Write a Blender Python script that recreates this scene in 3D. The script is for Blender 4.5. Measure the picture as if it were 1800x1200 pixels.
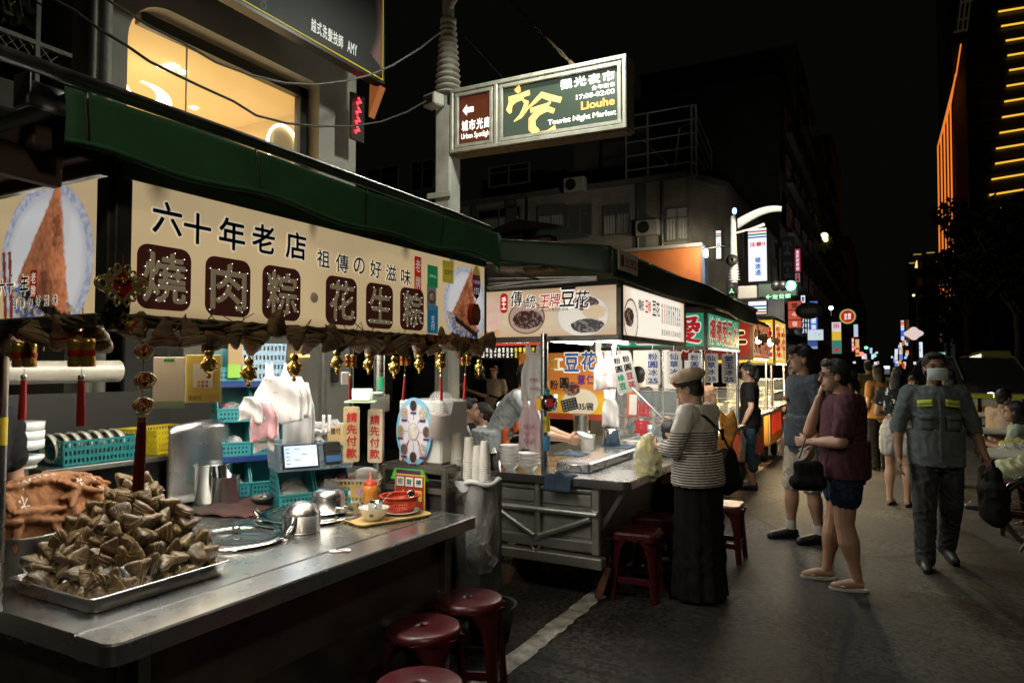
import bpy,bmesh,math,random
import numpy as np
from mathutils import Vector,Matrix,Euler
# ------ camera, night sky, exposure
SC=bpy.context.scene
for _o in list(bpy.data.objects):
 bpy.data.objects.remove(_o)
FOC,CX,CY,HC=1220.0,900.0,600.0,1.58
YAW,PITCH=math.radians(28.4),math.radians(2.16)
cam_d=bpy.data.cameras.new('camera')
cam_d.sensor_width=36.0
cam_d.lens=FOC/1800.0*36.0
cam_d.clip_start=0.05
cam_d.clip_end=2000.0
cam=bpy.data.objects.new('camera',cam_d)
SC.collection.objects.link(cam)
cam.location=(0,0,HC)
cam.rotation_euler=(math.pi/2+PITCH,0,YAW)
SC.camera=cam
W=bpy.data.worlds.new('World')
SC.world=W
W.use_nodes=True
W.node_tree.nodes['Background'].inputs['Color'].default_value=(0.0019,0.0019,0.0016,1)
W.node_tree.nodes['Background'].inputs['Strength'].default_value=1.0
SC.view_settings.view_transform='Standard'
SC.view_settings.look='None'
SC.view_settings.exposure=0.0
SC.view_settings.gamma=1.0
SC.view_settings.use_curve_mapping=False
try:
 SC.cycles.use_denoising=True
 SC.cycles.max_bounces=6
 SC.cycles.transparent_max_bounces=8
 SC.cycles.sample_clamp_indirect=4.0
 SC.cycles.use_light_tree=True
except Exception:
 pass
 # ------ helpers
rnd=random.Random(11)
pi=math.pi
V=Vector
_F=V((-math.sin(YAW)*math.cos(PITCH),math.cos(YAW)*math.cos(PITCH),math.sin(PITCH)))
_R=V((math.cos(YAW),math.sin(YAW),0))
_U=_R.cross(_F)
def P(px,py,X=None,Y=None,Z=None):
 """world point where the ray through photo pixel (1800 wide) meets the plane x=X, y=Y or z=Z"""
 d=_F+_R*((px-CX)/FOC)-_U*((py-CY)/FOC)
 if X is not None:
  k=X/d.x
 elif Y is not None:
  k=Y/d.y
 else:
  k=(Z-HC)/d.z
 return V((0,0,HC))+d*k
def S(r,g,b):
 f=lambda c:((c/255+0.055)/1.055)**2.4 if c>10.3 else c/255/12.92
 return(f(r),f(g),f(b))
_mats={}
def mat(name,col=(.5,.5,.5),rough=.5,metal=0.0,var=0.0,vs=6.0,bump=0.0,bs=60.0,emit=0.0,ecol=None,alpha=1.0,coat=0.0,stretch=None,spec=None,trans=0.0,rvar=0.0,ior=None,sheen=0.0,dark=None,vr=(.3,.7)):
 """principled material; noise varies the colour (var, vs), the gloss (rvar) and the relief (bump, bs)"""
 if name in _mats:
  return _mats[name]
 m=bpy.data.materials.new(name)
 m.use_nodes=True
 nt=m.node_tree
 b=nt.nodes['Principled BSDF']
 L=nt.links.new
 b.inputs['Base Color'].default_value=(*col,1)
 b.inputs['Roughness'].default_value=rough
 b.inputs['Metallic'].default_value=metal
 b.inputs['Alpha'].default_value=alpha
 b.inputs['Coat Weight'].default_value=coat
 b.inputs['Transmission Weight'].default_value=trans
 if sheen:
  b.inputs['Sheen Weight'].default_value=sheen
 if ior:
  b.inputs['IOR'].default_value=ior
 if spec is not None:
  b.inputs['Specular IOR Level'].default_value=spec
 if emit:
  b.inputs['Emission Color'].default_value=(*(ecol or col),1)
  b.inputs['Emission Strength'].default_value=emit
  if emit<3:
   m.cycles.emission_sampling='NONE' if emit<.3 else 'AUTO'
 if var or bump or rvar:
  tc=nt.nodes.new('ShaderNodeTexCoord')
  src=tc.outputs['Object']
  if stretch:
   mp=nt.nodes.new('ShaderNodeMapping')
   mp.inputs['Scale'].default_value=stretch
   L(src,mp.inputs['Vector'])
   src=mp.outputs['Vector']
  def noise(sc,det=4,w=0):
   n=nt.nodes.new('ShaderNodeTexNoise')
   n.inputs['Scale'].default_value=sc
   n.inputs['Detail'].default_value=det
   n.inputs['Roughness'].default_value=.62
   L(src,n.inputs['Vector'])
   return n.outputs['Fac']
  if var:
   f=noise(vs,5)
   mr=nt.nodes.new('ShaderNodeMapRange')
   mr.inputs['From Min'].default_value=vr[0]
   mr.inputs['From Max'].default_value=vr[1]
   L(f,mr.inputs['Value'])
   mx=nt.nodes.new('ShaderNodeMix')
   mx.data_type='RGBA'
   lo=dark or tuple(c*(1-var)for c in col)
   mx.inputs[6].default_value=(*lo,1)
   mx.inputs[7].default_value=(*tuple(min(1,c*(1+var*.5))for c in col),1)
   L(mr.outputs['Result'],mx.inputs[0])
   L(mx.outputs[2],b.inputs['Base Color'])
  if rvar:
   f=noise(vs*1.7 if vs else 8,4)
   mr=nt.nodes.new('ShaderNodeMapRange')
   mr.inputs['From Min'].default_value=.3
   mr.inputs['From Max'].default_value=.7
   mr.inputs['To Min'].default_value=max(0.02,rough-rvar)
   mr.inputs['To Max'].default_value=min(1,rough+rvar)
   L(f,mr.inputs['Value'])
   L(mr.outputs['Result'],b.inputs['Roughness'])
  if bump:
   f=noise(bs,3)
   bp=nt.nodes.new('ShaderNodeBump')
   bp.inputs['Strength'].default_value=bump
   bp.inputs['Distance'].default_value=.01
   L(f,bp.inputs['Height'])
   L(bp.outputs['Normal'],b.inputs['Normal'])
 _mats[name]=m
 return m
def print_mat(name,emit=0.0,rough=.4,base=1.0):
 """flat print whose colours are stored on the face corners of the panel (attribute Col)"""
 if name in _mats:
  return _mats[name]
 m=bpy.data.materials.new(name)
 m.use_nodes=True
 nt=m.node_tree
 b=nt.nodes['Principled BSDF']
 a=nt.nodes.new('ShaderNodeAttribute')
 a.attribute_name='Col'
 sc=nt.nodes.new('ShaderNodeVectorMath')
 sc.operation='SCALE'
 sc.inputs['Scale'].default_value=base
 nt.links.new(a.outputs['Color'],sc.inputs[0])
 nt.links.new(sc.outputs[0],b.inputs['Base Color'])
 b.inputs['Roughness'].default_value=rough
 if emit:
  nt.links.new(a.outputs['Color'],b.inputs['Emission Color'])
  b.inputs['Emission Strength'].default_value=emit
 _mats[name]=m
 return m
def glow(name,col,s):
 return mat(name,col,.5,emit=s,ecol=col)
def rotz(a):
 return Matrix.Rotation(a,3,'Z')
def frame(d,up=V((0,0,1))):
 """3x3 whose z column runs along d"""
 z=V(d).normalized()
 if abs(z.dot(up))>.98:
  up=V((0,1,0))if abs(z.y)<.9 else V((1,0,0))
 x=up.cross(z).normalized()
 y=z.cross(x)
 return Matrix((x,y,z)).transposed()
class MB:
 def __init__(self):
  self.v,self.f,self.s,self.m=[],[],[],[]
 def add(self,vs,fs,smooth=False,mi=0):
  o=len(self.v)
  self.v.extend([tuple(v)for v in vs])
  for q in fs:
   self.f.append([i+o for i in q])
   self.s.append(smooth)
   self.m.append(mi)
  return self
 def box(self,x0,x1,y0,y1,z0,z1,b=0.0,mi=0):
  return self.obox(((x0+x1)/2,(y0+y1)/2,(z0+z1)/2),(x1-x0,y1-y0,z1-z0),None,b,mi)
 def obox(self,c,s,R=None,b=0.0,mi=0):
  c=V(c)
  h=[abs(k)/2 for k in s]
  b=min(b,min(h)*.8)
  vs,idx=[],{}
  sg=[(i,j,k)for i in(-1,1)for j in(-1,1)for k in(-1,1)]
  fs=[]
  if b<=0:
   for q in sg:
    vs.append(V([q[a]*h[a]for a in range(3)]))
   fs=[(0,1,3,2),(4,6,7,5),(0,4,5,1),(2,3,7,6),(0,2,6,4),(1,5,7,3)]
  else:
   for q in sg:
    for a in range(3):
     p=[q[t]*(h[t]-(0 if t==a else b))for t in range(3)]
     idx[(q,a)]=len(vs)
     vs.append(V(p))
   for a in range(3):
    o1,o2=(a+1)%3,(a+2)%3
    for sgn in(-1,1):
     ring=[]
     for s1,s2 in((-1,-1),(1,-1),(1,1),(-1,1)):
      q=[0,0,0]
      q[a],q[o1],q[o2]=sgn,s1,s2
      ring.append(idx[(tuple(q),a)])
     fs.append(ring if sgn>0 else ring[::-1])
     for s1 in(-1,1):
      q1,q2=[0,0,0],[0,0,0]
      q1[a]=q2[a]=sgn
      q1[o1]=q2[o1]=s1
      q1[o2],q2[o2]=-1,1
      q1,q2=tuple(q1),tuple(q2)
      st=[idx[(q1,a)],idx[(q1,o1)],idx[(q2,o1)],idx[(q2,a)]]
      fs.append(st if sgn*s1>0 else st[::-1])
   for q in sg:
    t=[idx[(q,0)],idx[(q,1)],idx[(q,2)]]
    fs.append(t if q[0]*q[1]*q[2]>0 else t[::-1])
  if R is not None:
   vs=[R@v for v in vs]
  return self.add([c+v for v in vs],fs,False,mi)
 def bar(self,p,q,w,h=None,b=0.0,mi=0,up=V((0,0,1))):
  p,q=V(p),V(q)
  return self.obox((p+q)/2,(w,h or w,(q-p).length),frame(q-p,up),b,mi)
 def tube(self,pts,r,n=8,closed=False,mi=0,cap=True,smooth=True):
  pts=[V(p)for p in pts]
  k=len(pts)
  rs=r if isinstance(r,(list,tuple))else[r]*k
  vs,fs=[],[]
  prev=None
  for i,p in enumerate(pts):
   if closed:
    d=pts[(i+1)%k]-pts[i-1]
   else:
    d=pts[min(i+1,k-1)]-pts[max(i-1,0)]
   if d.length<1e-9:
    d=V((0,0,1))
   if prev is None:
    R=frame(d)
    prev=R.col[0].copy()
   z=d.normalized()
   x=(prev-z*prev.dot(z))
   x=x.normalized()if x.length>1e-6 else frame(d).col[0].copy()
   y=z.cross(x)
   prev=x
   for j in range(n):
    a=2*pi*j/n
    vs.append(p+(x*math.cos(a)+y*math.sin(a))*rs[i])
  for i in range(k if closed else k-1):
   i2=(i+1)%k
   for j in range(n):
    j2=(j+1)%n
    fs.append((i*n+j,i*n+j2,i2*n+j2,i2*n+j))
  self.add(vs,fs,smooth,mi)
  if cap and not closed:
   self.add(vs[:n],[tuple(range(n))[::-1]],False,mi)
   self.add(vs[-n:],[tuple(range(n))],False,mi)
  return self
 def lathe(self,prof,c=(0,0,0),n=24,R=None,mi=0,smooth=True,sx=1.0,sy=1.0):
  c=V(c)
  vs,fs=[],[]
  for(r,z)in prof:
   for j in range(n):
    a=2*pi*j/n
    p=V((r*math.cos(a)*sx,r*math.sin(a)*sy,z))
    vs.append(c+(R@p if R is not None else p))
  for i in range(len(prof)-1):
   for j in range(n):
    j2=(j+1)%n
    fs.append((i*n+j,i*n+j2,(i+1)*n+j2,(i+1)*n+j))
  return self.add(vs,fs,smooth,mi)
 def prism(self,poly,o,u,v,w,mi=0):
  """polygon (2D, in axes u,v at o) extruded along w (vector with length)"""
  o,u,v,w=V(o),V(u),V(v),V(w)
  n=len(poly)
  a=[o+u*x+v*y for x,y in poly]
  vs=a+[p+w for p in a]
  fs=[tuple(range(n))[::-1],tuple(range(n,2*n))]
  fs+=[(i,(i+1)%n,n+(i+1)%n,n+i)for i in range(n)]
  if u.cross(v).dot(w)<0:
   fs=[f[::-1]for f in fs]
  return self.add(vs,fs,False,mi)
 def ell(self,c,r,n=16,m=10,R=None,mi=0):
  c=V(c)
  r=r if isinstance(r,(tuple,list))else(r,r,r)
  vs,fs=[],[]
  for i in range(m+1):
   t=pi*i/m
   for j in range(n):
    a=2*pi*j/n
    p=V((r[0]*math.sin(t)*math.cos(a),r[1]*math.sin(t)*math.sin(a),-r[2]*math.cos(t)))
    vs.append(c+(R@p if R is not None else p))
  for i in range(m):
   for j in range(n):
    j2=(j+1)%n
    fs.append((i*n+j,i*n+j2,(i+1)*n+j2,(i+1)*n+j))
  return self.add(vs,fs,True,mi)
 def loft(self,rings,n=16,mi=0,cap=True,smooth=True):
  """rings: list of lists of n points"""
  vs=[p for r in rings for p in r]
  n=len(rings[0])
  fs=[]
  for i in range(len(rings)-1):
   for j in range(n):
    j2=(j+1)%n
    fs.append((i*n+j,i*n+j2,(i+1)*n+j2,(i+1)*n+j))
  self.add(vs,fs,smooth,mi)
  if cap:
   self.add(rings[0],[tuple(range(n))[::-1]],smooth,mi)
   self.add(rings[-1],[tuple(range(n))],smooth,mi)
  return self
 def sheet(self,fn,nu,nv,mi=0,thick=0.0,smooth=True):
  """surface fn(u,v) u,v in 0..1; with thick, a second skin offset along the normal"""
  g=[[V(fn(i/nu,j/nv))for j in range(nv+1)]for i in range(nu+1)]
  vs=[p for r in g for p in r]
  w=nv+1
  fs=[(i*w+j,(i+1)*w+j,(i+1)*w+j+1,i*w+j+1)for i in range(nu)for j in range(nv)]
  if thick:
   nn=[]
   for i in range(nu+1):
    for j in range(nv+1):
     du=g[min(i+1,nu)][j]-g[max(i-1,0)][j]
     dv=g[i][min(j+1,nv)]-g[i][max(j-1,0)]
     c=du.cross(dv)
     nn.append(c.normalized()if c.length>1e-12 else V((0,0,1)))
   k=len(vs)
   vs=vs+[p-q*thick for p,q in zip(vs,nn)]
   fs=fs+[tuple(i+k for i in f[::-1])for f in fs]
   edge=[(i,0)for i in range(nu)]+[(nu,j)for j in range(nv)]+[(i,nv)for i in range(nu,0,-1)]+[(0,j)for j in range(nv,0,-1)]
   ids=[a*w+b for a,b in edge]
   for a,b in zip(ids,ids[1:]+ids[:1]):
    fs.append((a,a+k,b+k,b))
  return self.add(vs,fs,smooth,mi)
 def mesh(self,name,mats,org=V((0,0,0))):
  me=bpy.data.meshes.new(name)
  a=np.array(self.v,dtype=float).reshape(-1,3)-np.array(org)[None,:]
  me.from_pydata(a.tolist(),[],self.f)
  me.polygons.foreach_set('use_smooth',self.s)
  me.polygons.foreach_set('material_index',self.m)
  for m in(mats if isinstance(mats,(list,tuple))else[mats]):
   me.materials.append(m)
  me.update()
  return me
 def build(self,name,mats,parent=None,origin=None):
  if parent is not None:
   org=wloc(parent)
  elif origin is not None:
   org=V(origin)
  else:
   a=np.array(self.v)
   lo,hi=a.min(0),a.max(0)
   org=V(((lo[0]+hi[0])/2,(lo[1]+hi[1])/2,lo[2]))
  o=bpy.data.objects.new(name,self.mesh(name,mats,org))
  SC.collection.objects.link(o)
  if parent is not None:
   o.parent=parent
  else:
   o.location=org
  return o
def wloc(o):
 p=V((0,0,0))
 while o is not None:
  p+=o.location
  o=o.parent
 return p
def tag(o,label=None,cat=None,group=None,kind=None):
 if label:
  o['label']=label
 if cat:
  o['category']=cat
 if group:
  o['group']=group
 if kind:
  o['kind']=kind
 return o
def thing(name,label,cat,loc=(0,0,0),group=None):
 o=bpy.data.objects.new(name,None)
 o.empty_display_size=.1
 SC.collection.objects.link(o)
 o.location=loc
 return tag(o,label,cat,group)
_kids={}
def dup(o,loc=None,rz=None,label=None,group=None,parent=None,rot=None,scale=None):
 c=o.copy()
 SC.collection.objects.link(c)
 if parent is not None:
  c.parent=parent
 for ch in o.children:
  dup(ch,parent=c)
 if loc is not None:
  c.location=loc
 if rz is not None:
  c.rotation_euler=(0,0,rz)
 if rot is not None:
  c.rotation_euler=rot
 if scale is not None:
  c.scale=scale if isinstance(scale,(tuple,list))else(scale,)*3
 if label:
  c['label']=label
 if group:
  c['group']=group
 return c
 # ---- lettering: the built-in font's outlines as thin solid letters
_glyph={}
def glyph(ch,off=0.0,res=3):
 """outline of a string; off > 0 thickens it with shifted copies, each a hair higher than the last"""
 k=(ch,off,res)
 if k not in _glyph:
  if off:
   v0,f0,bd=glyph(ch,0.0,res)[:3]
   vs,fs,lay=[],[],[]
   n=8 if off>.016 else 4
   for i in range(n+1):
    d=np.array((math.cos(2*pi*i/n),math.sin(2*pi*i/n)))*off*(i<n)
    fs+=[tuple(q+len(v0)*i for q in f)for f in f0]
    vs.append(v0+d)
    lay+=[i]*len(v0)
   _glyph[k]=(np.concatenate(vs),fs,bd,lay)
   return _glyph[k]
  c=bpy.data.curves.new('g','FONT')
  c.body=ch
  c.resolution_u=res
  o=bpy.data.objects.new('g',c)
  m=o.to_mesh()
  vs=np.array([v.co[:2]for v in m.vertices]).reshape(-1,2)
  fs=[tuple(p.vertices)for p in m.polygons]
  cnt={}
  for f in fs:
   for a,b in zip(f,f[1:]+f[:1]):
    e=(min(a,b),max(a,b))
    cnt[e]=cnt.get(e,0)+1
  bd=[e for e,n_ in cnt.items()if n_==1]
  o.to_mesh_clear()
  bpy.data.objects.remove(o)
  bpy.data.curves.remove(c)
  _glyph[k]=(vs,fs,bd,[0]*len(vs))
 return _glyph[k]
def put_text(mb,txt,c,u,v,w,h,off=0.0,lift=.0015,mi=0,res=3,slant=0.0,ref=None):
 """fit the string into a w x h box centred at c in the plane (u right, v up)"""
 vs,fs,_,lay=glyph(txt,off,res)
 if not len(vs):
  return mb
 rv=glyph(txt,ref,res)[0]if ref is not None else vs
 lo,hi=rv.min(0),rv.max(0)
 sx=w/max(1e-6,hi[0]-lo[0])
 sy=h/max(1e-6,hi[1]-lo[1])
 u,v,c=V(u),V(v),V(c)
 n=u.cross(v).normalized()
 m0=(lo+hi)/2
 pts=[]
 for(x,y),l_ in zip(vs,lay):
  a,b=(x-m0[0])*sx,(y-m0[1])*sy
  pts.append(c+u*(a+slant*b)+v*b+n*(lift+l_*4e-5))
 return mb.add(pts,fs,False,mi)
def lettering(txt,c,u,v,w,h,m,parent,off=0.0,lift=.0015,vertical=False,gap=.12,res=3,slant=0.0,name='lettering'):
 mb=MB()
 put_line(mb,txt,c,u,v,w,h,off,lift,vertical,gap,res,slant)
 return mb.build(name,m,parent)
def put_line(mb,txt,c,u,v,w,h,off=0.0,lift=.0015,vertical=False,gap=.12,res=3,slant=0.0,mi=0,ref=None):
 c,u,v=V(c),V(u),V(v)
 if vertical:
  n=len(txt)
  ch=h/n
  for i,t in enumerate(txt):
   if t.strip():
    put_text(mb,t,c+v*(h/2-ch*(i+.5)),u,v,w,ch*(1-gap),off,lift,mi,res,slant,ref)
 elif all(ord(t)>0x2000 or t==' ' for t in txt)and len(txt)>1:
  n=len(txt)
  cw=w/n
  for i,t in enumerate(txt):
   if t.strip():
    put_text(mb,t,c+u*(-w/2+cw*(i+.5)),u,v,cw*(1-gap),h,off,lift,mi,res,slant,ref)
 else:
  put_text(mb,txt,c,u,v,w,h,off,lift,mi,res,slant,ref)
 return mb
def vnoise(x,y,seed=0):
 r=np.random.RandomState(seed)
 T=r.rand(64,64)
 xi,yi=np.floor(x).astype(int),np.floor(y).astype(int)
 fx,fy=x-xi,y-yi
 fx,fy=fx*fx*(3-2*fx),fy*fy*(3-2*fy)
 g=lambda a,b:T[a%64,b%64]
 return(g(xi,yi)*(1-fx)*(1-fy)+g(xi+1,yi)*fx*(1-fy)+g(xi,yi+1)*(1-fx)*fy+g(xi+1,yi+1)*fx*fy)
def fbm(x,y,seed=0,o=4):
 s,a=0,.5
 for i in range(o):
  s=s+a*vnoise(x*2**i,y*2**i,seed+i)
  a/=2
 return s
def mixc(c,k,col):
 k=np.clip(k,0,1)[...,None]
 return c*(1-k)+np.array(col)*k
def print_panel(name,c,u,v,w,h,nu,nv,fn,m,parent=None,thick=.004):
 """flat printed sheet centred at c; fn(x, y) in metres from the centre -> linear rgb array"""
 c,u,v=V(c),V(u),V(v)
 n=u.cross(v).normalized()
 xs=(np.arange(nu+1)/nu-.5)*w
 ys=(np.arange(nv+1)/nv-.5)*h
 gx,gy=np.meshgrid(xs,ys,indexing='ij')
 col=np.clip(fn(gx,gy),0,1).reshape(-1,3)
 A,U_,V_=np.array(c),np.array(u),np.array(v)
 co=A+gx.reshape(-1,1)*U_+gy.reshape(-1,1)*V_
 i=np.arange(nu)[:,None]*(nv+1)+np.arange(nv)[None,:]
 i=i.reshape(-1)
 f=np.stack([i,i+nv+1,i+nv+2,i+1],1)
 k=len(co)
 e=[0,nu*(nv+1),nu*(nv+1)+nv,nv]
 back=co[e]-np.array(n)*thick
 co=np.concatenate([co,back])
 col=np.concatenate([col,col[e]])
 faces=f.tolist()+[[k+3,k+2,k+1,k],[e[0],k,k+1,e[1]],[e[1],k+1,k+2,e[2]],[e[2],k+2,k+3,e[3]],[e[3],k+3,k,e[0]]]
 org=np.array(wloc(parent))if parent is not None else np.array(c-v*(h/2))
 me=bpy.data.meshes.new(name)
 me.from_pydata((co-org).tolist(),[],faces)
 at=me.color_attributes.new('Col','FLOAT_COLOR','POINT')
 at.data.foreach_set('color',np.concatenate([col,np.ones((len(col),1))],1).reshape(-1))
 me.materials.append(m)
 o=bpy.data.objects.new(name,me)
 SC.collection.objects.link(o)
 if parent is not None:
  o.parent=parent
 else:
  o.location=org
 return o
def light(name,loc,power,size=.3,col=(1,1,1),rot=(0,0,0),shape='RECTANGLE',sy=None,typ='AREA',parent=None,blend=.4,spot=2.2):
 l=bpy.data.lights.new(name,typ)
 l.energy=power
 l.color=col
 if typ=='AREA':
  l.shape=shape
  l.size=size
  l.size_y=sy or size
 else:
  l.shadow_soft_size=size
 if typ=='SPOT':
  l.spot_size=spot
  l.spot_blend=blend
 o=bpy.data.objects.new(name,l)
 SC.collection.objects.link(o)
 o.location=loc
 o.rotation_euler=rot
 if parent is not None:
  o.parent=parent
  o.location=V(loc)-wloc(parent)
 return o
def remesh(mb,vox,sm,name,m,parent,wr=0.0,wk=9.0):
 """fuse the overlapping solids of mb into one skin; wr adds cloth folds"""
 me=mb.mesh('tmp',m,wloc(parent))
 o=bpy.data.objects.new('tmp',me)
 SC.collection.objects.link(o)
 a=o.modifiers.new('r','REMESH')
 a.mode='VOXEL'
 a.voxel_size=vox
 a.use_smooth_shade=True
 b=o.modifiers.new('s','SMOOTH')
 b.factor=.5
 b.iterations=sm
 dg=bpy.context.evaluated_depsgraph_get()
 out=bpy.data.meshes.new_from_object(o.evaluated_get(dg),depsgraph=dg)
 bpy.data.objects.remove(o)
 bpy.data.meshes.remove(me)
 if wr:
  n=len(out.vertices)
  co,no=np.empty(n*3),np.empty(n*3)
  out.vertices.foreach_get('co',co)
  out.vertices.foreach_get('normal',no)
  co,no=co.reshape(-1,3),no.reshape(-1,3)
  x,y,z=co.T
  k=wk
  w=np.sin(k*(z*1.6+x*1.3)+2.2*np.sin(k*.6*(y-z)+1))+.7*np.sin(k*1.9*(z*.5-y*1.2+x)+2*np.sin(k*.8*z))+.5*np.sin(k*3.1*(x+y)+3*np.sin(k*z*.7))
  co+=no*(np.abs(w)[:,None]*-wr+wr)
  out.vertices.foreach_set('co',co.reshape(-1))
  out.update()
 o=bpy.data.objects.new(name,out)
 if not out.materials:
  out.materials.append(m)
 SC.collection.objects.link(o)
 o.parent=parent
 return o
def round_rect(x0,x1,y0,y1,rs,k=6):
 """corner radii rs in the order (x1y0, x1y1, x0y1, x0y0)"""
 pts=[]
 for(cx,cy,a0),r in zip(((x1,y0,-90),(x1,y1,0),(x0,y1,90),(x0,y0,180)),rs):
  ox=cx-r if cx==x1 else cx+r
  oy=cy+r if cy==y0 else cy-r
  if r<1e-4:
   pts.append((cx,cy))
   continue
  for i in range(k+1):
   a=math.radians(a0+90*i/k)
   pts.append((ox+r*math.cos(a),oy+r*math.sin(a)))
 return pts
NY=Matrix(((1,0,0),(0,0,-1),(0,1,0)))
X1,Y1,Z1=V((1,0,0)),V((0,1,0)),V((0,0,1))
# ---- shared materials
steel=mat('brushed_steel',(.72,.73,.73),.27,1.0,var=.10,vs=1.6,rvar=.05,bump=.02,bs=30)
steel_dull=mat('dull_steel',(.36,.36,.335),.38,1.0,var=.22,vs=3,rvar=.08,bump=.05,bs=40)
steel_pol=mat('polished_steel',(.62,.62,.60),.14,1.0,rvar=.06,vs=6)
alu=mat('aluminium',(.42,.42,.40),.38,1.0,var=.3,vs=8,rvar=.1)
dark_iron=mat('dark_iron',(.05,.045,.04),.5,.6,var=.4,vs=10)
black_pl=mat('black_plastic',(.012,.012,.013),.4)
rubber=mat('rubber',(.015,.015,.014),.85,bump=.3,bs=120)
white_pl=mat('white_plastic',(.72,.72,.69),.4,var=.08,vs=8)
paper_w=mat('white_paper',(.74,.73,.70),.7,var=.06,vs=12)
gold=mat('gold_plastic',(.75,.50,.12),.25,.8,var=.25,vs=60,bump=.15,bs=120)
gold_pale=mat('pale_gold',(.66,.52,.25),.30,.6,var=.2,vs=50)
red_m=mat('red_enamel',(.30,.012,.012),.4)
red_silk=mat('red_silk_threads',(.36,.012,.01),.6,bump=.6,bs=400,stretch=(1,1,.03))
maroon=mat('maroon_plastic',(.062,.006,.009),.34,var=.2,vs=5,rvar=.08)
ink=mat('black_ink',(.012,.012,.012),.5)
tube_w=glow('fluorescent_white',(1.0,.95,.85),27.0)
# ------ ground
asphalt=mat('asphalt',(.036,.0335,.029),.72,var=.55,vs=1.1,bump=.9,bs=140,spec=.35)
def _asphalt_detail():
 nt=asphalt.node_tree
 b=nt.nodes['Principled BSDF']
 L=nt.links.new
 tc=nt.nodes.new('ShaderNodeTexCoord')
 old=b.inputs['Base Color'].links[0].from_socket
 n=nt.nodes.new('ShaderNodeTexVoronoi')
 n.inputs['Scale'].default_value=42
 L(tc.outputs['Object'],n.inputs['Vector'])
 r=nt.nodes.new('ShaderNodeMapRange')
 r.inputs['From Min'].default_value=.0
 r.inputs['From Max'].default_value=.9
 r.inputs['To Min'].default_value=.2
 r.inputs['To Max'].default_value=1.9
 sep=nt.nodes.new('ShaderNodeSeparateColor')
 L(n.outputs['Color'],sep.inputs['Color'])
 L(sep.outputs[0],r.inputs['Value'])
 mx=nt.nodes.new('ShaderNodeMix')
 mx.data_type='RGBA'
 mx.blend_type='MULTIPLY'
 mx.inputs[0].default_value=1
 L(old,mx.inputs[6])
 cmb=nt.nodes.new('ShaderNodeCombineColor')
 for i in range(3):
  L(r.outputs['Result'],cmb.inputs[i])
 L(cmb.outputs['Color'],mx.inputs[7])
 # sparse pale specks (trodden gum, grit)
 v2=nt.nodes.new('ShaderNodeTexVoronoi')
 v2 .inputs['Scale'].default_value=5
 L(tc.outputs['Object'],v2 .inputs['Vector'])
 r2=nt.nodes.new('ShaderNodeMapRange')
 r2 .inputs['From Min'].default_value=.05
 r2 .inputs['From Max'].default_value=.10
 r2 .inputs['To Min'].default_value=.55
 r2 .inputs['To Max'].default_value=0
 L(v2 .outputs['Distance'],r2 .inputs['Value'])
 m2=nt.nodes.new('ShaderNodeMix')
 m2 .data_type='RGBA'
 L(r2 .outputs['Result'],m2 .inputs[0])
 L(mx.outputs[2],m2 .inputs[6])
 m2 .inputs[7].default_value=(.13,.125,.11,1)
 # hairline cracks and big worn patches
 v3=nt.nodes.new('ShaderNodeTexVoronoi')
 v3 .feature='DISTANCE_TO_EDGE'
 v3 .inputs['Scale'].default_value=.42
 nz_=nt.nodes.new('ShaderNodeTexNoise')
 nz_.inputs['Scale'].default_value=2.2
 nz_.inputs['Detail'].default_value=6
 ad=nt.nodes.new('ShaderNodeVectorMath')
 L(tc.outputs['Object'],ad.inputs[0])
 L(nz_.outputs['Color'],ad.inputs[1])
 L(ad.outputs[0],v3 .inputs['Vector'])
 r3=nt.nodes.new('ShaderNodeMapRange')
 r3 .inputs['From Max'].default_value=.014
 r3 .inputs['To Min'].default_value=.12
 L(v3 .outputs['Distance'],r3 .inputs['Value'])
 n4=nt.nodes.new('ShaderNodeTexNoise')
 n4 .inputs['Scale'].default_value=.55
 L(tc.outputs['Object'],n4 .inputs['Vector'])
 r4=nt.nodes.new('ShaderNodeMapRange')
 r4 .inputs['From Min'].default_value=.42
 r4 .inputs['From Max'].default_value=.58
 r4 .inputs['To Min'].default_value=.52
 r4 .inputs['To Max'].default_value=1.25
 L(n4 .outputs['Fac'],r4 .inputs['Value'])
 mu=nt.nodes.new('ShaderNodeMath')
 mu.operation='MULTIPLY'
 L(r3 .outputs['Result'],mu.inputs[0])
 L(r4 .outputs['Result'],mu.inputs[1])
 sv=nt.nodes.new('ShaderNodeVectorMath')
 sv.operation='SCALE'
 L(m2 .outputs[2],sv.inputs[0])
 L(mu.outputs[0],sv.inputs['Scale'])
 L(sv.outputs[0],b.inputs['Base Color'])
 r5=nt.nodes.new('ShaderNodeMapRange')
 r5 .inputs['To Min'].default_value=.50
 r5 .inputs['To Max'].default_value=.82
 L(n4 .outputs['Fac'],r5 .inputs['Value'])
 L(r5 .outputs['Result'],b.inputs['Roughness'])
_asphalt_detail()
mb=MB()
mb.add([(-600,-60,0),(600,-60,0),(600,1200,0),(-600,1200,0)],[(0,1,2,3)])
tag(mb.build('road',asphalt,origin=(0,0,0)),kind='structure')
paint=mat('worn_road_paint',(.64,.63,.57),.7,var=.55,vs=9,bump=.5,bs=150,dark=(.16,.155,.14))
def strip_line(name,x0,x1,y0,y1,z=.004,seed=3):
 r=random.Random(seed)
 n=int((y1-y0)/.05)
 L_,R_=[],[]
 for i in range(n+1):
  y=y0+(y1-y0)*i/n
  L_.append((x0+r.uniform(-.008,.008),y,z))
  R_.append((x1+r.uniform(-.008,.008),y,z))
 m=MB()
 m.add(L_+R_,[(i,n+1+i,n+2+i,i+1)for i in range(n)])
 return tag(m.build(name,paint),kind='structure')
strip_line('road_marking',-1.87,-1.745,2.2,12.6)
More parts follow.
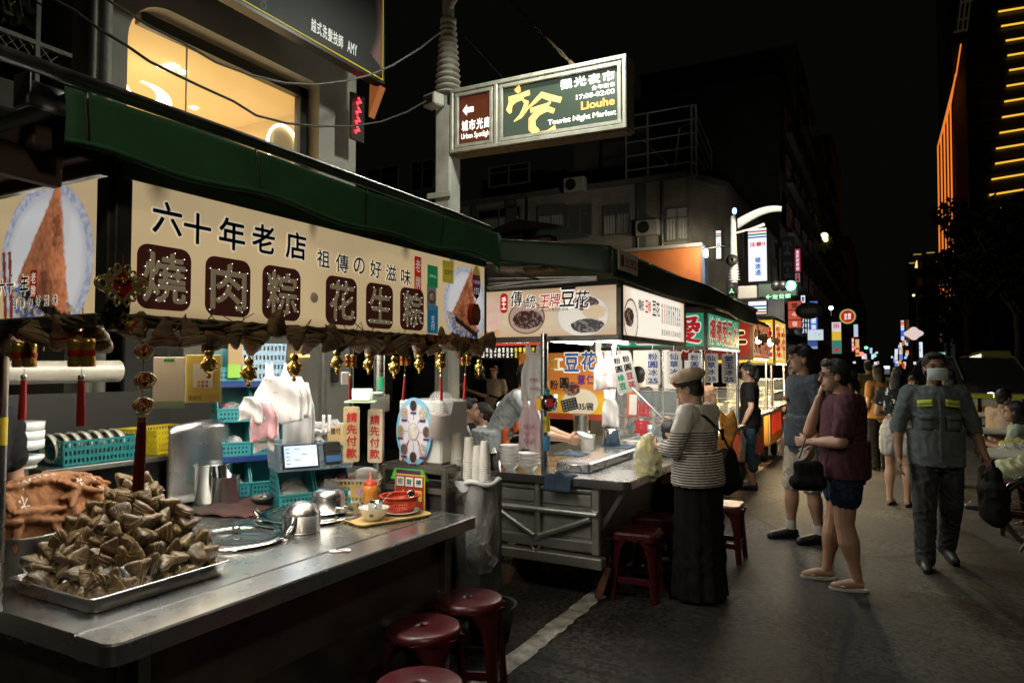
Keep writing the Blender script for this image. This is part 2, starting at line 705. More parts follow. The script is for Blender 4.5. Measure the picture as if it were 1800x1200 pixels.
strip_line('road_marking',2.9,3.03,2.0,70,seed=5)
mb=MB().box(-5.6,-4.75,-2,120,0,.13,.01)
tag(mb.build('pavement',mat('paving_concrete',(.20,.19,.175),.8,var=.3,vs=5,bump=.4,bs=60)),kind='structure')
# ------ salon building with the lit window
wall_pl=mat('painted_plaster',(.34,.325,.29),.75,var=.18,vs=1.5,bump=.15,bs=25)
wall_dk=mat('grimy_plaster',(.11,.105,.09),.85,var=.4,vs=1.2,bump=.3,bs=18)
dk_frame=mat('dark_window_frame',(.02,.019,.017),.4)
glass=mat('clear_glass',(.9,.95,.93),.03,alpha=.07)
FX=-6.2
wyl,wyr=P(220,300,X=FX).y,P(560,300,X=FX).y
wzt,wzb=P(565,151,X=FX).z,3.15
by0,by1=P(190,300,X=FX).y,P(625,300,X=FX).y
salon=thing('salon_building','pale plastered building with a big rounded upper window glowing yellow','building',(FX-2,(by0+by1)/2,0))
def rrect(y0,y1,z0,z1,r,k=8):
 pts=[]
 for cy,cz,a0 in((y1-r,z1-r,0),(y0+r,z1-r,90),(y0+r,z0+r,180),(y1-r,z0+r,270)):
  for i in range(k+1):
   a=math.radians(a0+90*i/k)
   pts.append((cy+r*math.cos(a),cz+r*math.sin(a)))
 return pts
def wall_with_hole(m,x,y0,y1,z0,z1,hole,depth,mi=0):
 """front skin at x (facing +X) round a hole given as (y,z) loop, with reveals of the given depth"""
 cy=sum(p[0]for p in hole)/len(hole)
 cz=sum(p[1]for p in hole)/len(hole)
 out=[]
 for(y,z)in hole:
  dy,dz=y-cy,z-cz
  k=min((y1-cy)/dy if dy>1e-6 else 1e9,(y0-cy)/dy if dy<-1e-6 else 1e9,(z1-cz)/dz if dz>1e-6 else 1e9,(z0-cz)/dz if dz<-1e-6 else 1e9)
  out.append((cy+dy*k,cz+dz*k))
 m.loft([[V((x-depth,y,z))for y,z in hole],[V((x,y,z))for y,z in hole],[V((x,y,z))for y,z in out]],cap=False,smooth=False,mi=mi)
 return m
hole=round_rect(wyl,wyr,wzb,wzt,(.02,.03,.45,.45),8)
mb=MB()
wall_with_hole(mb,FX,by0,by1,.3,7.4,hole,.24)
mb.box(FX-5.5,FX-.002,by0,by0+.02,0,7.4)
mb.box(FX-5.5,FX-.002,by1-.02,by1,0,7.4)
mb.box(FX-5.5,FX,by0,by1,7.4,7.6)
mb.box(FX-.02,FX+.05,by0,by1,2.8,2.95,.01)
mb.box(FX-.25,FX-.03,by0+.021,by1-.021,0,.3)
mb.build('wall',wall_pl,salon)
mb=MB()
mb.bar((FX-.24,wyl+.25,wzt-.09),(FX-.24,wyr,wzt-.09),.10,.12)
mb.bar((FX-.24,wyr-.07,wzb),(FX-.24,wyr-.07,wzt-.03),.10,.12)
wf=mb.build('window',dk_frame,salon)
MB().box(FX-.235,FX-.228,wyl,wyr-.12,wzb,wzt-.14).build('pane',glass,wf)
ym=P(352,200,X=FX).y
MB().box(FX-.24,FX-.223,ym-.004,ym+.004,wzb,wzt-.15).build('mullion',mat('glass_joint',(.25,.2,.1),.4),wf)
room_w=mat('warm_plaster',(.74,.60,.36),.8)
mb=MB()
mb.box(FX-5.2,FX-.33,by0+.03,by1-.03,wzt+.02,wzt+.06)
mb.box(FX-5.24,FX-5.2,by0+.03,by1-.03,3.0,wzt+.02)
mb.box(FX-5.2,FX-.33,by0+.03,by0+.07,3.0,wzt+.02)
mb.box(FX-5.2,FX-.33,by1-.07,by1-.03,3.0,wzt+.02)
mb.box(FX-5.2,FX-.33,by0+.03,by1-.03,2.96,3.0)
mb.build('interior',room_w,salon)
a,b_=P(275,42,Z=wzt+.02),P(445,120,Z=wzt+.02)
MB().bar((a.x,a.y,wzt+.012),(b_.x,b_.y,wzt+.012),.10,.012).build('ceiling_slot',mat('slot_grey',(.30,.25,.17),.7),salon)
lampw=glow('warm_lamp',(1.0,.86,.55),6.0)
lampw2=glow('warm_lamp_soft',(1.0,.86,.58),2.6)
for px,py in((320,126),(341,189)):
 q=P(px,py,Z=wzt+.02)
 MB().lathe([(0,.0),(.045,0),(.05,.02)],(q.x,q.y,wzt+.0),14).build('downlight',lampw,salon)
q=P(262,172,X=FX-1.3)
mb=MB()
cr=[]
for i in range(15):
 t=math.radians(-135+270*i/14-40)
 cr.append((.26*math.cos(t),.15*math.sin(t)))
inn=[]
for i in range(15):
 t=math.radians(-135+270*i/14-40)
 inn.append((.20*math.cos(t)-.10,.10*math.sin(t)+.045))
mb.prism(cr+inn[::-1],q,Y1,Z1,X1*.05)
mb.build('crescent_lamp',lampw,salon)
q=P(499,262,X=FX-.55)
mb=MB().tube([(q.x,q.y+.27*math.cos(2*pi*i/36),q.z+.30*math.sin(2*pi*i/36))for i in range(36)],.018,8,True)
mb.build('ring_lamp',glow('ring_glow',(1.0,.88,.62),4.0),salon)
MB().lathe([(0,0),(.27,0),(.29,.01)],(q.x-.03,q.y+.02,q.z),30,Matrix(((0,0,1),(1,0,0),(0,1,0)))).build('mirror',mat('mirror_backing',(.75,.62,.38),.25),salon)
light('salon_light',(FX-2.6,(by0+by1)/2,wzt-.05),40,3.5,(1,.83,.50),(0,0,0),sy=2.4,parent=salon)
light('salon_light',(FX-2.4,(by0+by1)/2,3.05),60,3.8,(1,.83,.50),(pi,0,0),sy=2.8,parent=salon)
# ------ old apartment house on the left
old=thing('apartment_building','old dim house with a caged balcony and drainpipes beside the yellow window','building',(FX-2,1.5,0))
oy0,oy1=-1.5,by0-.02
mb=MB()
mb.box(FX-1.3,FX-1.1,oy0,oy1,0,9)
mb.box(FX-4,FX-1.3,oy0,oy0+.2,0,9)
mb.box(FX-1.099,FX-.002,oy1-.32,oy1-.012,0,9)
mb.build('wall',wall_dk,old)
mb=MB()
zb=P(100,168,X=FX).z
mb.box(FX-1.098,FX+.02,oy0,oy1-.33,zb-.25,zb,.02)
mb.build('balcony',wall_dk,old)
mb=MB()
mb.box(FX-1.098,FX+.02,oy0,oy1-.33,zb+2.6,zb+2.8,.02)
mb.build('balcony',wall_dk,old)
fr=mat('grey_painted_bar',(.20,.195,.165),.55,var=.3,vs=12)
mb=MB()
zt1=P(80,83,X=FX).z
zl1=P(80,128,X=FX).z
for z in(zt1,zl1,zt1+1.0,zt1+1.45):
 mb.bar((FX,oy0,z),(FX,oy1-.33,z),.05,.035)
rail_ys=[P(px,100,X=FX).y for px in(-60,64,156)]
for y in rail_ys:
 mb.bar((FX,y,zb),(FX,y,zt1+1.45),.045,.035)
rl=mb.build('balcony_railing',fr,old)
mb=MB()
for zz0,zz1 in((zl1,zt1),(zt1+1.0,zt1+1.45)):
 for k in range(-8,44):
  y=rail_ys[0]+k*.085
  for s in(-1,1):
   h=zz1-zz0
   ya,yb=(y,y+h*.9)if s>0 else(y+h*.9,y)
   za,zb2=zz0,zz1
   # clip to the railing's length
   lim=oy1-.35
   if max(ya,yb)>lim or min(ya,yb)<oy0:
    continue
   mb.bar((FX-.01*s,ya,za),(FX-.01*s,yb,zb2),.007,.007)
tag(mb.build('mesh_infill',fr,rl),kind='stuff')
for k,(px,w)in enumerate(((163,.05),(171,.04),(183,.10))):
 y=P(px,100,X=FX+.08).y
 mb=MB().tube([(FX+.08,y,.1),(FX+.08,y,8)],w/1.6,10)
 for z in(2.6,3.9,5.2,6.4):
  mb.box(FX-.02,FX+.13,y-w*.75,y+w*.75,z,z+.03)
 mb.build('drainpipe',mat('old_pvc',(.30,.30,.26),.55,var=.3,vs=6),old)
mb=MB()
for i in range(3):
 y=rail_ys[0]+.2+i*.75
 if y+.6<oy1-.4:
  mb.box(FX-1.1,FX-1.05,y,y+.6,zb+.6,zb+2.2,.01)
mb.build('window',dk_frame,old)
# corner mounted bracket for an air conditioner, top left of the window
mb=MB()
y0=P(165,20,X=FX+.4).y
for dz in(0,.35):
 mb.bar((FX,y0,6.0+dz),(FX+.45,y0,6.0+dz),.03)
 mb.bar((FX,y0+.6,6.0+dz),(FX+.45,y0+.6,6.0+dz),.03)
 mb.bar((FX+.45,y0-.02,6.0+dz),(FX+.45,y0+.62,6.0+dz),.03)
tag(mb.build('wall_bracket',mat('rusty_iron',(.09,.045,.03),.7,var=.4,vs=20)),'rusty empty iron bracket fixed to the house wall above the drainpipes','bracket')
# leafy twig at the upper left
leaf_m=mat('twig_leaf',(.055,.085,.022),.5,var=.4,vs=20)
tw=thing('tree_branch','thin leafy tree branch hanging into the upper left corner','branch',P(20,-40,X=-3.2))
mb=MB()
r=random.Random(5)
tips=[]
for px0,py0,px1,py1 in((-20,-60,22,26),(10,-60,40,30),(40,-60,52,12),(-20,-20,10,20)):
 a,b_=P(px0,py0,X=-3.25),P(px1,py1,X=-3.1)
 mb.tube([a,(a+b_)/2+V((.02,0,.03)),b_],[.008,.006,.003],5)
 for t in range(9):
  tips.append(a.lerp(b_,.25+.75*t/8))
mb.build('twig',mat('bark',(.06,.045,.03),.9),tw)
for p in tips:
 d=V((r.uniform(-1,1),r.uniform(-1,1),r.uniform(-.8,.3))).normalized()
 Rm=frame(d)
 mb=MB().sheet(lambda u,v:p+Rm@V(((v-.5)*.035*math.sin(pi*u)**.8,.006*math.cos(3*u),u*.075)),4,2)
 mb.build('leaf',leaf_m,tw)
 # ------ billboard over the window
BX=-5.55
br=P(672,143,X=BX)
bl=P(330,-60,X=BX)
bb=thing('billboard','large black salon billboard with white AMY lettering above the lit window','billboard',(BX-.1,(bl.y+br.y)/2,br.z))
bw,bh=br.y-bl.y,2.2
bsl=0.0
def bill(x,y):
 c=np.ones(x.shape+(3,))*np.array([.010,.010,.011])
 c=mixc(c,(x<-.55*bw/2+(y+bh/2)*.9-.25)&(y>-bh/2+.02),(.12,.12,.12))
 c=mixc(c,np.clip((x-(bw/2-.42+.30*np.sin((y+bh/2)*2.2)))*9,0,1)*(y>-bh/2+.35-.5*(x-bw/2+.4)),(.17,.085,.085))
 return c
pn=print_panel('panel',(BX,(bl.y+br.y)/2,br.z+bh/2),Y1,Z1,bw,bh,110,90,bill,print_mat('vinyl_print',.12,.6),bb)
mb=MB()
mb.bar((BX-.06,bl.y,br.z-.02),(BX-.06,br.y,br.z-.02),.14,.035)
mb.bar((BX-.06,br.y+.02,br.z-.03),(BX-.06,br.y+.02,br.z+bh),.035,.14,up=X1)
mb.build('frame',dk_frame,bb)
mb=MB().bar((BX+.012,bl.y,br.z+.012),(BX+.012,br.y,br.z+.012),.006,.012)
mb.bar((BX+.012,br.y-.008,br.z),(BX+.012,br.y-.008,br.z+bh),.012,.006)
mb.build('edge_strip',glow('yellow_edge',(.55,.42,.02),.5),bb)
ta,tb=P(547,42,X=BX),P(629,84,X=BX)
lettering('越式洗髮技師',((BX+.001),ta.y+(tb.y-ta.y)*.33,ta.z+(tb.z-ta.z)*.33-.02),Y1,Z1,(tb.y-ta.y)*.68,.155,glow('lit_white_print',(.62,.62,.6),.55),bb,.02)
lettering('AMY',((BX+.001),tb.y-(tb.y-ta.y)*.13,ta.z+(tb.z-ta.z)*.33-.02),Y1,Z1,(tb.y-ta.y)*.22,.14,_mats['lit_white_print'],bb,.01)
lettering('8',((BX+.001),P(463,4,X=BX).y,P(463,4,X=BX).z),Y1,Z1,.09,.16,ink,bb,.0)
# neon and orange-lit support under the billboard
nz=thing('neon_sign','small red neon sign on the wall corner under the billboard','neon sign',P(629,240,X=-5.9))
a,b_=P(630,172,X=-5.9),P(626,238,X=-5.9)
mb=MB()
for i in range(4):
 t0,t1=i/4,(i+.8)/4
 p0,p1=a.lerp(b_,t0),a.lerp(b_,t1)
 mb.tube([p0,p0+V((0,.05,-.05)),p1+V((0,-.02,.03)),p1],.014,6)
mb.build('neon_tube',glow('neon_red',(1.0,.03,.05),3.5),nz)
mb=MB().box(a.x-.06,a.x-.02,a.y-.10,a.y+.14,b_.z-.05,a.z+.05)
mb.build('backing',dk_frame,nz)
ob=thing('orange_lit_support','billboard back support with painted orange glow tucked beneath its edge','sign',P(650,220,Y=by1+.25))
a,b_,c_=P(650,148,Y=by1+.3),P(668,150,Y=by1+.3),P(648,205,Y=by1+.3)
MB().prism([(0,0),((b_-a).x,(b_-a).z),((c_-a).x,(c_-a).z)],a,X1,Z1,Y1*.12).build('case',mat('painted_orange_glow',(.30,.10,.03),.6,emit=.22,ecol=(.9,.25,.05)),ob)  # orange light on the support is painted in as colour and emission
# ------ building builder
win_dark=mat('dark_glazing',(.008,.008,.008),.12)
win_frame_m=mat('old_aluminium_frame',(.22,.215,.20),.5,.5)
curtain_m=mat('pale_curtain',(.36,.36,.32),.8,var=.15,vs=4)
def window(bld,c,u,w,h,pane_m,curtain=False,name='window',fm=None):
 """framed window in the plane of u and Z; u x Z points out of the wall"""
 u=V(u)
 n=u.cross(Z1)
 c=V(c)
 m=MB()
 for s in(-1,1):
  m.bar(c+u*s*w/2-Z1*h/2,c+u*s*w/2+Z1*h/2,.06,.10,up=n)
  m.bar(c+Z1*s*h/2-u*w/2,c+Z1*s*h/2+u*w/2,.06,.10,up=n)
 m.bar(c-Z1*h/2,c+Z1*h/2,.05,.06,up=n)
 m.bar(c+Z1*h*.2-u*w/2,c+Z1*h*.2+u*w/2,.04,.06,up=n)
 f=m.build(name,fm or win_frame_m,bld)
 R=Matrix((u,n,Z1)).transposed()
 MB().obox(c-n*.02,(w,.012,h),R).build('pane',pane_m,f)
 if curtain:
  m=MB()
  k=max(4,int(w/.11))
  for i in range(k):
   m.obox(c+u*(-w/2+w*(i+.5)/k)+n*.0,(w/k*.72,.02,h*.62),R,0)
  cu=m.build('curtain',curtain_m,f)
  cu.location+=-Z1*h*.15
 return f
def block(name,label,x0,x1,y0,y1,h,m,group=None):
 b=thing(name,label,'building',((x0+x1)/2,(y0+y1)/2,0),group)
 k=MB().box(x0,x1,y0,y1,0,h)
 k.box(x0-.08,x1+.08,y0-.08,y1+.08,h,h+.3)
 k.build('wall',m,b)
 return b
 # corner building with the chamfered corner
tile_wall=mat('old_wall_tiles',(.27,.245,.20),.6,var=.3,vs=1.5)
def _tile(mm):
 nt=mm.node_tree
 b=nt.nodes['Principled BSDF']
 tc=nt.nodes.new('ShaderNodeTexCoord')
 br_=nt.nodes.new('ShaderNodeTexBrick')
 br_.offset=0
 br_.inputs['Scale'].default_value=1
 br_.inputs['Brick Width'].default_value=.30
 br_.inputs['Row Height'].default_value=.16
 br_.inputs['Mortar Size'].default_value=.014
 mp=nt.nodes.new('ShaderNodeMapping')
 mp.inputs['Rotation'].default_value=(pi/2,0,0)
 nt.links.new(tc.outputs['Object'],mp.inputs['Vector'])
 nt.links.new(mp.outputs['Vector'],br_.inputs['Vector'])
 bp=nt.nodes.new('ShaderNodeBump')
 bp.invert=True
 bp.inputs['Distance'].default_value=.02
 nt.links.new(br_.outputs['Fac'],bp.inputs['Height'])
 nt.links.new(bp.outputs['Normal'],b.inputs['Normal'])
_tile(tile_wall)
CYF=26.0
cx0=P(640,400,Y=CYF).x
cx1=P(1205,400,Y=CYF).x
c2=P(1275,400,Y=28.2)
corner=thing('corner_building','old tiled corner building with curtained windows behind the big orange sign','building',(-8,28,0))
zpar=P(1205,312,Y=CYF).z
poly=[(cx0,CYF),(cx1,CYF),(c2 .x,c2 .y),(c2 .x,46),(cx0,46)]
mb=MB().prism(poly,V((0,0,2.9)),X1,Y1,Z1*(zpar-2.9))
mb.build('wall',tile_wall,corner)
mb=MB()
poly2=[(cx0,CYF-.12),(cx1+.05,CYF-.12),(c2 .x+.12,c2 .y),(c2 .x+.12,46),(cx0,46)]
mb.prism(poly2,V((0,0,zpar)),X1,Y1,Z1*.22)
mb.build('cornice',wall_dk,corner)
for x in(cx0+1,cx0+5,cx0+9,cx1-.4):
 MB().box(x-.3,x+.3,CYF+.05,CYF+.65,0,2.899).build('pillar',wall_dk,corner)
MB().box(cx0,cx1,CYF+4,CYF+4.2,0,2.898).build('shopfront',wall_dk,corner)
pane_lit=mat('faintly_lit_pane',(.05,.05,.04),.2,emit=.035,ecol=(.9,.85,.6))
pane_dim=mat('dim_pane',(.03,.03,.028),.2,emit=.006,ecol=(.8,.8,.7))
for(pa,pb,ya,yb,pm,cu)in((1172,1209,363,424,pane_lit,True),(1062,1106,358,414,pane_dim,True),(947,993,358,416,pane_dim,True),(998,1040,358,416,pane_dim,False),(722,762,280,336,win_dark,False),(640,700,290,350,win_dark,False),(840,915,362,420,win_dark,True),(860,930,285,330,win_dark,False),(700,758,385,420,win_dark,False)):
 p,q=P(pa,yb,Y=CYF-.04),P(pb,ya,Y=CYF-.04)
 window(corner,((p.x+q.x)/2,CYF-.04,(p.z+q.z)/2),X1,q.x-p.x,q.z-p.z,pm,cu)
for y in(31,34.5,38,41.5):
 window(corner,(c2 .x+.04,y,7.0),Y1,1.6,1.5,win_dark,True)
for px,py in((1138,400),(935,430),(1010,325),(790,300)):
 q=P(px,py,Y=CYF-.3)
 ac=MB().box(q.x-.45,q.x+.45,CYF-.45,CYF-.06,q.z-.3,q.z+.3,.04).build('air_conditioner',wall_pl,corner)
 MB().lathe([(0,.002),(.22,.002),(.24,0)],(q.x-.12,CYF-.452,q.z),16,NY).build('fan_grille',dark_iron,ac)
for px in(930,1122,1165):
 x=P(px,330,Y=CYF).x
 MB().tube([(x,CYF-.10,3),(x,CYF-.10,zpar)],.05,6).build('drainpipe',alu,corner)
 # roof railing
mb=MB()
xr0,xr1=P(1100,200,Y=CYF).x,P(1218,200,Y=CYF).x
xr2=P(1250,240,Y=32)
zt=[P(1210,yy,Y=CYF).z for yy in(186,210,234,259,285,310)]
for z in zt:
 mb.tube([(xr0,CYF,z),(xr1,CYF,z),(xr2 .x,32,z)],.035,6)
for x in(xr0,P(1138,200,Y=CYF).x,P(1215,200,Y=CYF).x,P(1223,200,Y=CYF).x):
 mb.tube([(x,CYF,zpar),(x,CYF,zt[0])],.05,6)
mb.tube([(xr2 .x,32,zpar),(xr2 .x,32,zt[0])],.05,6)
mb.tube([P(1182,330,Y=CYF+1),P(1194,225,Y=CYF+1),P(1212,218,Y=CYF+1)],.05,6)
mb.tube([P(1118,235,Y=CYF+1),P(1185,300,Y=CYF+1)],.05,6)
mb.build('roof_railing',mat('galvanised_pipe',(.26,.27,.25),.5,.4,var=.2,vs=5),corner)
mb=MB().box(-12.5,-9.0,29,33,zpar+.23,zpar+3.4,.03)
mb.box(-18,-13.5,30,36,zpar+.23,zpar+2.4,.03)
mb.box(-8.6,-7.0,31,34,zpar+.23,zpar+2.0,.03)
mb.build('roof_hut',wall_dk,corner)
mb=MB()
for px,w in((900,.5),(1130,.25),(835,.22)):
 x=P(px,330,Y=CYF).x
 MB().box(x-w/2,x+w/2,CYF-.09,CYF-.005,2.9,zpar-.02).build('pilaster',wall_dk,corner)
 # orange signboard on the corner building
osn=thing('signboard','blank orange signboard on the corner building lit at its right end','sign',P(1150,490,Y=25.2))
a,b_=P(1058,420,Y=25.2),P(1233,495,Y=25.2)
org_m=mat('orange_sign_sheet',(.42,.13,.035),.55,var=.15,vs=1.5)
MB().box(a.x,b_.x,25.2,25.6,3.75,P(1233,433,Y=25.2).z,.02).build('panel',org_m,osn)
zz=P(1233,433,Y=25.2).z
MB().box(a.x-.05,b_.x+.05,25.1,25.75,zz+.003,zz+.14,.02).build('cap_rail',wall_pl,osn)
MB().box(b_.x+.003,b_.x+.14,25.14,25.7,3.7,zz,.01).build('edge_trim',mat('blue_trim',(.08,.13,.22),.5),osn)
fl=thing('floodlight','small black floodlight on a bracket at the top of the orange signboard','floodlight',P(1068,478,Y=24.4))
q=P(1068,478,Y=24.4)
MB().obox(q,(.55,.14,.45),Euler((.5,0,.3)).to_matrix(),.03).build('housing',black_pl,fl)
MB().tube([q+V((0,.05,.1)),q+V((0,.9,.35))],.03,6).build('arm',dark_iron,fl)
wlt=thing('wall_lamp','white wall lamp on a short arm at the orange sign end','lamp',P(1243,435,Y=24.9))
q=P(1250,434,Y=24.8)
MB().tube([q+V((-.35,.3,0)),q+V((.9,.1,.05))],.03,6).build('arm',alu,wlt)
MB().obox(P(1241,445,Y=24.8),(.13,.13,.30),None,.02).build('lamp_shade',glow('lamp_white_soft',(1,.95,.82),3.0),wlt)
light('sign_flood',P(1238,425,Y=24.2),270,.25,(1,.86,.62),(math.radians(58),0,math.radians(35)),typ='SPOT',parent=wlt,spot=2.4,blend=.8)
# ------ buildings down the left side of the street
row=[(46.5,56,20,(.085,.085,.085)),(56.2,66,26,(.10,.09,.075)),(66.2,80,17,(.07,.07,.07)),(80.3,96,26,(.08,.075,.07)),(96.3,118,31,(.06,.06,.06)),(118.3,150,22,(.07,.065,.06)),(150.3,190,27,(.05,.05,.05)),(190.3,260,20,(.05,.05,.05))]
names=['dark tall block next to the corner building','taller dark block with balconies, second past the corner building','low dark block behind the round red sign','dark block with a lit roof garden lamp','tall far block past the roof lamp','far low block with many shop signs','farthest tall block on the left of the street','last low block at the street end on the left']
for(y0,y1,h,tone),lb in zip(row,names):
 m=mat('facade_'+str(int(y0)),tone,.8,var=.3,vs=.8,bump=.2,bs=6)
 b=block('shop_building',lb,-18,-5.7+rnd.uniform(-.4,.2),y0,y1,h,m,'buildings down the left side of the street')
 fx=b.children[0].data
 x=-5.6
 n=0
 step=(y1-y0)/max(2,int((y1-y0)/4))
 z=5.0
 while z<h-1.6 and n<26:
  yy=y0+step/2
  while yy<y1:
   mm=win_dark
   window(b,(x+.06,yy,z),Y1,step*.55,1.5,mm)
   n+=1
   yy+=step
  MB().box(-5.5,-5.1,y0+.3,y1-.3,z-1.3,z-1.0,.02).build('balcony_ledge',m,b)
  z+=3.2
  # right hand side: far low block, tower
tower_m=mat('dark_curtain_wall',(.030,.028,.022),.35,var=.2,vs=.2)
TY=150.0
tx0=P(1675,400,Y=TY).x
tower=thing('office_tower','dark office tower outlined by orange light strips and yellow floor lights','building',(tx0+18,TY+15,0))
mb=MB().box(tx0,tx0+42,TY+1.0,TY+30,0,90)
mb.build('wall',tower_m,tower)
mb=MB()
for k in range(22):
 mb.box(tx0-.2,tx0+42,TY+.72,TY+.99,6+k*3.35,6.5+k*3.35)
tag(mb.build('floor_edge',mat('tower_fins',(.05,.045,.035),.5),tower),kind='stuff')
pcol=P(1693,300,Y=TY-.5)
MB().box(pcol.x-1.4,pcol.x+.9,TY-.6,TY+.7,0,66,.2).build('corner_column',mat('tower_column',(.075,.065,.05),.6),tower)
og=glow('orange_strip',S(226,122,46),1.1)
for i,(x0,yb_,yt_)in enumerate(((1654,600,258),(1659.5,590,240),(1665,575,222),(1670.5,550,205),(1676,520,185))):
 dx=[(0,0),(.25,-.35),(.5,-.75),(.8,-2),(1,-4)]
 pts=[]
 for t in(0,.3,.6,.85,1.0):
  pts.append(P(x0-5.5*t,yb_+(yt_-yb_)*t,Y=TY-3+i*.4))
 ex,ey=x0-5.5,yt_
 for t in(.35,.7,1.0):
  tx_,ty_=1681-i*.3+0,130
  pts.append(P(ex+(tx_-ex)*t,ey+(ty_-ey)*t,Y=TY-3+i*.4))
 MB().tube(pts,.14,5).build('light_strip',og,tower)
MB().tube([P(1681,130,Y=TY-2),P(1689,78,Y=TY-2)],.13,5).build('light_strip',og,tower)
yg=glow('yellow_strip',S(255,196,66),1.0)
for k,(xs,y)in enumerate(((1755,21),(1760,46.5),(1768,72),(1771,98),(1774,124),(1769.5,151.5),(1765.5,179),(1761.5,206.5),(1757,234),(1751,261.5),(1749.5,288),(1743,315.5),(1739,343),(1735.5,370),(1731,397))):
 a=P(xs,y,Y=TY+.3)
 x1=1850 if k<12 else(1799,1795,1793)[k-12]
 b_=P(x1,y-(x1-xs)*.165,Y=TY+.3)
 MB().bar(a,b_,.15,.3).build('light_strip',yg,tower)
mb=MB()
for s in(0,1):
 for i in range(3):
  a,b_=P(1683+8*i,55,Y=TY-4+s*2),P(1692+8*i,-20,Y=TY-4+s*2)
  mb.tube([a,b_],.16,5)
for y in(57,36,5):
 mb.tube([P(1676+(57-y)*.28,y,Y=TY-4),P(1700+(57-y)*.2,y-5,Y=TY-4)],.22,5)
mb.build('steel_crown',mat('crown_steel',(.16,.14,.09),.6,.3,emit=.012,ecol=(.9,.75,.4)),tower)
b=block('shop_building','far low dark block on the right of the street left of the tower',P(1602,500,Y=210).x,P(1650,500,Y=210).x+4,210,240,P(1630,445,Y=210).z,mat('facade_far',(.05,.045,.04),.8),None)
yl=P(1628,446,Y=209.5)
for dx,dz in((-2,0),(1,.2),(-3,-2.2),(2,-2.2)):
 MB().bar(yl+V((dx-.9,0,dz)),yl+V((dx+.9,0,dz)),.25).build('roof_light',mat('dim_amber',(.6,.4,.05),.5,emit=.35,ecol=(1,.62,.12)),b)
for k in range(6):
 for j in range(3):
  window(b,(P(1612,500,Y=209.9).x+2.5*j+.5,209.9,6+4.5*k),X1,1.6,2.2,win_dark)
  # ------ dark trees on the right
leafd=mat('night_foliage',(.010,.015,.006),.8,var=.5,vs=1.5)
bark_m=mat('tree_bark',(.07,.055,.04),.9,var=.3,vs=6,bump=.5,bs=20)
def tree(label,base,h,cr,seed,n=1500):
 r_=random.Random(seed)
 t=thing('street_tree',label,'tree',base,'dark trees right of the street')
 m=MB()
 b=V(base)
 m.tube([b,b+V((.1,0,h*.25)),b+V((.0,.2,h*.5))],[.28,.2,.14],8)
 for k in range(5):
  a=k*1.3
  m.tube([b+V((0,.1,h*.38)),b+V((math.cos(a)*cr*.4,math.sin(a)*cr*.4,h*.6)),b+V((math.cos(a)*cr*.75,math.sin(a)*cr*.7,h*.78))],[.12,.08,.03],6)
 m.build('trunk',bark_m,t)
 lobes=[(b+V((math.cos(k*2.4)*cr*r_.uniform(.1,.62),math.sin(k*2.4)*cr*.6,h*r_.uniform(.42,.92))),cr*r_.uniform(.25,.45))for k in range(12)]
 vs,fs=[],[]
 for i in range(n):
  c,rr=lobes[i%12]
  d=V((r_.gauss(0,1),r_.gauss(0,1),r_.gauss(0,1))).normalized()
  p=c+d*rr*r_.uniform(.55,1.1)
  R_=Euler((r_.uniform(-1,1),r_.uniform(-1,1),r_.uniform(0,6))).to_matrix()
  s=r_.uniform(.22,.42)
  k=len(vs)
  vs+=[p+R_@V(q)for q in((-s,0,0),(0,-s*.5,.03),(s,0,0),(0,s*.5,.03))]
  fs.append((k,k+1,k+2,k+3))
 mm=MB()
 mm.add(vs,fs)
 mm.build('crown',leafd,t)
tree('big dark tree in front of the tower foot',(P(1700,700,Y=64).x,64,0),14.5,4.2,1,2600)
tree('dark tree at the right picture edge under the yellow floor lights',(P(1790,700,Y=50).x,50,0),12.5,4.0,2,2600)
tree('dark tree between the tower and the small far tree',(P(1745,700,Y=80).x,80,0),17,4.5,3,2200)
tree('smaller far dark tree beside the orange light strips',(P(1668,700,Y=96).x,96,0),12.5,4.5,4,1600)
# ------ pole with the market sign
PYY=8.0
PX_=P(787,300,Y=PYY).x
pole_m=mat('grey_pole_paint',(.46,.45,.41),.5,var=.35,vs=3,bump=.15,bs=20)
pole=thing('sign_pole','tall pale grey pole ringed with fins that carries the night market sign','pole',(PX_,PYY,.13))
z1=P(787,190,X=PX_).z
mb=MB().box(PX_-.135,PX_+.135,PYY-.135,PYY+.135,.13,z1,.03)
mb.box(PX_-.22,PX_+.22,PYY-.22,PYY+.22,.13,.5,.02)
mb.build('column',pole_m,pole)
zt=P(792,40,X=PX_).z
MB().tube([(PX_,PYY,z1),(PX_,PYY,zt),(PX_,PYY,9.5)],[.105,.082,.07],14).build('shaft',pole_m,pole)
for i in range(12):
 t=i/11
 zc=P(0+787,165-117*t,X=PX_).z
 rr=.185-.07*t
 MB().lathe([(.08,-.03),(rr,-.022),(rr+.008,-.010),(rr,0),(.085,.05)],(PX_,PYY,zc),20).build('fin',mat('pale_fin',(.52,.49,.43),.5,var=.2,vs=8),pole)
zc=P(787,38,X=PX_).z
MB().lathe([(.08,-.04),(.115,-.03),(.115,.03),(.08,.04)],(PX_,PYY,zc),16).build('collar',pole_m,pole)
zc=P(780,345,X=PX_).z
MB().box(PX_-.24,PX_+.15,PYY-.16,PYY-.137,zc-.03,zc+.05,.005).build('strap',pole_m,pole)
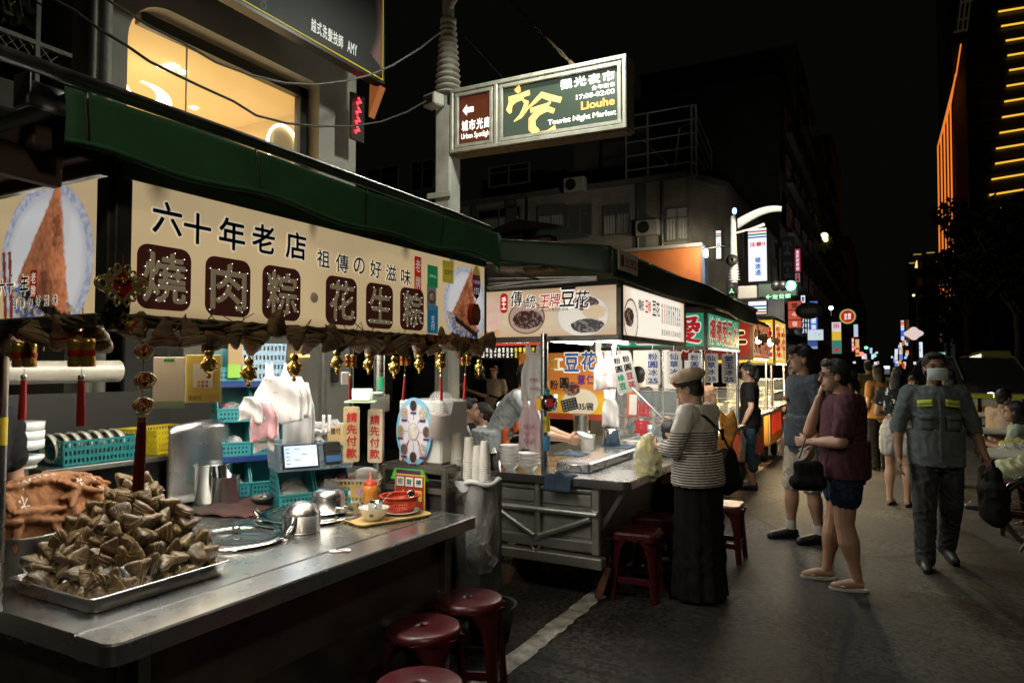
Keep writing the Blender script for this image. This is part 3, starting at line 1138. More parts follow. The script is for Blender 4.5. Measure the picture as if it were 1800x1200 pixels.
# street lamp head above the frame
LH=V((-3.35,6.7,6.2))
lamp_head=thing('street_lamp','street lamp head on an arm high above the market sign','street lamp',LH)
MB().tube([(PX_,PYY,6.6),(PX_+.5,PYY-.3,6.75),LH+V((-.2,.1,.1))],.04,8).build('arm',pole_m,lamp_head)
MB().obox(LH+V((0,0,.07)),(.6,.26,.10),None,.03).build('housing',alu,lamp_head)
MB().obox(LH,(.5,.2,.02),None,.0).build('lens',glow('lamp_lens',(.95,1,.86),8.0),lamp_head)
light('street_light',LH-Z1*.03,130,.5,(.95,1.0,.84),(0,0,0),sy=.2,parent=lamp_head)
# box speaker on the pole
sp=thing('speaker_box','pale weatherproof speaker box strapped to the pole at sign height','speaker',P(765,190,Y=PYY-.3))
q=P(762,178,Y=PYY-.32)
Rz=rotz(-.25)
MB().obox(q,(.26,.18,.17),Rz,.02).build('case',mat('cream_plastic',(.5,.48,.42),.5),sp)
MB().obox(q+Rz@V((-.01,-.094,0)),(.19,.012,.12),Rz,.004).build('grille',black_pl,sp)
MB().bar(q+V((.12,.05,0)),(PX_,PYY-.1,q.z),.03).build('bracket',alu,sp)
# the sign board itself (faces the camera side)
sl,sr=P(806,270,Y=PYY-.05),P(1104,232,Y=PYY-.05)
SRZ=.06
szb=P(806,266,Y=PYY-.05).z
szh=.74
def on_sign(fx,fz,out=0.0):
 """point on the board: fx 0..1 along, fz 0..1 up"""
 u=V((math.cos(SRZ),-math.sin(SRZ),-.045))
 n=V((-math.sin(SRZ),-math.cos(SRZ),0))
 return V((PX_+.16,PYY-.02,0))+u*(fx*SW)+Z1*(SZ0+fz*SH)+n*out
_u=V((math.cos(SRZ),-math.sin(SRZ),-.045))
# length so that the right end falls on the photo's px 1106
_k=None
for i in range(400):
 w=1.0+i*.01
 p=V((PX_+.16,PYY-.02,4.5))+_u*w
 d=p-V((0,0,HC))
 px=CX+FOC*d.dot(_R)/d.dot(_F)
 if px>=1104:
  break
SW=w
_pl=V((PX_+.16,PYY-.02,0))
_pr=_pl+_u*SW
def _z_at(p,py):
# height at ground point p seen on pixel row py
 best=min((abs((CY-FOC*(V((p.x,p.y,z))-V((0,0,HC))).dot(_U)/(V((p.x,p.y,z))-V((0,0,HC))).dot(_F))-py),z)for z in[k*.01 for k in range(100,900)])
 return best[1]
SZ0=_z_at(_pl,271)
SH=((_z_at(_pl,168)-_z_at(_pl,270))+(_z_at(_pr,113)-_z_at(_pr,234)))/2
sgn=thing('market_sign','long double lit sign of the tourist night market on the ringed pole','sign',(_pl.x+.8,_pl.y,SZ0))
_n=V((-math.sin(SRZ),-math.cos(SRZ),0))
Rs=Matrix((_u,-_n,Z1)).transposed()
mb=MB()
fm=mat('weathered_sign_frame',(.50,.48,.42),.5,.3,var=.3,vs=6)
SPLIT=.285
for z in(.0,1.0):
 mb.obox(on_sign(.5,z),(SW+.06,.26,.06),Rs,.01)
for x in(.0,SPLIT,1.0):
 mb.obox(on_sign(x,.5),(.055,.258,SH),Rs,.01)
mb.build('frame',fm,sgn)
MB().obox(on_sign(.5,.5,-.05),(SW-.02,.10,SH-.05),Rs).build('case',wall_dk,sgn)
MB().obox(on_sign(.5,-.045,.0),(SW+.04,.2,.03),Rs,.005).build('lower_rail',mat('rusty_rail',(.22,.15,.08),.7,var=.4,vs=10),sgn)
mb=MB()
for f0,f1 in((.02,SPLIT-.02),(SPLIT+.018,.985)):
 for z in(.075,.925):
  mb.obox(on_sign((f0+f1)/2,z,.10),((f1-f0)*SW,.035,.045),Rs,.004)
 for x in(f0+.012,f1-.012):
  mb.obox(on_sign(x,.5,.099),(.045,.035,SH*.85),Rs,.004)
mb.build('inner_frame',fm,sgn)
def noisy(base,k=.15,sc=3,seed=1):
 def f(x,y):
  n=fbm(x*sc+40,y*sc+40,seed)[...,None]
  return np.array(base)*(1-k+2*k*n)
 return f
em_sign=print_mat('backlit_print',.62,.35,.35)
print_panel('left_face',on_sign(SPLIT/2,.5,.05),_u,Z1,SPLIT*SW-.15,SH*.80,40,60,noisy(S(104,52,34),.25,2.5,5),em_sign,sgn)
print_panel('right_face',on_sign((1+SPLIT)/2,.5,.05),_u,Z1,(1-SPLIT)*SW-.16,SH*.80,80,50,noisy(S(84,98,84),.15,2,8),em_sign,sgn)
lit_w=glow('backlit_white',S(250,250,240),1.35)
lit_y=glow('backlit_yellow',S(250,208,128),1.0)
lit_o=glow('backlit_orange',S(244,176,82),.95)
mb=MB()
cL=lambda fx,fz:on_sign(.035+fx*(SPLIT-.07),.10+fz*.80,.052)
wL=(SPLIT-.07)*SW
mb.prism([(-.09,0),(-.02,.075),(-.02,.035),(.09,.035),(.09,-.035),(-.02,-.035),(-.02,-.075)],cL(.26,.72),_u,Z1,_n*.004)
mb.build('lettering',lit_w,sgn)
mb=MB()
put_line(mb,'城市光廊',cL(.5,.40),_u,Z1,wL*.90,SH*.18,.02)
mb.build('lettering',lit_w,sgn)
mb=MB()
put_line(mb,'Urban Spotlight',cL(.5,.17),_u,Z1,wL*.90,SH*.12,.012)
mb.build('lettering',lit_w,sgn)
cR=lambda fx,fz:on_sign(SPLIT+.03+fx*(1-SPLIT-.06),.10+fz*.80,.052)
wR=(1-SPLIT-.06)*SW
mb=MB()
put_line(mb,'觀光夜市',cR(.735,.87),_u,Z1,wR*.46,SH*.155,.045)
mb.build('lettering',lit_w,sgn)
mb=MB()
put_line(mb,'全年無休',cR(.865,.70),_u,Z1,wR*.19,SH*.07,.02)
mb.build('lettering',lit_w,sgn)
mb=MB()
put_line(mb,'17:00-02:00',cR(.80,.575),_u,Z1,wR*.31,SH*.075,.02)
mb.build('lettering',lit_w,sgn)
mb=MB()
put_line(mb,'Tourist Night Market',cR(.685,.175),_u,Z1,wR*.56,SH*.105,.025)
mb.build('lettering',lit_w,sgn)
lettering('Liouhe',cR(.82,.40),_u,Z1,wR*.27,SH*.125,lit_o,sgn,.03)
# brush emblem: the two swirling market characters
mb=MB()
def brush(pts,ws):
 q=[cR(x,y)+_n*.001 for x,y in pts]
 s=[V(p)for p in q]
 L_,R_=[],[]
 for i,p in enumerate(s):
  d=(s[min(i+1,len(s)-1)]-s[max(i-1,0)]).normalized()
  nn=d.cross(_n)
  L_.append(p+nn*ws[i])
  R_.append(p-nn*ws[i])
 k=len(s)
 mb.add(L_+R_,[(i,i+1,k+i+1,k+i)for i in range(k-1)]+[(k+i,k+i+1,i+1,i)for i in range(k-1)])
brush([(.125,.99),(.14,.93),(.15,.88)],[.045,.04,.02])
brush([(.05,.78),(.14,.80),(.245,.84)],[.035,.032,.034])
brush([(.19,.74),(.12,.74),(.07,.68),(.055,.58),(.07,.50)],[.012,.028,.04,.045,.02])
brush([(.18,.72),(.215,.66),(.20,.52),(.16,.40),(.10,.32)],[.012,.035,.042,.03,.006])
brush([(.22,.52),(.30,.66),(.35,.75),(.42,.67),(.52,.58)],[.01,.03,.04,.04,.035])
brush([(.25,.48),(.33,.50),(.40,.53),(.43,.58)],[.03,.035,.028,.01])
brush([(.46,.39),(.40,.46),(.32,.43),(.265,.30),(.265,.14),(.31,.02)],[.03,.036,.05,.055,.055,.05])
brush([(.31,.01),(.40,.02),(.47,.08)],[.02,.016,.03])
mb.build('emblem',lit_y,sgn)
# stay cable with turnbuckle
st=thing('stay_cable','taut steel stay cable with a turnbuckle holding the market sign','cable',on_sign(.72,1.06))
a,c_=on_sign(.72,1.06),P(888,-8,X=PX_+.02)
b1,b2=a.lerp(c_,.24),a.lerp(c_,.52)
MB().tube([b2,c_],.012,6).build('wire',alu,st)
mb=MB().tube([a,a.lerp(c_,.05)],.03,8)
for s in(-1,1):
 mb.tube([a.lerp(c_,.05)+_u*.0,a.lerp(c_,.15)+Z1*.025*s,b1],.010,6)
mb.tube([b1,a.lerp(c_,.38),b2],[.018,.014,.024],8)
mb.build('turnbuckle',mat('rusty_steel',(.28,.22,.14),.5,.7),st)
# overhead cables in front of the lit window
cab=mat('black_cable',(.02,.02,.018),.5)
for lb,pts in(('lower black overhead cable crossing the yellow window to the speaker box',((-30,-90),(60,-20),(130,18),(175,52),(222,80),(262,108),(300,127),(350,151),(410,178),(450,203),(505,217),(560,222),(620,222),(670,214),(715,197),(748,178))),('upper overhead cable sagging across the yellow window to the pole',((90,-70),(150,-25),(205,10),(260,45),(320,75),(380,110),(440,132),(500,146),(555,149),(610,142),(650,132),(690,115),(740,84),(782,50)))):
 mb=MB().tube([P(x,y,X=PX_+.1)for x,y in pts],.012,6)
 tag(mb.build('overhead_cable',mat('grey_cable',(.10,.095,.08),.5)if 'upper' in lb else cab),lb,'cable','overhead cables')
mb=MB().tube([P(808,55,X=PX_+.1),P(850,100,X=PX_+.1),P(895,150,X=PX_+.1)],.006,5)
tag(mb.build('overhead_cable',cab),'thin dark wire slanting down from the ringed fins behind the sign','cable','overhead cables')
# ====== first stall: the zongzi stall
SX,SY0,SY1,CZ=-1.93,1.20,3.17,.80
stall1=thing('food_stall','nearest steel food stall with cream zongzi sign and green awning','food stall',(-2.5,2.2,0))
frame_m=mat('sign_frame_metal',(.15,.145,.125),.45,.7,var=.35,vs=8,bump=.1,bs=40)
def slab(m,pts,z0,z1,b=.006):
 """horizontal slab with a softened upper edge"""
 cx=sum(p[0]for p in pts)/len(pts)
 cy=sum(p[1]for p in pts)/len(pts)
 ins=[]
 n=len(pts)
 for i in range(n):
  p,q,r_=V(pts[i-1]),V(pts[i]),V(pts[(i+1)%n])
  d1,d2=(q-p).normalized(),(r_-q).normalized()
  t=d1+d2
  t=t.normalized()if t.length>1e-6 else d1
  ins.append(q-V((t.y,-t.x))*b)
 R_=[[V((p[0],p[1],z0))for p in pts],[V((p[0],p[1],z1-b))for p in pts],[V((p[0],p[1],z1))for p in ins]]
 m.loft(R_,smooth=False)
 return m
mb=MB()
slab(mb,round_rect(-2.105,SX,SY0,SY1,(.05,.012,.002,.002)),CZ-.065,CZ-.002)
mb.build('counter_edge',steel,stall1)
mb=MB()
slab(mb,round_rect(-3.02,-2.107,SY0+.004,SY1-.004,(.002,.002,.002,.02)),CZ-.065,CZ+.001,.003)
mb.build('countertop',steel,stall1)
mb=MB()
slab(mb,round_rect(-3.78,-3.023,2.05,3.35,(.01,.01,.01,.01)),CZ-.05,CZ-.004)
mb.build('rear_table',steel_dull,stall1)
mb=MB()
mb.box(-2.90,-2.02,SY0+.08,SY1-.10,.16,CZ-.066,.004)
mb.build('cabinet',mat('brown_steel_panel',(.20,.18,.145),.50,.8,var=.45,vs=2,rvar=.14,bump=.05,bs=12),stall1)
mb=MB()
mb.prism([(-2.018,.46),(-1.955,.30),(-1.955,.20),(-2.018,.20)],V((0,SY0+.09,0)),X1,Z1,Y1*(SY1-SY0-.22))
mb.build('kick_plate',steel_dull,stall1)
for y in(SY0+.14,SY1-.2):
 for x in(-1.995,-2.86):
  MB().box(x-.02,x+.02,y-.02,y+.02,0,CZ-.068,.004).build('leg',steel_dull,stall1)
mb=MB()
mb.box(-2.89,-2.03,SY0+.055,SY0+.078,.50,CZ-.067,.003)
mb.build('end_panel',frame_m,stall1)
for k,(px,py)in enumerate(((18,1109),(47,1117),(76,1126),(108,1138),(142,1149))):
 q=P(px,py,Y=SY0+.055)
 R_=NY
 MB().lathe([(.020,-.002),(.026,-.002),(.026,.005),(.020,.005),(.020,-.002)],q,16,R_).build('vent_ring',alu,stall1)
 MB().lathe([(0,.001),(.020,.001)],q,14,R_).build('vent_hole',black_pl,stall1)
 # posts, roof, sign box
SZb,SZt=1.735,2.125
y_c=P(205,500,X=SX).y
mb=MB()
for x,y in((SX-.02,y_c+.01),(-3.05,y_c+.01),(-3.05,3.2)):
 mb.box(x-.02,x+.02,y-.02,y+.02,SZb-.05,SZt+.06,.003)
mb.box(-3.07,-3.03,3.18,3.22,CZ-.1,SZb-.05,.003)
mb.build('roof_post',frame_m,stall1)
ry1=P(851,500,X=SX).y
mb=MB()
mb.bar((SX-.01,y_c,SZt+.02),(SX-.01,ry1,SZt+.02),.05,.045,.004)
mb.bar((SX-.01,y_c,SZb-.02),(SX-.01,ry1,SZb-.02),.05,.04,.004)
mb.bar((SX-.005,y_c+.012,SZb),(SX-.005,y_c+.012,SZt),.035,.05,.004)
mb.bar((SX-.01,ry1,SZb-.04),(SX-.01,ry1,SZt+.04),.025,.05,.003)
mb.bar((SX-.03,y_c-.014,SZb-.02),(-3.05,y_c-.014,SZb-.02),.05,.04,.004)
mb.bar((SX-.03,y_c-.014,SZt+.03),(-3.05,y_c-.014,SZt+.03),.05,.05,.004)
mb.bar((SX-.035,y_c-.010,SZb),(SX-.035,y_c-.010,SZt),.06,.03,.004)
mb.build('sign_frame',frame_m,stall1)
CREAM=S(229,202,154)
def zongzi_print(c,x,y,cx,cy,s,seed):
 """printed picture of an unwrapped rice dumpling on a blue rimmed plate, centred cx, cy, scale s"""
 px,py=(x-cx)/s,(y-cy)/s
 r=np.hypot(px,py*1.02)
 n=fbm(px*7+20,py*7+20,seed)
 n2=fbm(px*18+20,py*18+20,seed+1)
 c=mixc(c,(1.13-r)*30,S(214,216,222))
 c=mixc(c,(np.abs(r-1.05)<.075)*np.clip(n2*3-.9,0,1)*.55,S(110,130,190))
 c=mixc(c,np.clip((.95-r)*9,0,1),np.array(S(236,236,238)))
 lo=(r<.97)&(py<-.42-.25*px+.2*(n-.5))
 c=mixc(c,lo*.9,S(62,88,156))
 c=mixc(c,lo*(n2>.5),S(204,176,124))
 pk,bl,br=(.30,1.06),(-.66,-.22),(.56,-.70)
 def edge(p,q):
  ex,ey=q[0]-p[0],q[1]-p[1]
  return((px-p[0])*ey-(py-p[1])*ex)/math.hypot(ex,ey)
 wob=(n2-.5)*.10
 e1,e2,e3=-edge(bl,pk)*-1,edge(pk,br)*1,edge(br,bl)
 t=np.minimum.reduce([e1,e2,e3])if np.median(e1)>-9 else e1
 lf=(np.abs(e3+.07)<.11)&(px>-.55)&(px<.62)
 c=mixc(c,lf,S(34,30,24))
 g=vnoise(px*30+py*9+40,py*17+40,seed+9)*.6+n2*.7
 rice=np.array(S(190,116,76))*np.clip(.30+1.15*g,.25,1.7)[...,None]
 lit=np.clip(.82+.9*(px+.15-.12*py)*(px>.1-.2*py)-.25*(py<-.25),.55,1.5)[...,None]
 m=np.clip((t+.05+wob)*26,0,1)[...,None]
 c=c*(1-m)+(rice*lit+.012)*m
 dk=(fbm(px*4+31,py*4+5,seed+2)>.60)&(t>.03)
 return mixc(c,dk*.55,S(92,40,26))
def cream(x,y,seed):
 n=fbm(x*3+30,y*3+30,seed)[...,None]
 return np.array(CREAM)*(.86+.28*n)
FW=ry1-y_c-.05
FC=(y_c+.03+ry1-.015)/2
photo_y=P(806,520,X=SX).y-FC
def front_face(x,y):
 c=cream(x,y,3)
 H=SZt-SZb
 # soot and water stains along the upper edge, like those on the real panel
 for sx,w in((-.92,.05),(-.28,.03),(.30,.04),(.68,.03)):
  c=mixc(c,np.clip(1-np.hypot((x-sx)/w,(y-H/2)/.07),0,1)*.75,(.03,.025,.02))
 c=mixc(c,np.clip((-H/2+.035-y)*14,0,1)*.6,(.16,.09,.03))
 k=x>photo_y-.12
 d=zongzi_print(c.copy(),x,y,photo_y+.055,-.03,.185,21)
 c=np.where((x>photo_y-.155)[...,None],d,c)
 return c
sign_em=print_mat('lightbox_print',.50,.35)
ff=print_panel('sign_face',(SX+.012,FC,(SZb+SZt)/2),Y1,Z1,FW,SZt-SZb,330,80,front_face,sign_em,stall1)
def side_face(x,y):
 c=cream(x,y,8)
 cx=.42-.30
 c=zongzi_print(c,x,y,.235,-.03,.225,5)
 for k in range(2):
  xx=x-(.02+k*.035)+(y+.2)*.10
  c=mixc(c,(np.abs(xx)<.009)&(y<.02),S(140,62,40))
 return c
LFX0,LFX1=-2.99,SX-.068
print_panel('sign_face',((LFX0+LFX1)/2,y_c-.022,(SZb+SZt)/2),X1,Z1,LFX1-LFX0,SZt-SZb,200,90,side_face,sign_em,stall1)
blk=ink
wht=glow('sign_white',S(235,228,210),.5)
FXs=SX+.012
def sign_pt(px,py):
 return P(px,py,X=FXs)
mo,mi_=MB(),MB()
for ch,px,py,s in zip('六十年老店',(294,347,408,463,520),(384,402,412,420,432),(.108,.108,.115,.11,.11)):
 q=sign_pt(px,py)
 put_text(mo,ch,q,Y1,Z1,s,s,.055,.0010,ref=.055)
 put_text(mi_,ch,q,Y1,Z1,s*.92,s*.92,.018,.0018)
mo.build('lettering_outline',wht,stall1)
mi_.build('lettering',blk,stall1)
mo,mi_=MB(),MB()
for ch,px,py,s in zip('祖傳の好滋味',(568,601,631,660,687,713),(455,463,467,473,480,487),(.075,.08,.075,.08,.08,.08)):
 q=sign_pt(px,py)
 put_text(mo,ch,q,Y1,Z1,s,s,.05,.0010)
 put_text(mi_,ch,q,Y1,Z1,s*.92,s*.92,.010,.0018)
mo.build('lettering_outline',wht,stall1)
mi_.build('lettering',blk,stall1)
brown=mat('brown_sign_tile',S(76,38,29),.45,emit=.24,ecol=S(76,38,29))
taupe=mat('raised_letter',S(176,160,128),.5,emit=.20,ecol=S(176,160,128))
led=glow('led_white',(.95,.97,1.0),3.5)
for ch,px,py in zip('燒肉粽花生粽',(289,401,495,600,667,724),(489,505,516,529,538,543.5)):
 q=sign_pt(px,py)
 s=.178
 mb=MB()
 mb.prism([(y,z)for y,z in rrect(-s/2,s/2,-s*.54,s*.54,.035,5)],q+X1*.0006,Y1,Z1,X1*.002)
 mb.build('brown_tile',brown,stall1)
 mb=MB()
 put_text(mb,ch,q,Y1,Z1,s*.80,s*.86,.020,.0045)
 put_text(mb,ch,q,Y1,Z1,s*.78,s*.84,.002,.0065)
 mb.build('raised_letter',taupe,stall1)
 # pin lights round the strokes
 vs,fs,bd=glyph(ch)[:3]
 lo,hi=vs.min(0),vs.max(0)
 got=[]
 for a,b_ in bd:
  for t in(0,.5):
   p=vs[a]*(1-t)+vs[b_]*t
   p=((p-(lo+hi)/2)/(hi-lo))*np.array((s*.83,s*.89))
   if all((p[0]-g[0])**2+(p[1]-g[1])**2>.024**2 for g in got):
    got.append(p)
 mb=MB()
 for p in got:
  mb.ell(q+Y1*p[0]+Z1*p[1]+X1*.006,.0013,6,4)
 tag(mb.build('pin_lights',led,stall1),kind='stuff')
q=sign_pt(552,523)
MB().lathe([(0,.003),(.019,.003),(.02,0)],q,18,Matrix(((0,0,1),(1,0,0),(0,1,0)))).build('raised_dot',taupe,stall1)
def sticker(px,py,w,h,col,txts,parent=stall1,rad=.006,em=.3,shape=None,lift=.0035,name='sticker'):
 q=sign_pt(px,py)
 m=mat('sticker_%d_%d'%(px,py),col,.5,emit=em,ecol=col)
 mb=MB()
 pts=shape or rrect(-w/2,w/2,-h/2,h/2,rad,4)
 mb.prism(pts,q+X1*.0008,Y1,Z1,X1*.0016)
 o=mb.build(name,m,parent)
 for t,dx,dz,tw_,th,tc in txts:
  mm=mat('tx_'+str(tc),S(*tc),.5,emit=em*.8,ecol=S(*tc))
  lettering(t,q+Y1*dx+Z1*dz,Y1,Z1,tw_,th,mm,o,.015,lift,vertical=False)
 return o
sticker(734,482,.052,.165,S(200,52,38),[('老',0,.04,.04,.06,(240,230,215)),('牌',0,-.04,.04,.06,(240,230,215))],name='seal')
sticker(760,486,.085,.105,S(40,140,84),[('LINE Pay',0,0,.055,.016,(230,240,230))])
o=sticker(758,522,.075,.125,S(120,128,124),[])
q=sign_pt(758,522)
for rr,c in((.034,(90,110,104)),(.027,(150,60,70)),(.018,(190,180,160))):
 MB().lathe([(0,.004+(.034-rr)*.05),(rr,.004+(.034-rr)*.05),(rr,.0)],q,20,Matrix(((0,0,1),(1,0,0),(0,1,0)))).build('badge_ring',mat('badge%d'%int(rr*1000),S(*c),.5,emit=.2,ecol=S(*c)),o)
lettering('店',q,Y1,Z1,.018,.022,mat('tx_maroon',S(120,30,40),.5),o,.01,.0062)
o=sticker(760,561,.088,.135,S(36,120,160),[('支',0,.0,.03,.04,(235,240,240)),('付',0,-.036,.03,.035,(235,240,240))])
sticker(787,478,.098,.11,S(190,172,60),[('全支付',0,.0,.07,.026,(20,20,16))])
el=[(.040*math.cos(2*pi*i/28),.088*math.sin(2*pi*i/28))for i in range(28)]
o=sticker(837,496,.08,.176,S(92,34,62),[('六合觀光夜市',0,.0,.072,.020,(220,210,200)),('155',0,-.048,.05,.034,(240,240,235))],shape=el,name='stall_number_badge')
q=sign_pt(837,496)
up=[p for p in el if p[1]>.028]
MB().prism(up,q+X1*.0026,Y1,Z1,X1*.001).build('badge_top',mat('badge_yellow',S(200,168,70),.5,emit=.25,ecol=S(200,168,70)),o)
dn=[p for p in el if p[1]<-.02]
MB().prism(dn,q+X1*.0026,Y1,Z1,X1*.0008).build('badge_foot',mat('badge_black',S(24,22,24),.5),o)
# side face lettering
LY=y_c-.0225
lo_=MB()
li_=MB()
for ch,px,py,s in zip('六十年',(4,19,43),(506,502,501),(.045,.045,.055)):
 q=P(px,py,Y=LY)
 put_text(lo_,ch,q,X1,Z1,s,s*1.3,.05,.001)
 put_text(li_,ch,q,X1,Z1,s*.92,s*1.2,.015,.0018)
for ch,px,py in zip('祖傳の好滋味',(26,39,53,67,82,97),(534,533,531,529,528,527)):
 q=P(px,py,Y=LY)
 put_text(lo_,ch,q,X1,Z1,.030,.036,.05,.001)
 put_text(li_,ch,q,X1,Z1,.027,.033,.01,.0018)
for ch,px,py in zip('美味傳承',(46,57,80,95),(548,548,547,546)):
 put_text(li_,ch,P(px,py,Y=LY),X1,Z1,.022,.024,.005,.0018)
lo_.build('lettering_outline',wht,stall1)
li_.build('lettering',blk,stall1)
q=P(60,500,Y=LY)
o=MB().prism(rrect(-.016,.016,-.045,.045,.006,3),q-Y1*.001,X1,Z1,-Y1*.001).build('seal',mat('seal_red',S(200,52,38),.5,emit=.2,ecol=S(200,52,38)),stall1)
lettering('老牌',q-Y1*.002,X1,Z1,.026,.08,wht,o,.015,.001,True)
# awning of the first stall
AX=-1.85
green=mat('green_tarpaulin',(.034,.135,.058),.75,var=.4,vs=3,bump=.2,bs=14,dark=(.026,.098,.042))
green_d=mat('dark_green_tarpaulin',(.014,.040,.018),.5,var=.3,vs=3,bump=.2,bs=14)
ay0,ay1=P(113,200,X=AX).y,P(888,440,X=AX).y
def val(u,v):
 y=ay0+(ay1-ay0)*u
 z=2.145+.16*v+.006*math.sin(u*9)+.010*math.sin(u*23+1)*(1-v)-.035*max(0,u-.93)*(1-v)/.07
 x=AX+.012*math.sin(u*31+v*2)*(1-v)*(.4+math.exp(-u*14)*1.3)+.02*(1-v)*math.sin(u*7)
 if u>.975:
  y+=.0
  x-=(u-.975)*2.6
 return(x,y,z)
MB().sheet(val,70,8,thick=.004).build('valance',green,stall1)
for uu in(.02,.26,.5,.74):
 MB().sheet(lambda u,v:(lambda q:(q[0]+.004,q[1],q[2]))(val(uu+.004*u,v)),1,8,thick=.003).build('seam',green_d,stall1)
MB().sheet(lambda u,v:(lambda q:(q[0]+.005,q[1],q[2]))(val(u*.97,.02+.09*v)),70,1,thick=.003).build('hem',green,stall1)
mb=MB().sheet(lambda u,v:(AX-.01-1.3*v,ay0+.02+(ay1-ay0-.05)*u,2.30+.03*v-.02*math.sin(pi*v)*(1+.3*math.sin(u*20))),30,8,thick=.004)
mb.build('awning_roof',green_d,stall1)
mb=MB().tube([(-1.90,-.4,2.352),(-1.90,1.9,2.352),(-1.90,2.9,2.345),(-1.90,ay1-.1,2.335)],.02,10)
mb.build('awning_tube',alu,stall1)
rq=P(42,160,X=-1.97)
mb=MB().lathe([(0,0),(.034,0),(.034,.11),(.028,.11)],(-1.97,rq.y,rq.z),12,Matrix(((1,0,0),(0,0,1),(0,-1,0))))
mb.box(-2.0,-1.93,rq.y-.012,rq.y-.001,rq.z-.045,rq.z+.045,.01)
mb.build('awning_roller',alu,stall1)
mb=MB()
for y in(1.02,1.14):
 mb.bar((-1.98,y,2.20),(-3.2,y,2.20),.05,.06,.004)
mb.bar((-2.05,.2,2.16),(-2.05,1.1,2.13),.04,.09,.004)
mb.build('roof_beam',mat('reddish_primer_beam',(.10,.06,.05),.6,.2,var=.3,vs=6),stall1)
MB().box(-3.1,-1.97,y_c,3.2,SZt+.045,SZt+.055).build('ceiling_panel',white_pl,stall1)
# fluorescent tubes under the roof
for x in(-2.25,-2.75):
 MB().tube([(x,1.35,2.10),(x,3.1,2.10)],.015,8).build('fluorescent_tube',tube_w,stall1)
for x,p in((-2.3,19),(-2.8,15)):
 light('stall_tube_light',(x,2.2,2.08),p,.12,(1,.96,.88),(0,0,0),sy=1.7,parent=stall1)
 # ------ rice dumplings (zongzi)
leafw=[mat('zongzi_leaf',(.150,.088,.034),.38,var=.6,vs=9,bump=.7,bs=45,stretch=(1,1,5),coat=.22,rvar=.12,dark=(.085,.056,.024)),mat('zongzi_leaf_green',(.165,.105,.043),.36,var=.6,vs=8,bump=.7,bs=45,stretch=(5,1,1),coat=.225,rvar=.12,dark=(.072,.054,.025)),mat('zongzi_leaf_dark',(.105,.062,.025),.38,var=.6,vs=9,bump=.7,bs=45,stretch=(1,5,1),coat=.22,rvar=.12,dark=(.055,.034,.013))]
dry_leaf=mat('dried_zongzi_leaf',(.21,.135,.065),.6,var=.6,vs=10,bump=.6,bs=50,stretch=(1,1,5),dark=(.08,.05,.024))
twine=mat('straw_twine',(.36,.27,.14),.8)
redtie=mat('red_twine',(.30,.03,.02),.7)
_T=[V((0,0,1)),V((.943,0,-.333)),V((-.471,.816,-.333)),V((-.471,-.816,-.333))]
def zr(d,p,k):
 s=0
 for i,t in enumerate(_T):
  s+=max(0,-d.dot(t))**p
 return k/(s**(1/p)+1e-6)
def zongzi_mesh(seed,size,m,tie):
 r_=random.Random(seed)
 mb=MB()
 n,mm=22,16
 vs,fs=[],[]
 sx,sy=r_.uniform(.9,1.15),r_.uniform(.85,1.0)
 for i in range(mm+1):
  t=pi*i/mm
  for j in range(n):
   a=2*pi*j/n
   d=V((math.sin(t)*math.cos(a),math.sin(t)*math.sin(a),-math.cos(t)))
   q=d*zr(d,3.3,size*.47)
   q*=1+.09*math.sin(2.3*a+seed*2+3*t)*math.sin(t)+.03*math.sin(9*a+3*math.sin(4*t))*math.sin(t)+.02*math.sin(17*t+seed)
   # waist pulled in by the string
   q*=1-.07*math.exp(-(q.z/(size*.12))**2)
   vs.append(V((q.x*sx,q.y*sy,q.z)))
 for i in range(mm):
  for j in range(n):
   fs.append((i*n+j,i*n+(j+1)%n,(i+1)*n+(j+1)%n,(i+1)*n+j))
 mb.add(vs,fs,True)
 body=mb
 st_=MB()
 for off,tilt in((-.02,.12),(.015,-.18),(.05,.3)):
  pts=[]
  for j in range(20):
   a=2*pi*j/20
   d=V((math.cos(a),math.sin(a),off*6+tilt*math.cos(a+seed))).normalized()
   q=d*zr(d,3.3,size*.47)
   q*=1-.05*math.exp(-(q.z/(size*.12))**2)
   pts.append(V((q.x*sx,q.y*sy,q.z))*1.01)
  st_.tube(pts,size*.026,5,True)
 st_.tube([pts[0],pts[0]*1.15+V((0,0,-.01)),pts[0]*1.3+V((.0,.01,-.03))],size*.012,5)
 lf=MB()
 for tv in(_T[1],_T[2],_T[0],_T[3]):
  d=(tv+V((r_.uniform(-.3,.3),r_.uniform(-.3,.3),r_.uniform(-.2,.2)))).normalized()
  tip=d*size*.66
  R_=frame(d)
  L0=size*r_.uniform(.30,.62)
  cv=r_.uniform(-.5,.5)
  lf.sheet(lambda u,v:tip+R_@V(((v-.5)*size*.34*(1-.8*u),cv*L0*u*u+size*.05*math.cos(3*(v-.5)),-size*.28+L0*u)),4,3)
 return body,st_,lf
zprot=[]
for k in range(6):
 a,b_,c_=zongzi_mesh(k,.043+.004*(k%3),None,None)
 zprot.append((a.mesh('zongzi',leafw[k%3]),b_.mesh('string',twine),c_.mesh('leaf_tip',leafw[(k+1)%3])))
dprot=[]
for k in range(5):
 a,b_,c_=zongzi_mesh(40+k,.060,None,None)
 dprot.append((a.mesh('dried_zongzi',dry_leaf),b_.mesh('string',redtie if k%2 else twine),c_.mesh('leaf_tip',dry_leaf)))
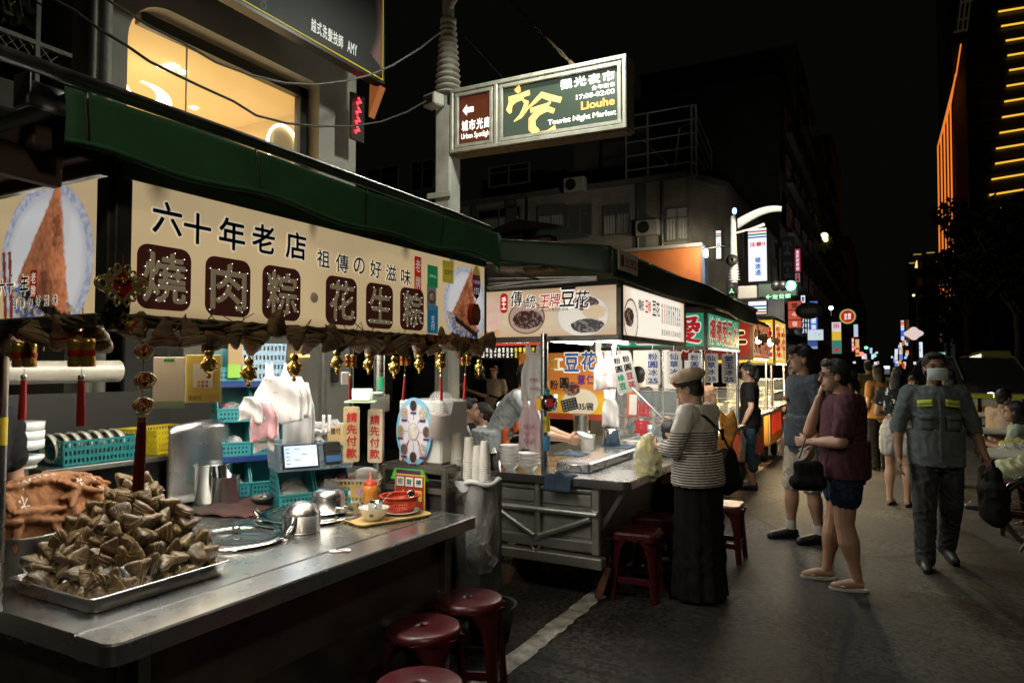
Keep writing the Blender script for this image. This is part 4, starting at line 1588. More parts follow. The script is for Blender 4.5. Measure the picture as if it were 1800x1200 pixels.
def put_zongzi(name,pr,loc,rot,sc,label,group):
 o=bpy.data.objects.new(name,pr[0])
 SC.collection.objects.link(o)
 o.location,o.rotation_euler,o.scale=loc,rot,(sc,)*3
 tag(o,label,'zongzi',group)
 for nm,me in(('string',pr[1]),('leaf_tip',pr[2])):
  c=bpy.data.objects.new(nm,me)
  SC.collection.objects.link(c)
  c.parent=o
 return o
 # tray
TX0,TX1,TY0,TY1=-2.70,-2.20,P(170,1085,Z=CZ).y-.01,P(400,1010,Z=CZ).y+.02
mb=MB()
zr0=CZ+.004
def trayring(x0,x1,y0,y1,z,r):
 return[V((x,y,z))for x,y in round_rect(x0,x1,y0,y1,(r,)*4,5)]
mb.loft([trayring(TX0+.03,TX1-.03,TY0+.03,TY1-.03,zr0+.004,.03),trayring(TX0+.02,TX1-.02,TY0+.02,TY1-.02,zr0+.005,.035),trayring(TX0+.006,TX1-.006,TY0+.006,TY1-.006,zr0+.05,.03),trayring(TX0-.006,TX1+.006,TY0-.006,TY1+.006,zr0+.053,.03),trayring(TX0-.008,TX1+.008,TY0-.008,TY1+.008,zr0+.048,.03),trayring(TX0+.002,TX1-.002,TY0+.002,TY1-.002,zr0+.047,.03),trayring(TX0+.016,TX1-.016,TY0+.016,TY1-.016,zr0,.035)],smooth=True)
tag(mb.build('tray',steel),'shallow steel tray under the heap of zongzi on the front counter','tray')
lay_n=['bottom','second','third','fourth','fifth','sixth','seventh','top']
ordn=['1st','2nd','3rd']+['%dth'%i for i in range(4,30)]
r=random.Random(77)
zcount=0
cxh,cyh=-2.45,(TY0+TY1)/2
layers=[(7,8,.185,.21),(7,8,.182,.205),(6,7,.160,.182),(5,6,.135,.155),(5,5,.110,.125),(4,4,.082,.092),(3,3,.052,.058),(2,2,.02,.025)]
for li,(nx,ny,hx,hy)in enumerate(layers):
 z=CZ+.045+li*.043
 spots=[]
 for i in range(nx):
  for j in range(ny):
   if li<6 and 0<i<nx-1 and 0<j<ny-1:
    continue
   x=cxh+(0 if nx==1 else-hx+2*hx*i/(nx-1))-.012*li
   y=cyh+(0 if ny==1 else-hy+2*hy*j/(ny-1))+.012*li
   spots.append((x,y))
 spots.sort(key=lambda s:math.atan2(s[1]-cyh,s[0]-cxh)if len(spots)>3 else s[1])
 k0=0
 for n_,(x,y)in enumerate(spots):
  pr=zprot[(zcount*5+li)%6]
  put_zongzi('zongzi',pr,(x+r.uniform(-.016,.016),y+r.uniform(-.016,.016),z+r.uniform(-.012,.014)),(r.uniform(0,6.3),r.uniform(-.9,.9),r.uniform(0,6.3)),r.uniform(.86,1.12),'leaf wrapped zongzi, %s counterclockwise from the aisle end in the %s layer of heap'%(ordn[n_],lay_n[li]),'zongzi heaped on the tray')
  zcount+=1
  # dried zongzi garland under the sign
r=random.Random(9)
gar=[]
y=y_c+.05
while y<ry1:
 gar.append((SX+.012+r.uniform(-.015,.02),y,SZb-.035+r.uniform(-.03,.03)))
 y+=.088+r.uniform(-.012,.012)
for n_,g in enumerate(gar):
 put_zongzi('dried_zongzi',dprot[n_%5],g,(r.uniform(-.6,.6)+(pi if r.random()<.4 else 0),r.uniform(-.6,.6),r.uniform(0,6.3)),r.uniform(.95,1.2),'dried zongzi under the front sign edge, %s from the gold knot ornament'%ordn[n_],'dried zongzi hung along the sign')
x=SX-.12
n_=0
while x>-3.0:
 put_zongzi('dried_zongzi',dprot[(n_+2)%5],(x,y_c+.0+r.uniform(-.015,.02),SZb-.06+r.uniform(-.02,.02)),(r.uniform(-.6,.6),r.uniform(-.6,.6),r.uniform(0,6.3)),r.uniform(1.05,1.3),'dried zongzi under the side sign, %s left of the corner knot ornament'%ordn[n_],'dried zongzi hung along the sign')
 x-=.105+r.uniform(-.01,.015)
 n_+=1
mb=MB()
for s in range(3):
 pts=[(SX+.02+.012*math.sin(i*.9+s),y_c+(ry1-y_c)*i/40,SZb-.015+.012*math.sin(i*1.3+2*s))for i in range(41)]
 mb.tube(pts,.007,5)
 pts=[(SX-.02-1.0*i/24,y_c-.03+.01*math.sin(i+s),SZb-.02+.012*math.sin(i*1.3+2*s))for i in range(25)]
 mb.tube(pts,.007,5)
for i in range(34):
 y=r.uniform(y_c,ry1)
 a=V((SX+.025,y,SZb-.01+r.uniform(-.02,.01)))
 mb.tube([a,a+V((.02,r.uniform(-.03,.03),r.uniform(-.01,.04))),a+V((.02,r.uniform(-.06,.06),r.uniform(-.04,.06)))],.0018,4)
tag(mb.build('straw_rope',mat('straw',(.16,.115,.06),.85,var=.4,vs=20)),'twisted straw rope running along the bottom edge of the cream signs','rope')
# ------ gold ornaments
def knot_ornament():
 c=P(215,501,X=SX+.045)
 t=thing('knot_ornament','large gold lucky knot ornament with a red centre on the sign corner','ornament',c)
 s=.038
 u,v,n=Y1,Z1,X1
 dia=[c+u*a*s*1.1+v*b*s*1.25 for a,b in((0,1),(1,0),(0,-1),(-1,0))]
 MB().prism([(0,s*1.2),(s*1.05,0),(0,-s*1.2),(-s*1.05,0)],c-n*.004,u,v,n*.006).build('centre',red_m,t)
 mb=MB()
 for i in range(4):
  mb.bar(dia[i],dia[(i+1)%4],.007,.009)
 mb.build('rim',gold_pale,t)
 mb=MB()
 for i in range(7):
  mb.ell(c+u*rnd.uniform(-.018,.018)+v*rnd.uniform(-.022,.022)+n*.006,(.004,rnd.uniform(.004,.009),rnd.uniform(.004,.009)),8,5)
 mb.build('embossed_figure',gold,t)
 for i in range(4):
  for k in range(3):
   p=dia[i].lerp(dia[(i+1)%4],(k+1)/4)
   d=(p-c).normalized()
   R_=frame(n,d)
   mb=MB().tube([p+d*.011+(d*math.cos(a)*.012+n.cross(d)*math.sin(a)*.008)for a in[2*pi*j/12 for j in range(12)]],.0035,6,True)
   mb.build('loop',gold_pale,t)
 for sg in(-1,1):
  p=c+u*sg*.052+v*(.005 if sg>0 else 0)
  for rr in(1.0,.62):
   MB().tube([p+u*math.cos(a)*.024*rr+v*math.sin(a)*.019*rr for a in[2*pi*j/16 for j in range(16)]],.004,6,True).build('side_loop',gold_pale,t)
 MB().tube([c+v*.047,c+v*.06,c+v*.085],.002,5).build('hanger',redtie,t)
 return t
knot_ornament()
cpt=[(238,575,.98),(252,617,1),(254,668,1.1),(251,712,1.05)]
lan=thing('lantern_pendant','string of gold lantern medallions ending in a long dark red tassel','ornament',P(245,860,X=SX+.04))
for k,(px,py,s)in enumerate(cpt):
 c=P(px,py,X=SX+.04)
 mb=MB().lathe([(0,-.004),(.026*s,-.004),(.026*s,.004),(0,.004)],c,20,Matrix(((0,0,1),(1,0,0),(0,.62,0))))
 med=mb.build('medallion',red_m,lan)
 mb=MB()
 for w in(1.2,.82,.46):
  mb.tube([c+X1*.003+Y1*math.cos(a)*.026*s*w+Z1*math.sin(a)*.0185*s for a in[2*pi*j/20 for j in range(20)]],.0026,5,True)
 mb.box(c.x-.003,c.x+.005,c.y-.016*s,c.y+.016*s,c.z-.025*s,c.z-.019*s,.001)
 mb.box(c.x-.003,c.x+.005,c.y-.012*s,c.y+.012*s,c.z+.018*s,c.z+.022*s,.001)
 for i in range(5):
  mb.ell(c+X1*.004+Y1*rnd.uniform(-.007,.007)+Z1*rnd.uniform(-.008,.008),(.003,.004,.004),6,4)
 mb.build('gilt_frame',gold_pale if k else gold,med)
top,bot=P(250,732,X=SX+.04),P(243,862,X=SX+.04)
MB().tube([P(215,546,X=SX+.04),P(238,575,X=SX+.04),P(252,617,X=SX+.04),P(251,712,X=SX+.04),top],.0015,5).build('cord',redtie,lan)
mb=MB()
for s in(-1,1):
 mb.tube([top+Y1*.006*s,top.lerp(bot,.3)+Y1*.0075*s,bot+Y1*.009*s],[.006,.0075,.009],10)
mb.build('tassel',mat('dark_red_tassel',(.14,.006,.008),.6,bump=.7,bs=500,stretch=(1,1,.03)),lan)
mb=MB()
for s in(-1,1):
 for k in(.02,.06):
  p=top.lerp(bot,k)+Y1*.006*s
  mb.lathe([(.0068,-.003),(.0072,0),(.0068,.003)],p,10)
mb.build('tassel_band',gold,lan)
# gourd ornaments
gm=MB()
gm.lathe([(0,-.030),(.006,-.028),(.016,-.018),(.0225,-.004),(.021,.010),(.012,.020),(.010,.024),(.0145,.031),(.013,.040),(.006,.046),(0,.047)],n=18)
for i in range(9):
 a=i*2.4
 gm.ell((.019*math.cos(a),.019*math.sin(a),-.012+.003*i),.006,8,5)
gm.ell((0,0,-.035),(.007,.007,.009),8,5)
gourd_me=gm.mesh('gourd_ornament',gold)
hm=MB().tube([(0,0,.045),(0,0,.12)],.0014,5).mesh('hanger',redtie)
gpos=[(437,655,1.15,'big gold gourd charm hanging in front of the teal bins'),(517,647,1.15,'gold gourd charm hanging over the white carrier bags'),(592,637,1.05,'gold gourd charm hanging left of the small white card'),(648,640,1.0,'gold gourd charm in front of the post with a green disc'),(693,646,1.1,'gold gourd charm right of the post with a green disc'),(737,640,1.0,'gold gourd charm above the topping wheel machine'),(775,640,1.05,'gold gourd charm above a red tassel near the sign end'),(842,646,.95,'silvery gourd charm, last one at the right sign end'),(367,640,1.1,'gold gourd charm in front of the yellow payment card')]
for px,py,s,lb in gpos:
 o=bpy.data.objects.new('gourd_ornament',gourd_me)
 SC.collection.objects.link(o)
 o.location=P(px,py,X=SX+.015)
 o.scale=(s,)*3
 o.rotation_euler=(0,0,rnd.uniform(0,6))
 tag(o,lb,'ornament','gourd charms hung along the sign')
 h=bpy.data.objects.new('hanger',hm)
 SC.collection.objects.link(h)
 h.parent=o
def firecracker(px,py,ptop,pbot,lb,s=1.0,X=SX+.01,Y=None):
 q=P(px,py,X=X)if Y is None else P(px,py,Y=Y)
 t=thing('firecracker_charm',lb,'ornament',q,'gilt firecracker charms with red tassels')
 d=(q-V((0,0,HC))).dot(_F)/FOC
 for sx in(-.5,.5):
  MB().lathe([(0,-.028*s),(.0125*s,-.028*s),(.0135*s,-.02*s),(.012*s,0),(.0135*s,.02*s),(.0125*s,.028*s),(0,.03*s)],q+_R*sx*.026*s,12).build('cracker',gold,t)
 mb=MB()
 for sx in(-.5,.5):
  mb.lathe([(.0132*s,-.006*s),(.014*s,0),(.0132*s,.006*s)],q+_R*sx*.026*s,12)
 mb.build('band',red_m,t)
 a=q-Z1*(ptop-py)*d
 b_=q-Z1*(pbot-py)*d+_R*rnd.uniform(-.008,.004)
 MB().tube([q-Z1*.03*s,a],.0012,4).build('cord',gold_pale,t)
 MB().lathe([(.003,.0),(.006*s,-.002),(.0065*s,-.012),(.006*s,-.014)],a+Z1*.016,10).build('tassel_cap',alu,t)
 MB().tube([a,a.lerp(b_,.5),b_],[.006*s,.0075*s,.0085*s],10).build('tassel',red_silk,t)
 MB().tube([q+Z1*.03*s,q+Z1*.09*s],.0015,4).build('hanger',redtie,t)
firecracker(43,624,667,737,'gilt firecracker charm with red tassel, leftmost under the side sign',1.35,Y=y_c-.03)
firecracker(144,620,668,748,'gilt firecracker charm with red tassel under the middle of the side sign',1.45,Y=y_c-.03)
firecracker(616,635,664,702,'gilt firecracker charm with red tassel beside a small white card',.9)
firecracker(712,632,664,703,'gilt firecracker charm with red tassel right of the green disc post',.9)
firecracker(775,628,664,704,'gilt firecracker charm with red tassel above the white machine',.9)
firecracker(818,633,662,703,'gilt firecracker charm with red tassel, last before the sign end',.95)
# red and gold strings draped on the right of the garland
r=random.Random(4)
fg=thing('firecracker_garland','red and gold paper firecracker garland at the right end of the sign','garland',P(780,600,X=SX+.03))
for k in range(7):
 mb=MB()
 q=P(735+k*16,585+r.uniform(0,18),X=SX+.03)
 for j in range(4):
  mb.tube([q+V((0,.012*j,0)),q+V((.01,.012*j+.006,-.035))],.005,6)
 mb.build('firecracker',mat('red_gold_foil',(.42,.05,.02),.3,.6,var=.8,vs=90,dark=(.7,.45,.06)),fg)
q=P(3,750,Y=y_c)
MB().tube([(q.x,q.y,CZ),(q.x,q.y,SZb)],.016,12).build('roof_post',steel,stall1)
MB().lathe([(.0168,1.33),(.0168,1.42)],(q.x,q.y,0),14).build('yellow_sticker',mat('yellow_sticker',(.55,.42,.04),.5),stall1)
# octagonal red box
q=P(829,553,X=SX+.02)
oc=thing('octagonal_box','red octagonal box with gold emblem hanging at the right sign end','ornament',q)
pts=[(.045*math.cos(pi/8+k*pi/4),.060*math.sin(pi/8+k*pi/4))for k in range(8)]
MB().prism(pts,q,Y1,Z1,X1*.03).build('box',red_m,oc)
MB().prism([(a*.82,b*.82)for a,b in pts],q+X1*.0302,Y1,Z1,X1*.002).build('emblem',mat('gilt_emblem',(.35,.17,.04),.45,.3,var=.7,vs=60,dark=(.25,.02,.02)),oc)
MB().tube([q+V((.02,0,.055)),q+V((.02,.015,.08)),q+V((.02,.0,.11))],.0015,5).build('hanger',ink,oc)
# ====== things on and around the first stall
CT=CZ+.0015
def lathe_thing(name,label,cat,c,prof,m,n=24,group=None,parts=(),sx=1,sy=1):
 o=MB().lathe(prof,c,n,sx=sx,sy=sy).build(name,m,origin=c)
 tag(o,label,cat,group)
 for nm,pr,pm in parts:
  MB().lathe(pr,c,n,sx=sx,sy=sy).build(nm,pm,o)
 return o
 # orange printed cloth draped over a bucket, left of the heap
oc_m=mat('orange_printed_cloth',(.21,.092,.036),.95,var=.2,vs=8,bump=.3,bs=200)
ocx,ocy=-2.86,1.50
r=random.Random(6)
mb=MB().ell((ocx,ocy+.02,CT+.12),(.13,.30,.24),20,12).ell((ocx-.02,ocy-.25,CT+.10),(.09,.12,.14),14,10)
for k in range(64):
 t_,f=r.uniform(0,6.28),r.uniform(.1,1.35)
 d=V((.14*math.sin(f)*math.cos(t_),.31*math.sin(f)*math.sin(t_),.245*math.cos(f)))
 c=V((ocx,ocy+.02,CT+.115))+d
 n_=V((d.x/.02,d.y/.09,d.z/.027)).normalized()
 e=n_.cross(V((r.uniform(-1,1),1.2,r.uniform(-.6,.6)))).normalized()
 mb.ell(c,(.016,.013,r.uniform(.05,.11)),10,8,frame(e.cross(n_)if r.random()<.75 else e,n_))
clo=thing('printed_cloth','rumpled orange cloth with white print draped beside the zongzi heap','cloth',(ocx,ocy,CT))
co_=remesh(mb,.006,2,'cloth',oc_m,clo,.003,60)
mb=MB()
for txt,x0,y0,w,h in(('horse',ocx+.03,ocy-.03,.12,.035),('*',ocx+.08,ocy-.10,.03,.04),('horse',ocx+.05,ocy+.2,.10,.03),('*',ocx+.07,ocy+.1,.03,.04)):
 vs,fs=glyph(txt,.0,3)[:2]
 lo,hi=vs.min(0),vs.max(0)
 pts=[]
 for p in vs:
  a,b_=(p-lo)/(hi-lo)
  x,y=x0+.5*h-b_*h,y0+a*w-w/2
  ok,loc,_,_=co_.ray_cast(V((x-ocx,y-ocy,1)),V((0,0,-1)))
  pts.append((x,y,(loc.z if ok else .2)+CT+.002))
 MB().add(pts,fs).build('printed_word',mat('pale_print',(.50,.47,.42),.8),clo)
lathe_thing('steel_bucket','tall steel bucket behind the left side of the zongzi heap','bucket',(-2.80,1.42,CT),[(.0,0),(.10,0),(.105,.02),(.108,.17),(.116,.175),(.112,.165)],steel_dull)
lathe_thing('steel_pot','dim round steel pot at the far left under the orange cloth','pot',(-2.93,1.27,CT),[(0,0),(.11,0),(.125,.03),(.125,.11),(.135,.115),(.12,.11)],steel_dull)
# lids set in the counter
for lb,px,py,r_,hz in(('big round steel lid with glass centre set in the counter right of the heap',415,948,.215,1),('second round glass lid in the counter under the upside-down pot',545,906,.255,0)):
 c=P(px,py,Z=CT)
 t=lathe_thing('pot_cover',lb,'lid',c,[(r_+.03,0),(r_+.03,.012),(r_+.01,.022),(r_-.03,.022),(r_-.045,.016),(r_-.045,.010)],steel_pol,44)
 MB().lathe([(0,.028),(r_*.5,.022),(r_-.045,.013)],c,40).build('glass',mat('lid_glass',(.05,.055,.055),.06,spec=.8),t)
 MB().lathe([(0,.062),(.018,.058),(.02,.05),(.009,.042),(.009,.026)],c,16).build('knob',steel_pol,t)
 for a in(.9,3.9):
  d=V((math.cos(a),math.sin(a),0))
  e=V((-d.y,d.x,0))
  MB().tube([c+d*r_+e*.05+Z1*.02,c+d*(r_+.02)+e*.045+Z1*.045,c+d*(r_+.02)-e*.045+Z1*.045,c+d*r_-e*.05+Z1*.02],.006,8).build('handle',steel_pol,t)
c=P(577,898,Z=CT+.03)
t=lathe_thing('upturned_pot','upside-down steel pot resting on the rear counter lid','pot',c,[(.095,0),(.092,.006),(.084,.008),(.084,.075),(.076,.105),(.05,.118),(0,.12)],steel,36)
MB().tube([c+V((.085,.02,.03)),c+V((.12,.03,.028)),c+V((.12,-.02,.028)),c+V((.085,-.03,.03))],.006,8).build('handle',steel_pol,t)
c=P(530,934,Z=CT)
t=lathe_thing('lidded_pot','small steel pot with a domed steel lid on the counter','pot',c,[(0,0),(.082,0),(.088,.012),(.088,.085),(.092,.088),(.086,.085)],steel_pol,36)
MB().lathe([(.086,.086),(.083,.098),(.06,.128),(.03,.142),(0,.146)],c,36).build('lid',steel,t)
# yellow tray with bowl, ladle cup, plate and red sieve
c=P(672,909,Z=CT)
t=thing('serving_tray','pale yellow serving tray with a bowl and red basket at the counter end','tray',c)
ty=mat('yellow_melamine',(.58,.42,.17),.35,var=.12,vs=6)
Rt=rotz(-.38)
def tring(hx,hy,z,r_):
 return[c+Rt@V((x,y,z))for x,y in round_rect(-hx,hx,-hy,hy,(r_,)*4,5)]
mb=MB().loft([tring(.14,.19,.002,.03),tring(.145,.195,.0,.03),tring(.16,.21,.018,.035),tring(.165,.215,.018,.035),tring(.162,.212,.014,.035),tring(.143,.193,.005,.03),tring(.13,.18,.006,.03)])
mb.build('tray_body',ty,t)
ceram=mat('glazed_ceramic',(.62,.60,.52),.2,var=.08,vs=5)
c1=P(657,913,Z=CT+.008)
t=lathe_thing('rice_bowl','cream bowl with a blue mark holding a small steel cup','bowl',c1,[(0,.004),(.035,0),(.04,.004),(.062,.03),(.078,.062),(.080,.064),(.074,.060),(.05,.02),(0,.01)],ceram,30)
nn=(V((0,0,HC))-c1)
nn.z=0
nn.normalize()
MB().ell(c1+nn*.064+Z1*.036-_R*.012,(.012,.006,.012),10,6,rotz(YAW)).build('blue_mark',mat('cobalt_glaze',(.05,.10,.14),.3),t)
c2=c1+V((.0,.01,.03))
t=lathe_thing('steel_cup','small steel cup with a spoon standing in the cream bowl','cup',c2,[(0,0),(.035,0),(.036,.058),(.040,.06),(.034,.056),(.033,.03),(0,.03)],steel_pol,24)
MB().tube([c2+V((.0,.02,.03)),c2+V((.045,.055,.095)),c2+V((.052,.06,.10))],[.004,.004,.007],8).build('spoon',steel_pol,t)
MB().tube([c2+nn*.036+Z1*.05,c2+nn*.055+Z1*.045,c2+nn*.055+Z1*.02,c2+nn*.036+Z1*.015],.004,6).build('handle',steel_pol,t)
c3=P(703,901,Z=CT+.008)
lathe_thing('white_plate','white plate under the red plastic basket on the yellow tray','plate',c3,[(0,.003),(.06,.0),(.07,.004),(.105,.014),(.105,.017),(.065,.009),(0,.006)],white_pl,32)
c4=c3+Z1*.011
t=thing('red_basket','round red plastic sieve basket holding a steel scoop','basket',c4)
redp=mat('red_basket_plastic',(.50,.045,.02),.4)
mb=MB().lathe([(0,0),(.068,0),(.07,.004)],c4,28)
mb.lathe([(.096,.075),(.108,.078),(.110,.084),(.106,.086),(.096,.082)],c4,36)
mb.lathe([(.09,.052),(.096,.052),(.098,.075),(.093,.075)],c4,36)
mb.lathe([(.068,.0),(.071,.0),(.075,.014),(.071,.014)],c4,36)
for k in range(44):
 a=2*pi*k/44
 d=V((math.cos(a),math.sin(a),0))
 mb.bar(c4+d*.073+Z1*.012,c4+d*.093+Z1*.054,.0065,.003,up=d)
mb.build('basket_body',redp,t)
MB().tube([c4+V((-.03,0,.03)),c4+V((.05,.03,.088))],.006,8).build('scoop_handle',steel_pol,t)
MB().lathe([(.006,0),(.018,.004),(.02,.026),(.017,.026),(.014,.006),(0,.003)],c4+V((.055,.03,.085)),14,Euler((1.2,.3,.4)).to_matrix()).build('scoop',steel_pol,t)
# squeeze bottle
c=P(651,890,Z=CT)
t=lathe_thing('squeeze_bottle','orange sauce squeeze bottle with a red nozzle','bottle',c,[(0,0),(.036,0),(.040,.006),(.040,.085),(.041,.088),(.041,.115),(.034,.122)],mat('orange_sauce_plastic',(.62,.24,.035),.3),24)
MB().lathe([(.037,.117),(.037,.138),(.028,.142),(.010,.146),(.004,.19),(.0,.192)],c,20).build('nozzle',redp,t)
# counter sticker
c=P(598,967,Z=CT)
t=MB().prism(rrect(-.055,.055,-.022,.022,.018,5),c,Rt@X1*.6+Y1*.8,V((-.8,.6,0)),Z1*.0012).build('counter_sticker',paper_w)
tag(t,'small oval white sticker stuck on the steel counter edge','sticker')
mb=MB()
for k in range(6):
 mb.ell(c+V((-.02+.012*k,-.0,.0012)),(.008,.010,.0006),8,4)
mb.build('picture',mat('food_picture',(.25,.09,.05),.5,var=.8,vs=90,dark=(.03,.03,.03)),t)
# beige wire-hole basket with tags
beige=mat('beige_plastic',(.60,.53,.38),.45,var=.1,vs=5)
def basket(name,label,c,w,d,h,m,rz=0.0,rows=3,taper=.9,grp=None,thick=.006,hole=.55):
 """open box of upright and level bars with solid rims, base at c"""
 t=thing(name,label,'basket',c,grp)
 R_=rotz(rz)
 c=V(c)
 q=lambda x,y,z:c+R_@V((x,y,z))
 mb=MB()
 f=lambda s:(w/2*s,d/2*s)
 for z,s,hh in((thick,taper,thick*2),(h-thick,1,thick*2.2)):
  a,b_=f(taper+(1-taper)*z/h)
  for x0,y0,x1,y1 in((-a,-b_,a,-b_),(a,-b_,a,b_),(a,b_,-a,b_),(-a,b_,-a,-b_)):
   mb.bar(q(x0,y0,z),q(x1,y1,z),thick*1.6,hh)
 mb.obox(q(0,0,thick),(w*taper,d*taper,thick),R_)
 for r_ in range(rows):
  z=h*(r_+1)/(rows+1)
  a,b_=f(taper+(1-taper)*z/h)
  for x0,y0,x1,y1 in((-a,-b_,a,-b_),(a,-b_,a,b_),(a,b_,-a,b_),(-a,b_,-a,-b_)):
   mb.bar(q(x0,y0,z),q(x1,y1,z),thick*.8,h/(rows+1)*(1-hole))
 a0,b0=f(taper)
 a1,b1=f(1)
 nx,ny=max(3,int(w/.022)),max(3,int(d/.022))
 bw_=.022*(1-hole)
 for i in range(nx+1):
  k=-1+2*i/nx
  for s in(-1,1):
   mb.bar(q(a0*k,b0*s,0),q(a1*k,b1*s,h),bw_,thick*.8,up=R_@Y1)
 for i in range(ny+1):
  k=-1+2*i/ny
  for s in(-1,1):
   mb.bar(q(a0*s,b0*k,0),q(a1*s,b1*k,h),thick*.8,bw_,up=R_@Y1)
 mb.build('basket_frame',m,t)
 return t
c=P(628,878,Z=CT)
t=basket('plastic_basket','beige slotted plastic basket with a picture tag behind the sauce bottle',c,.30,.20,.135,beige,.45,2,.88)
n_=V((math.sin(.45),-math.cos(.45),0))
u_=V((math.cos(.45),math.sin(.45),0))
o=MB().obox(c+n_*.098+Z1*.068-u_*.005,(.16,.004,.072),rotz(.45)).build('picture_tag',mat('yellow_tag',(.60,.42,.10),.4),t)
lettering('草莓冰',c+n_*.1005+Z1*.085-u_*.045,u_,Z1,.06,.016,ink,t)
MB().obox(c+n_*.1005+Z1*.060-u_*.045,(.07,.002,.026),rotz(.45)).build('tag_panel',paper_w,t)
MB().ell(c+n_*.1005+Z1*.066+u_*.04,(.022,.002,.024),12,8,rotz(.45)).build('tag_picture',mat('purple_picture',(.35,.12,.25),.5,var=.8,vs=80,dark=(.6,.5,.5)),t)
o=MB().sheet(lambda u,v:c+u_*(.0+.13*u)+Z1*(.09+.09*v+.02*math.sin(3*u))+n_*(.02+.06*v-.03*v*v),8,6,thick=.002).build('paper_sheet',paper_w)
tag(o,'white paper sheets standing in the beige basket','paper')
o=MB().ell(c-u_*.08+Z1*.13,(.05,.05,.03),14,8).build('pink_pouch',mat('pink_plastic',(.6,.22,.32),.4,bump=.4,bs=60))
tag(o,'crumpled pink pouch in the left of the beige basket','pouch')
# ------ teal bins
teal=mat('teal_bin_plastic',(.035,.28,.31),.42,var=.1,vs=5)
blue_tray=mat('navy_tray_plastic',(.012,.04,.17),.4)
clear=mat('clear_plastic',(.75,.78,.78),.12,alpha=.32,bump=.6,bs=45)
milky=mat('milky_plastic',(.70,.72,.72),.3,alpha=.75,var=.15,vs=14,bump=.3,bs=30)
white_bag=mat('white_bag_film',(.62,.61,.60),.42,var=.06,vs=14,bump=.25,bs=25,sheen=.2)
pink_bag=mat('pink_bag_film',(.62,.36,.40),.45,var=.15,vs=14,bump=.25,bs=30)
def bin_proto():
 t=thing('storage_bin','x','bin',(0,0,0))
 w,d,h,th=.195,.24,.20,.006
 mb=MB()
 mb.box(-w/2,w/2,-d/2,d/2,0,th)
 mb.box(-w/2,w/2,d/2-th,d/2,th,h)
 mb.box(-w/2+.004,w/2-.004,-d/2,-d/2+th,th,h*.36)
 mb.box(-w/2-.004,w/2+.004,-d/2-.006,-d/2+.008,h*.36,h*.36+.012,.002)
 for s in(-1,1):
  pts=[(-d/2,th),(d/2-th,th),(d/2-th,h),(-d/2+.08,h),(-d/2,h*.42)]
  mb.prism(pts,V((s*(w/2-th/2)-th/2,0,0)),Y1,Z1,X1*th)
  mb.bar((s*(w/2),-d/2+.08,h),(s*(w/2),d/2,h),.012,.010)
 mb.build('shell',teal,t)
 mb=MB()
 for s in(-1,1):
  for i in range(6):
   for j in range(4):
    y,z=-.02+i*.022,.05+j*.034
    mb.box(s*(w/2)-.0015*(s>0)-.0005,s*(w/2)+.001+.0005*(s<0),y,y+.011,z,z+.018)
 for i in range(8):
  for j in range(2):
   x,z=-.082+i*.021,.016+j*.026
   mb.box(x,x+.011,-d/2-.001,-d/2+.001,z,z+.014)
 tag(mb.build('perforation',mat('bin_hole_shadow',(.012,.05,.055),.7),t),kind='stuff')
 return t
bp_=bin_proto()
used=[0]
def put_bin(loc,rz,lb):
 o=bp_ if not used[0]else dup(bp_)
 used[0]+=1
 o.location,o.rotation_euler=loc,(0,0,rz)
 tag(o,lb,'bin','teal open-front storage bins')
 return o
def filling(loc,rz,kind,lb):
 """what lies in a bin: a sleeve of clear lids or a clear bag of small things"""
 R_=rotz(rz)
 c=V(loc)
 if kind=='roll':
  t=thing('lid_sleeve',lb,'plastic roll',c,'rolls of clear film in the bins')
  mb=MB()
  prof=[(0,-.08)]+[(.062+.002*(i%2),-.08+.16*i/16)for i in range(17)]+[(0,.08)]
  mb.lathe(prof,c+Z1*.075,20,R_@Matrix(((0,0,1),(1,0,0),(0,1,0))))
  mb.build('roll',milky,t)
 else:
  t=thing('clear_bag',lb,'bag',c,'clear bags of small packets in the bins')
  mb=MB()
  for i in range(7):
   mb.ell(c+R_@V((rnd.uniform(-.05,.05),rnd.uniform(-.07,.02),.03+rnd.uniform(0,.05))),(rnd.uniform(.02,.035),.03,rnd.uniform(.015,.03)),10,6,Euler((rnd.uniform(0,3),rnd.uniform(0,3),0)).to_matrix())
  mb.build('packet',mat('bag_'+kind,{'red':(.30,.03,.04),'white':(.7,.7,.68)}[kind],.4,var=.5,vs=70),t)
  mb=MB().sheet(lambda u,v:c+R_@V((-.085+.17*u,-.11+.17*v,.02+.085*math.sin(pi*u)**.5*math.sin(pi*v)**.5+.010*math.sin(23*u+17*v))),14,14)
  mb.build('film',clear,t)
RB=1.05
b1c=P(434,866,Z=CZ)
rb_u=rotz(RB)@X1
fills={(0,0):'white',(0,1):None,(1,0):'white',(1,1):'roll',(2,0):'red',(2,1):'roll'}
rn=['bottom','middle','top']
zb_=CZ
for row in range(3):
 for col in range(2):
  c=V((b1c.x,b1c.y,zb_))+rb_u*(col-.5)*.20
  put_bin(c,RB,'teal bin in the %s row, %s column, of the left bin stack'%(rn[row],'left' if col==0 else 'right'))
  f=fills[(row,col)]
  if f:
   filling(c+Z1*.008,RB,f,'%s inside the %s %s teal bin of the left stack'%('milky film roll' if f=='roll' else 'clear bag of %s packets'%f,rn[row],'left' if col==0 else 'right'))
 zb_+=.205
 if row in(0,2):
  o=MB()
  c=V((b1c.x,b1c.y,zb_+.001))
  o.obox(c+Z1*.02,(.40,.25,.038),rotz(RB),.005)
  tag(o.build('flat_tray',blue_tray),'navy blue plastic tray lying on the %s row of teal bins'%('bottom' if row==0 else 'top'),'tray','navy trays on the bins')
  zb_+=.042
c=V((b1c.x,b1c.y,zb_+.0))
lb_m=mat('pale_blue_plastic',(.30,.45,.58),.45)
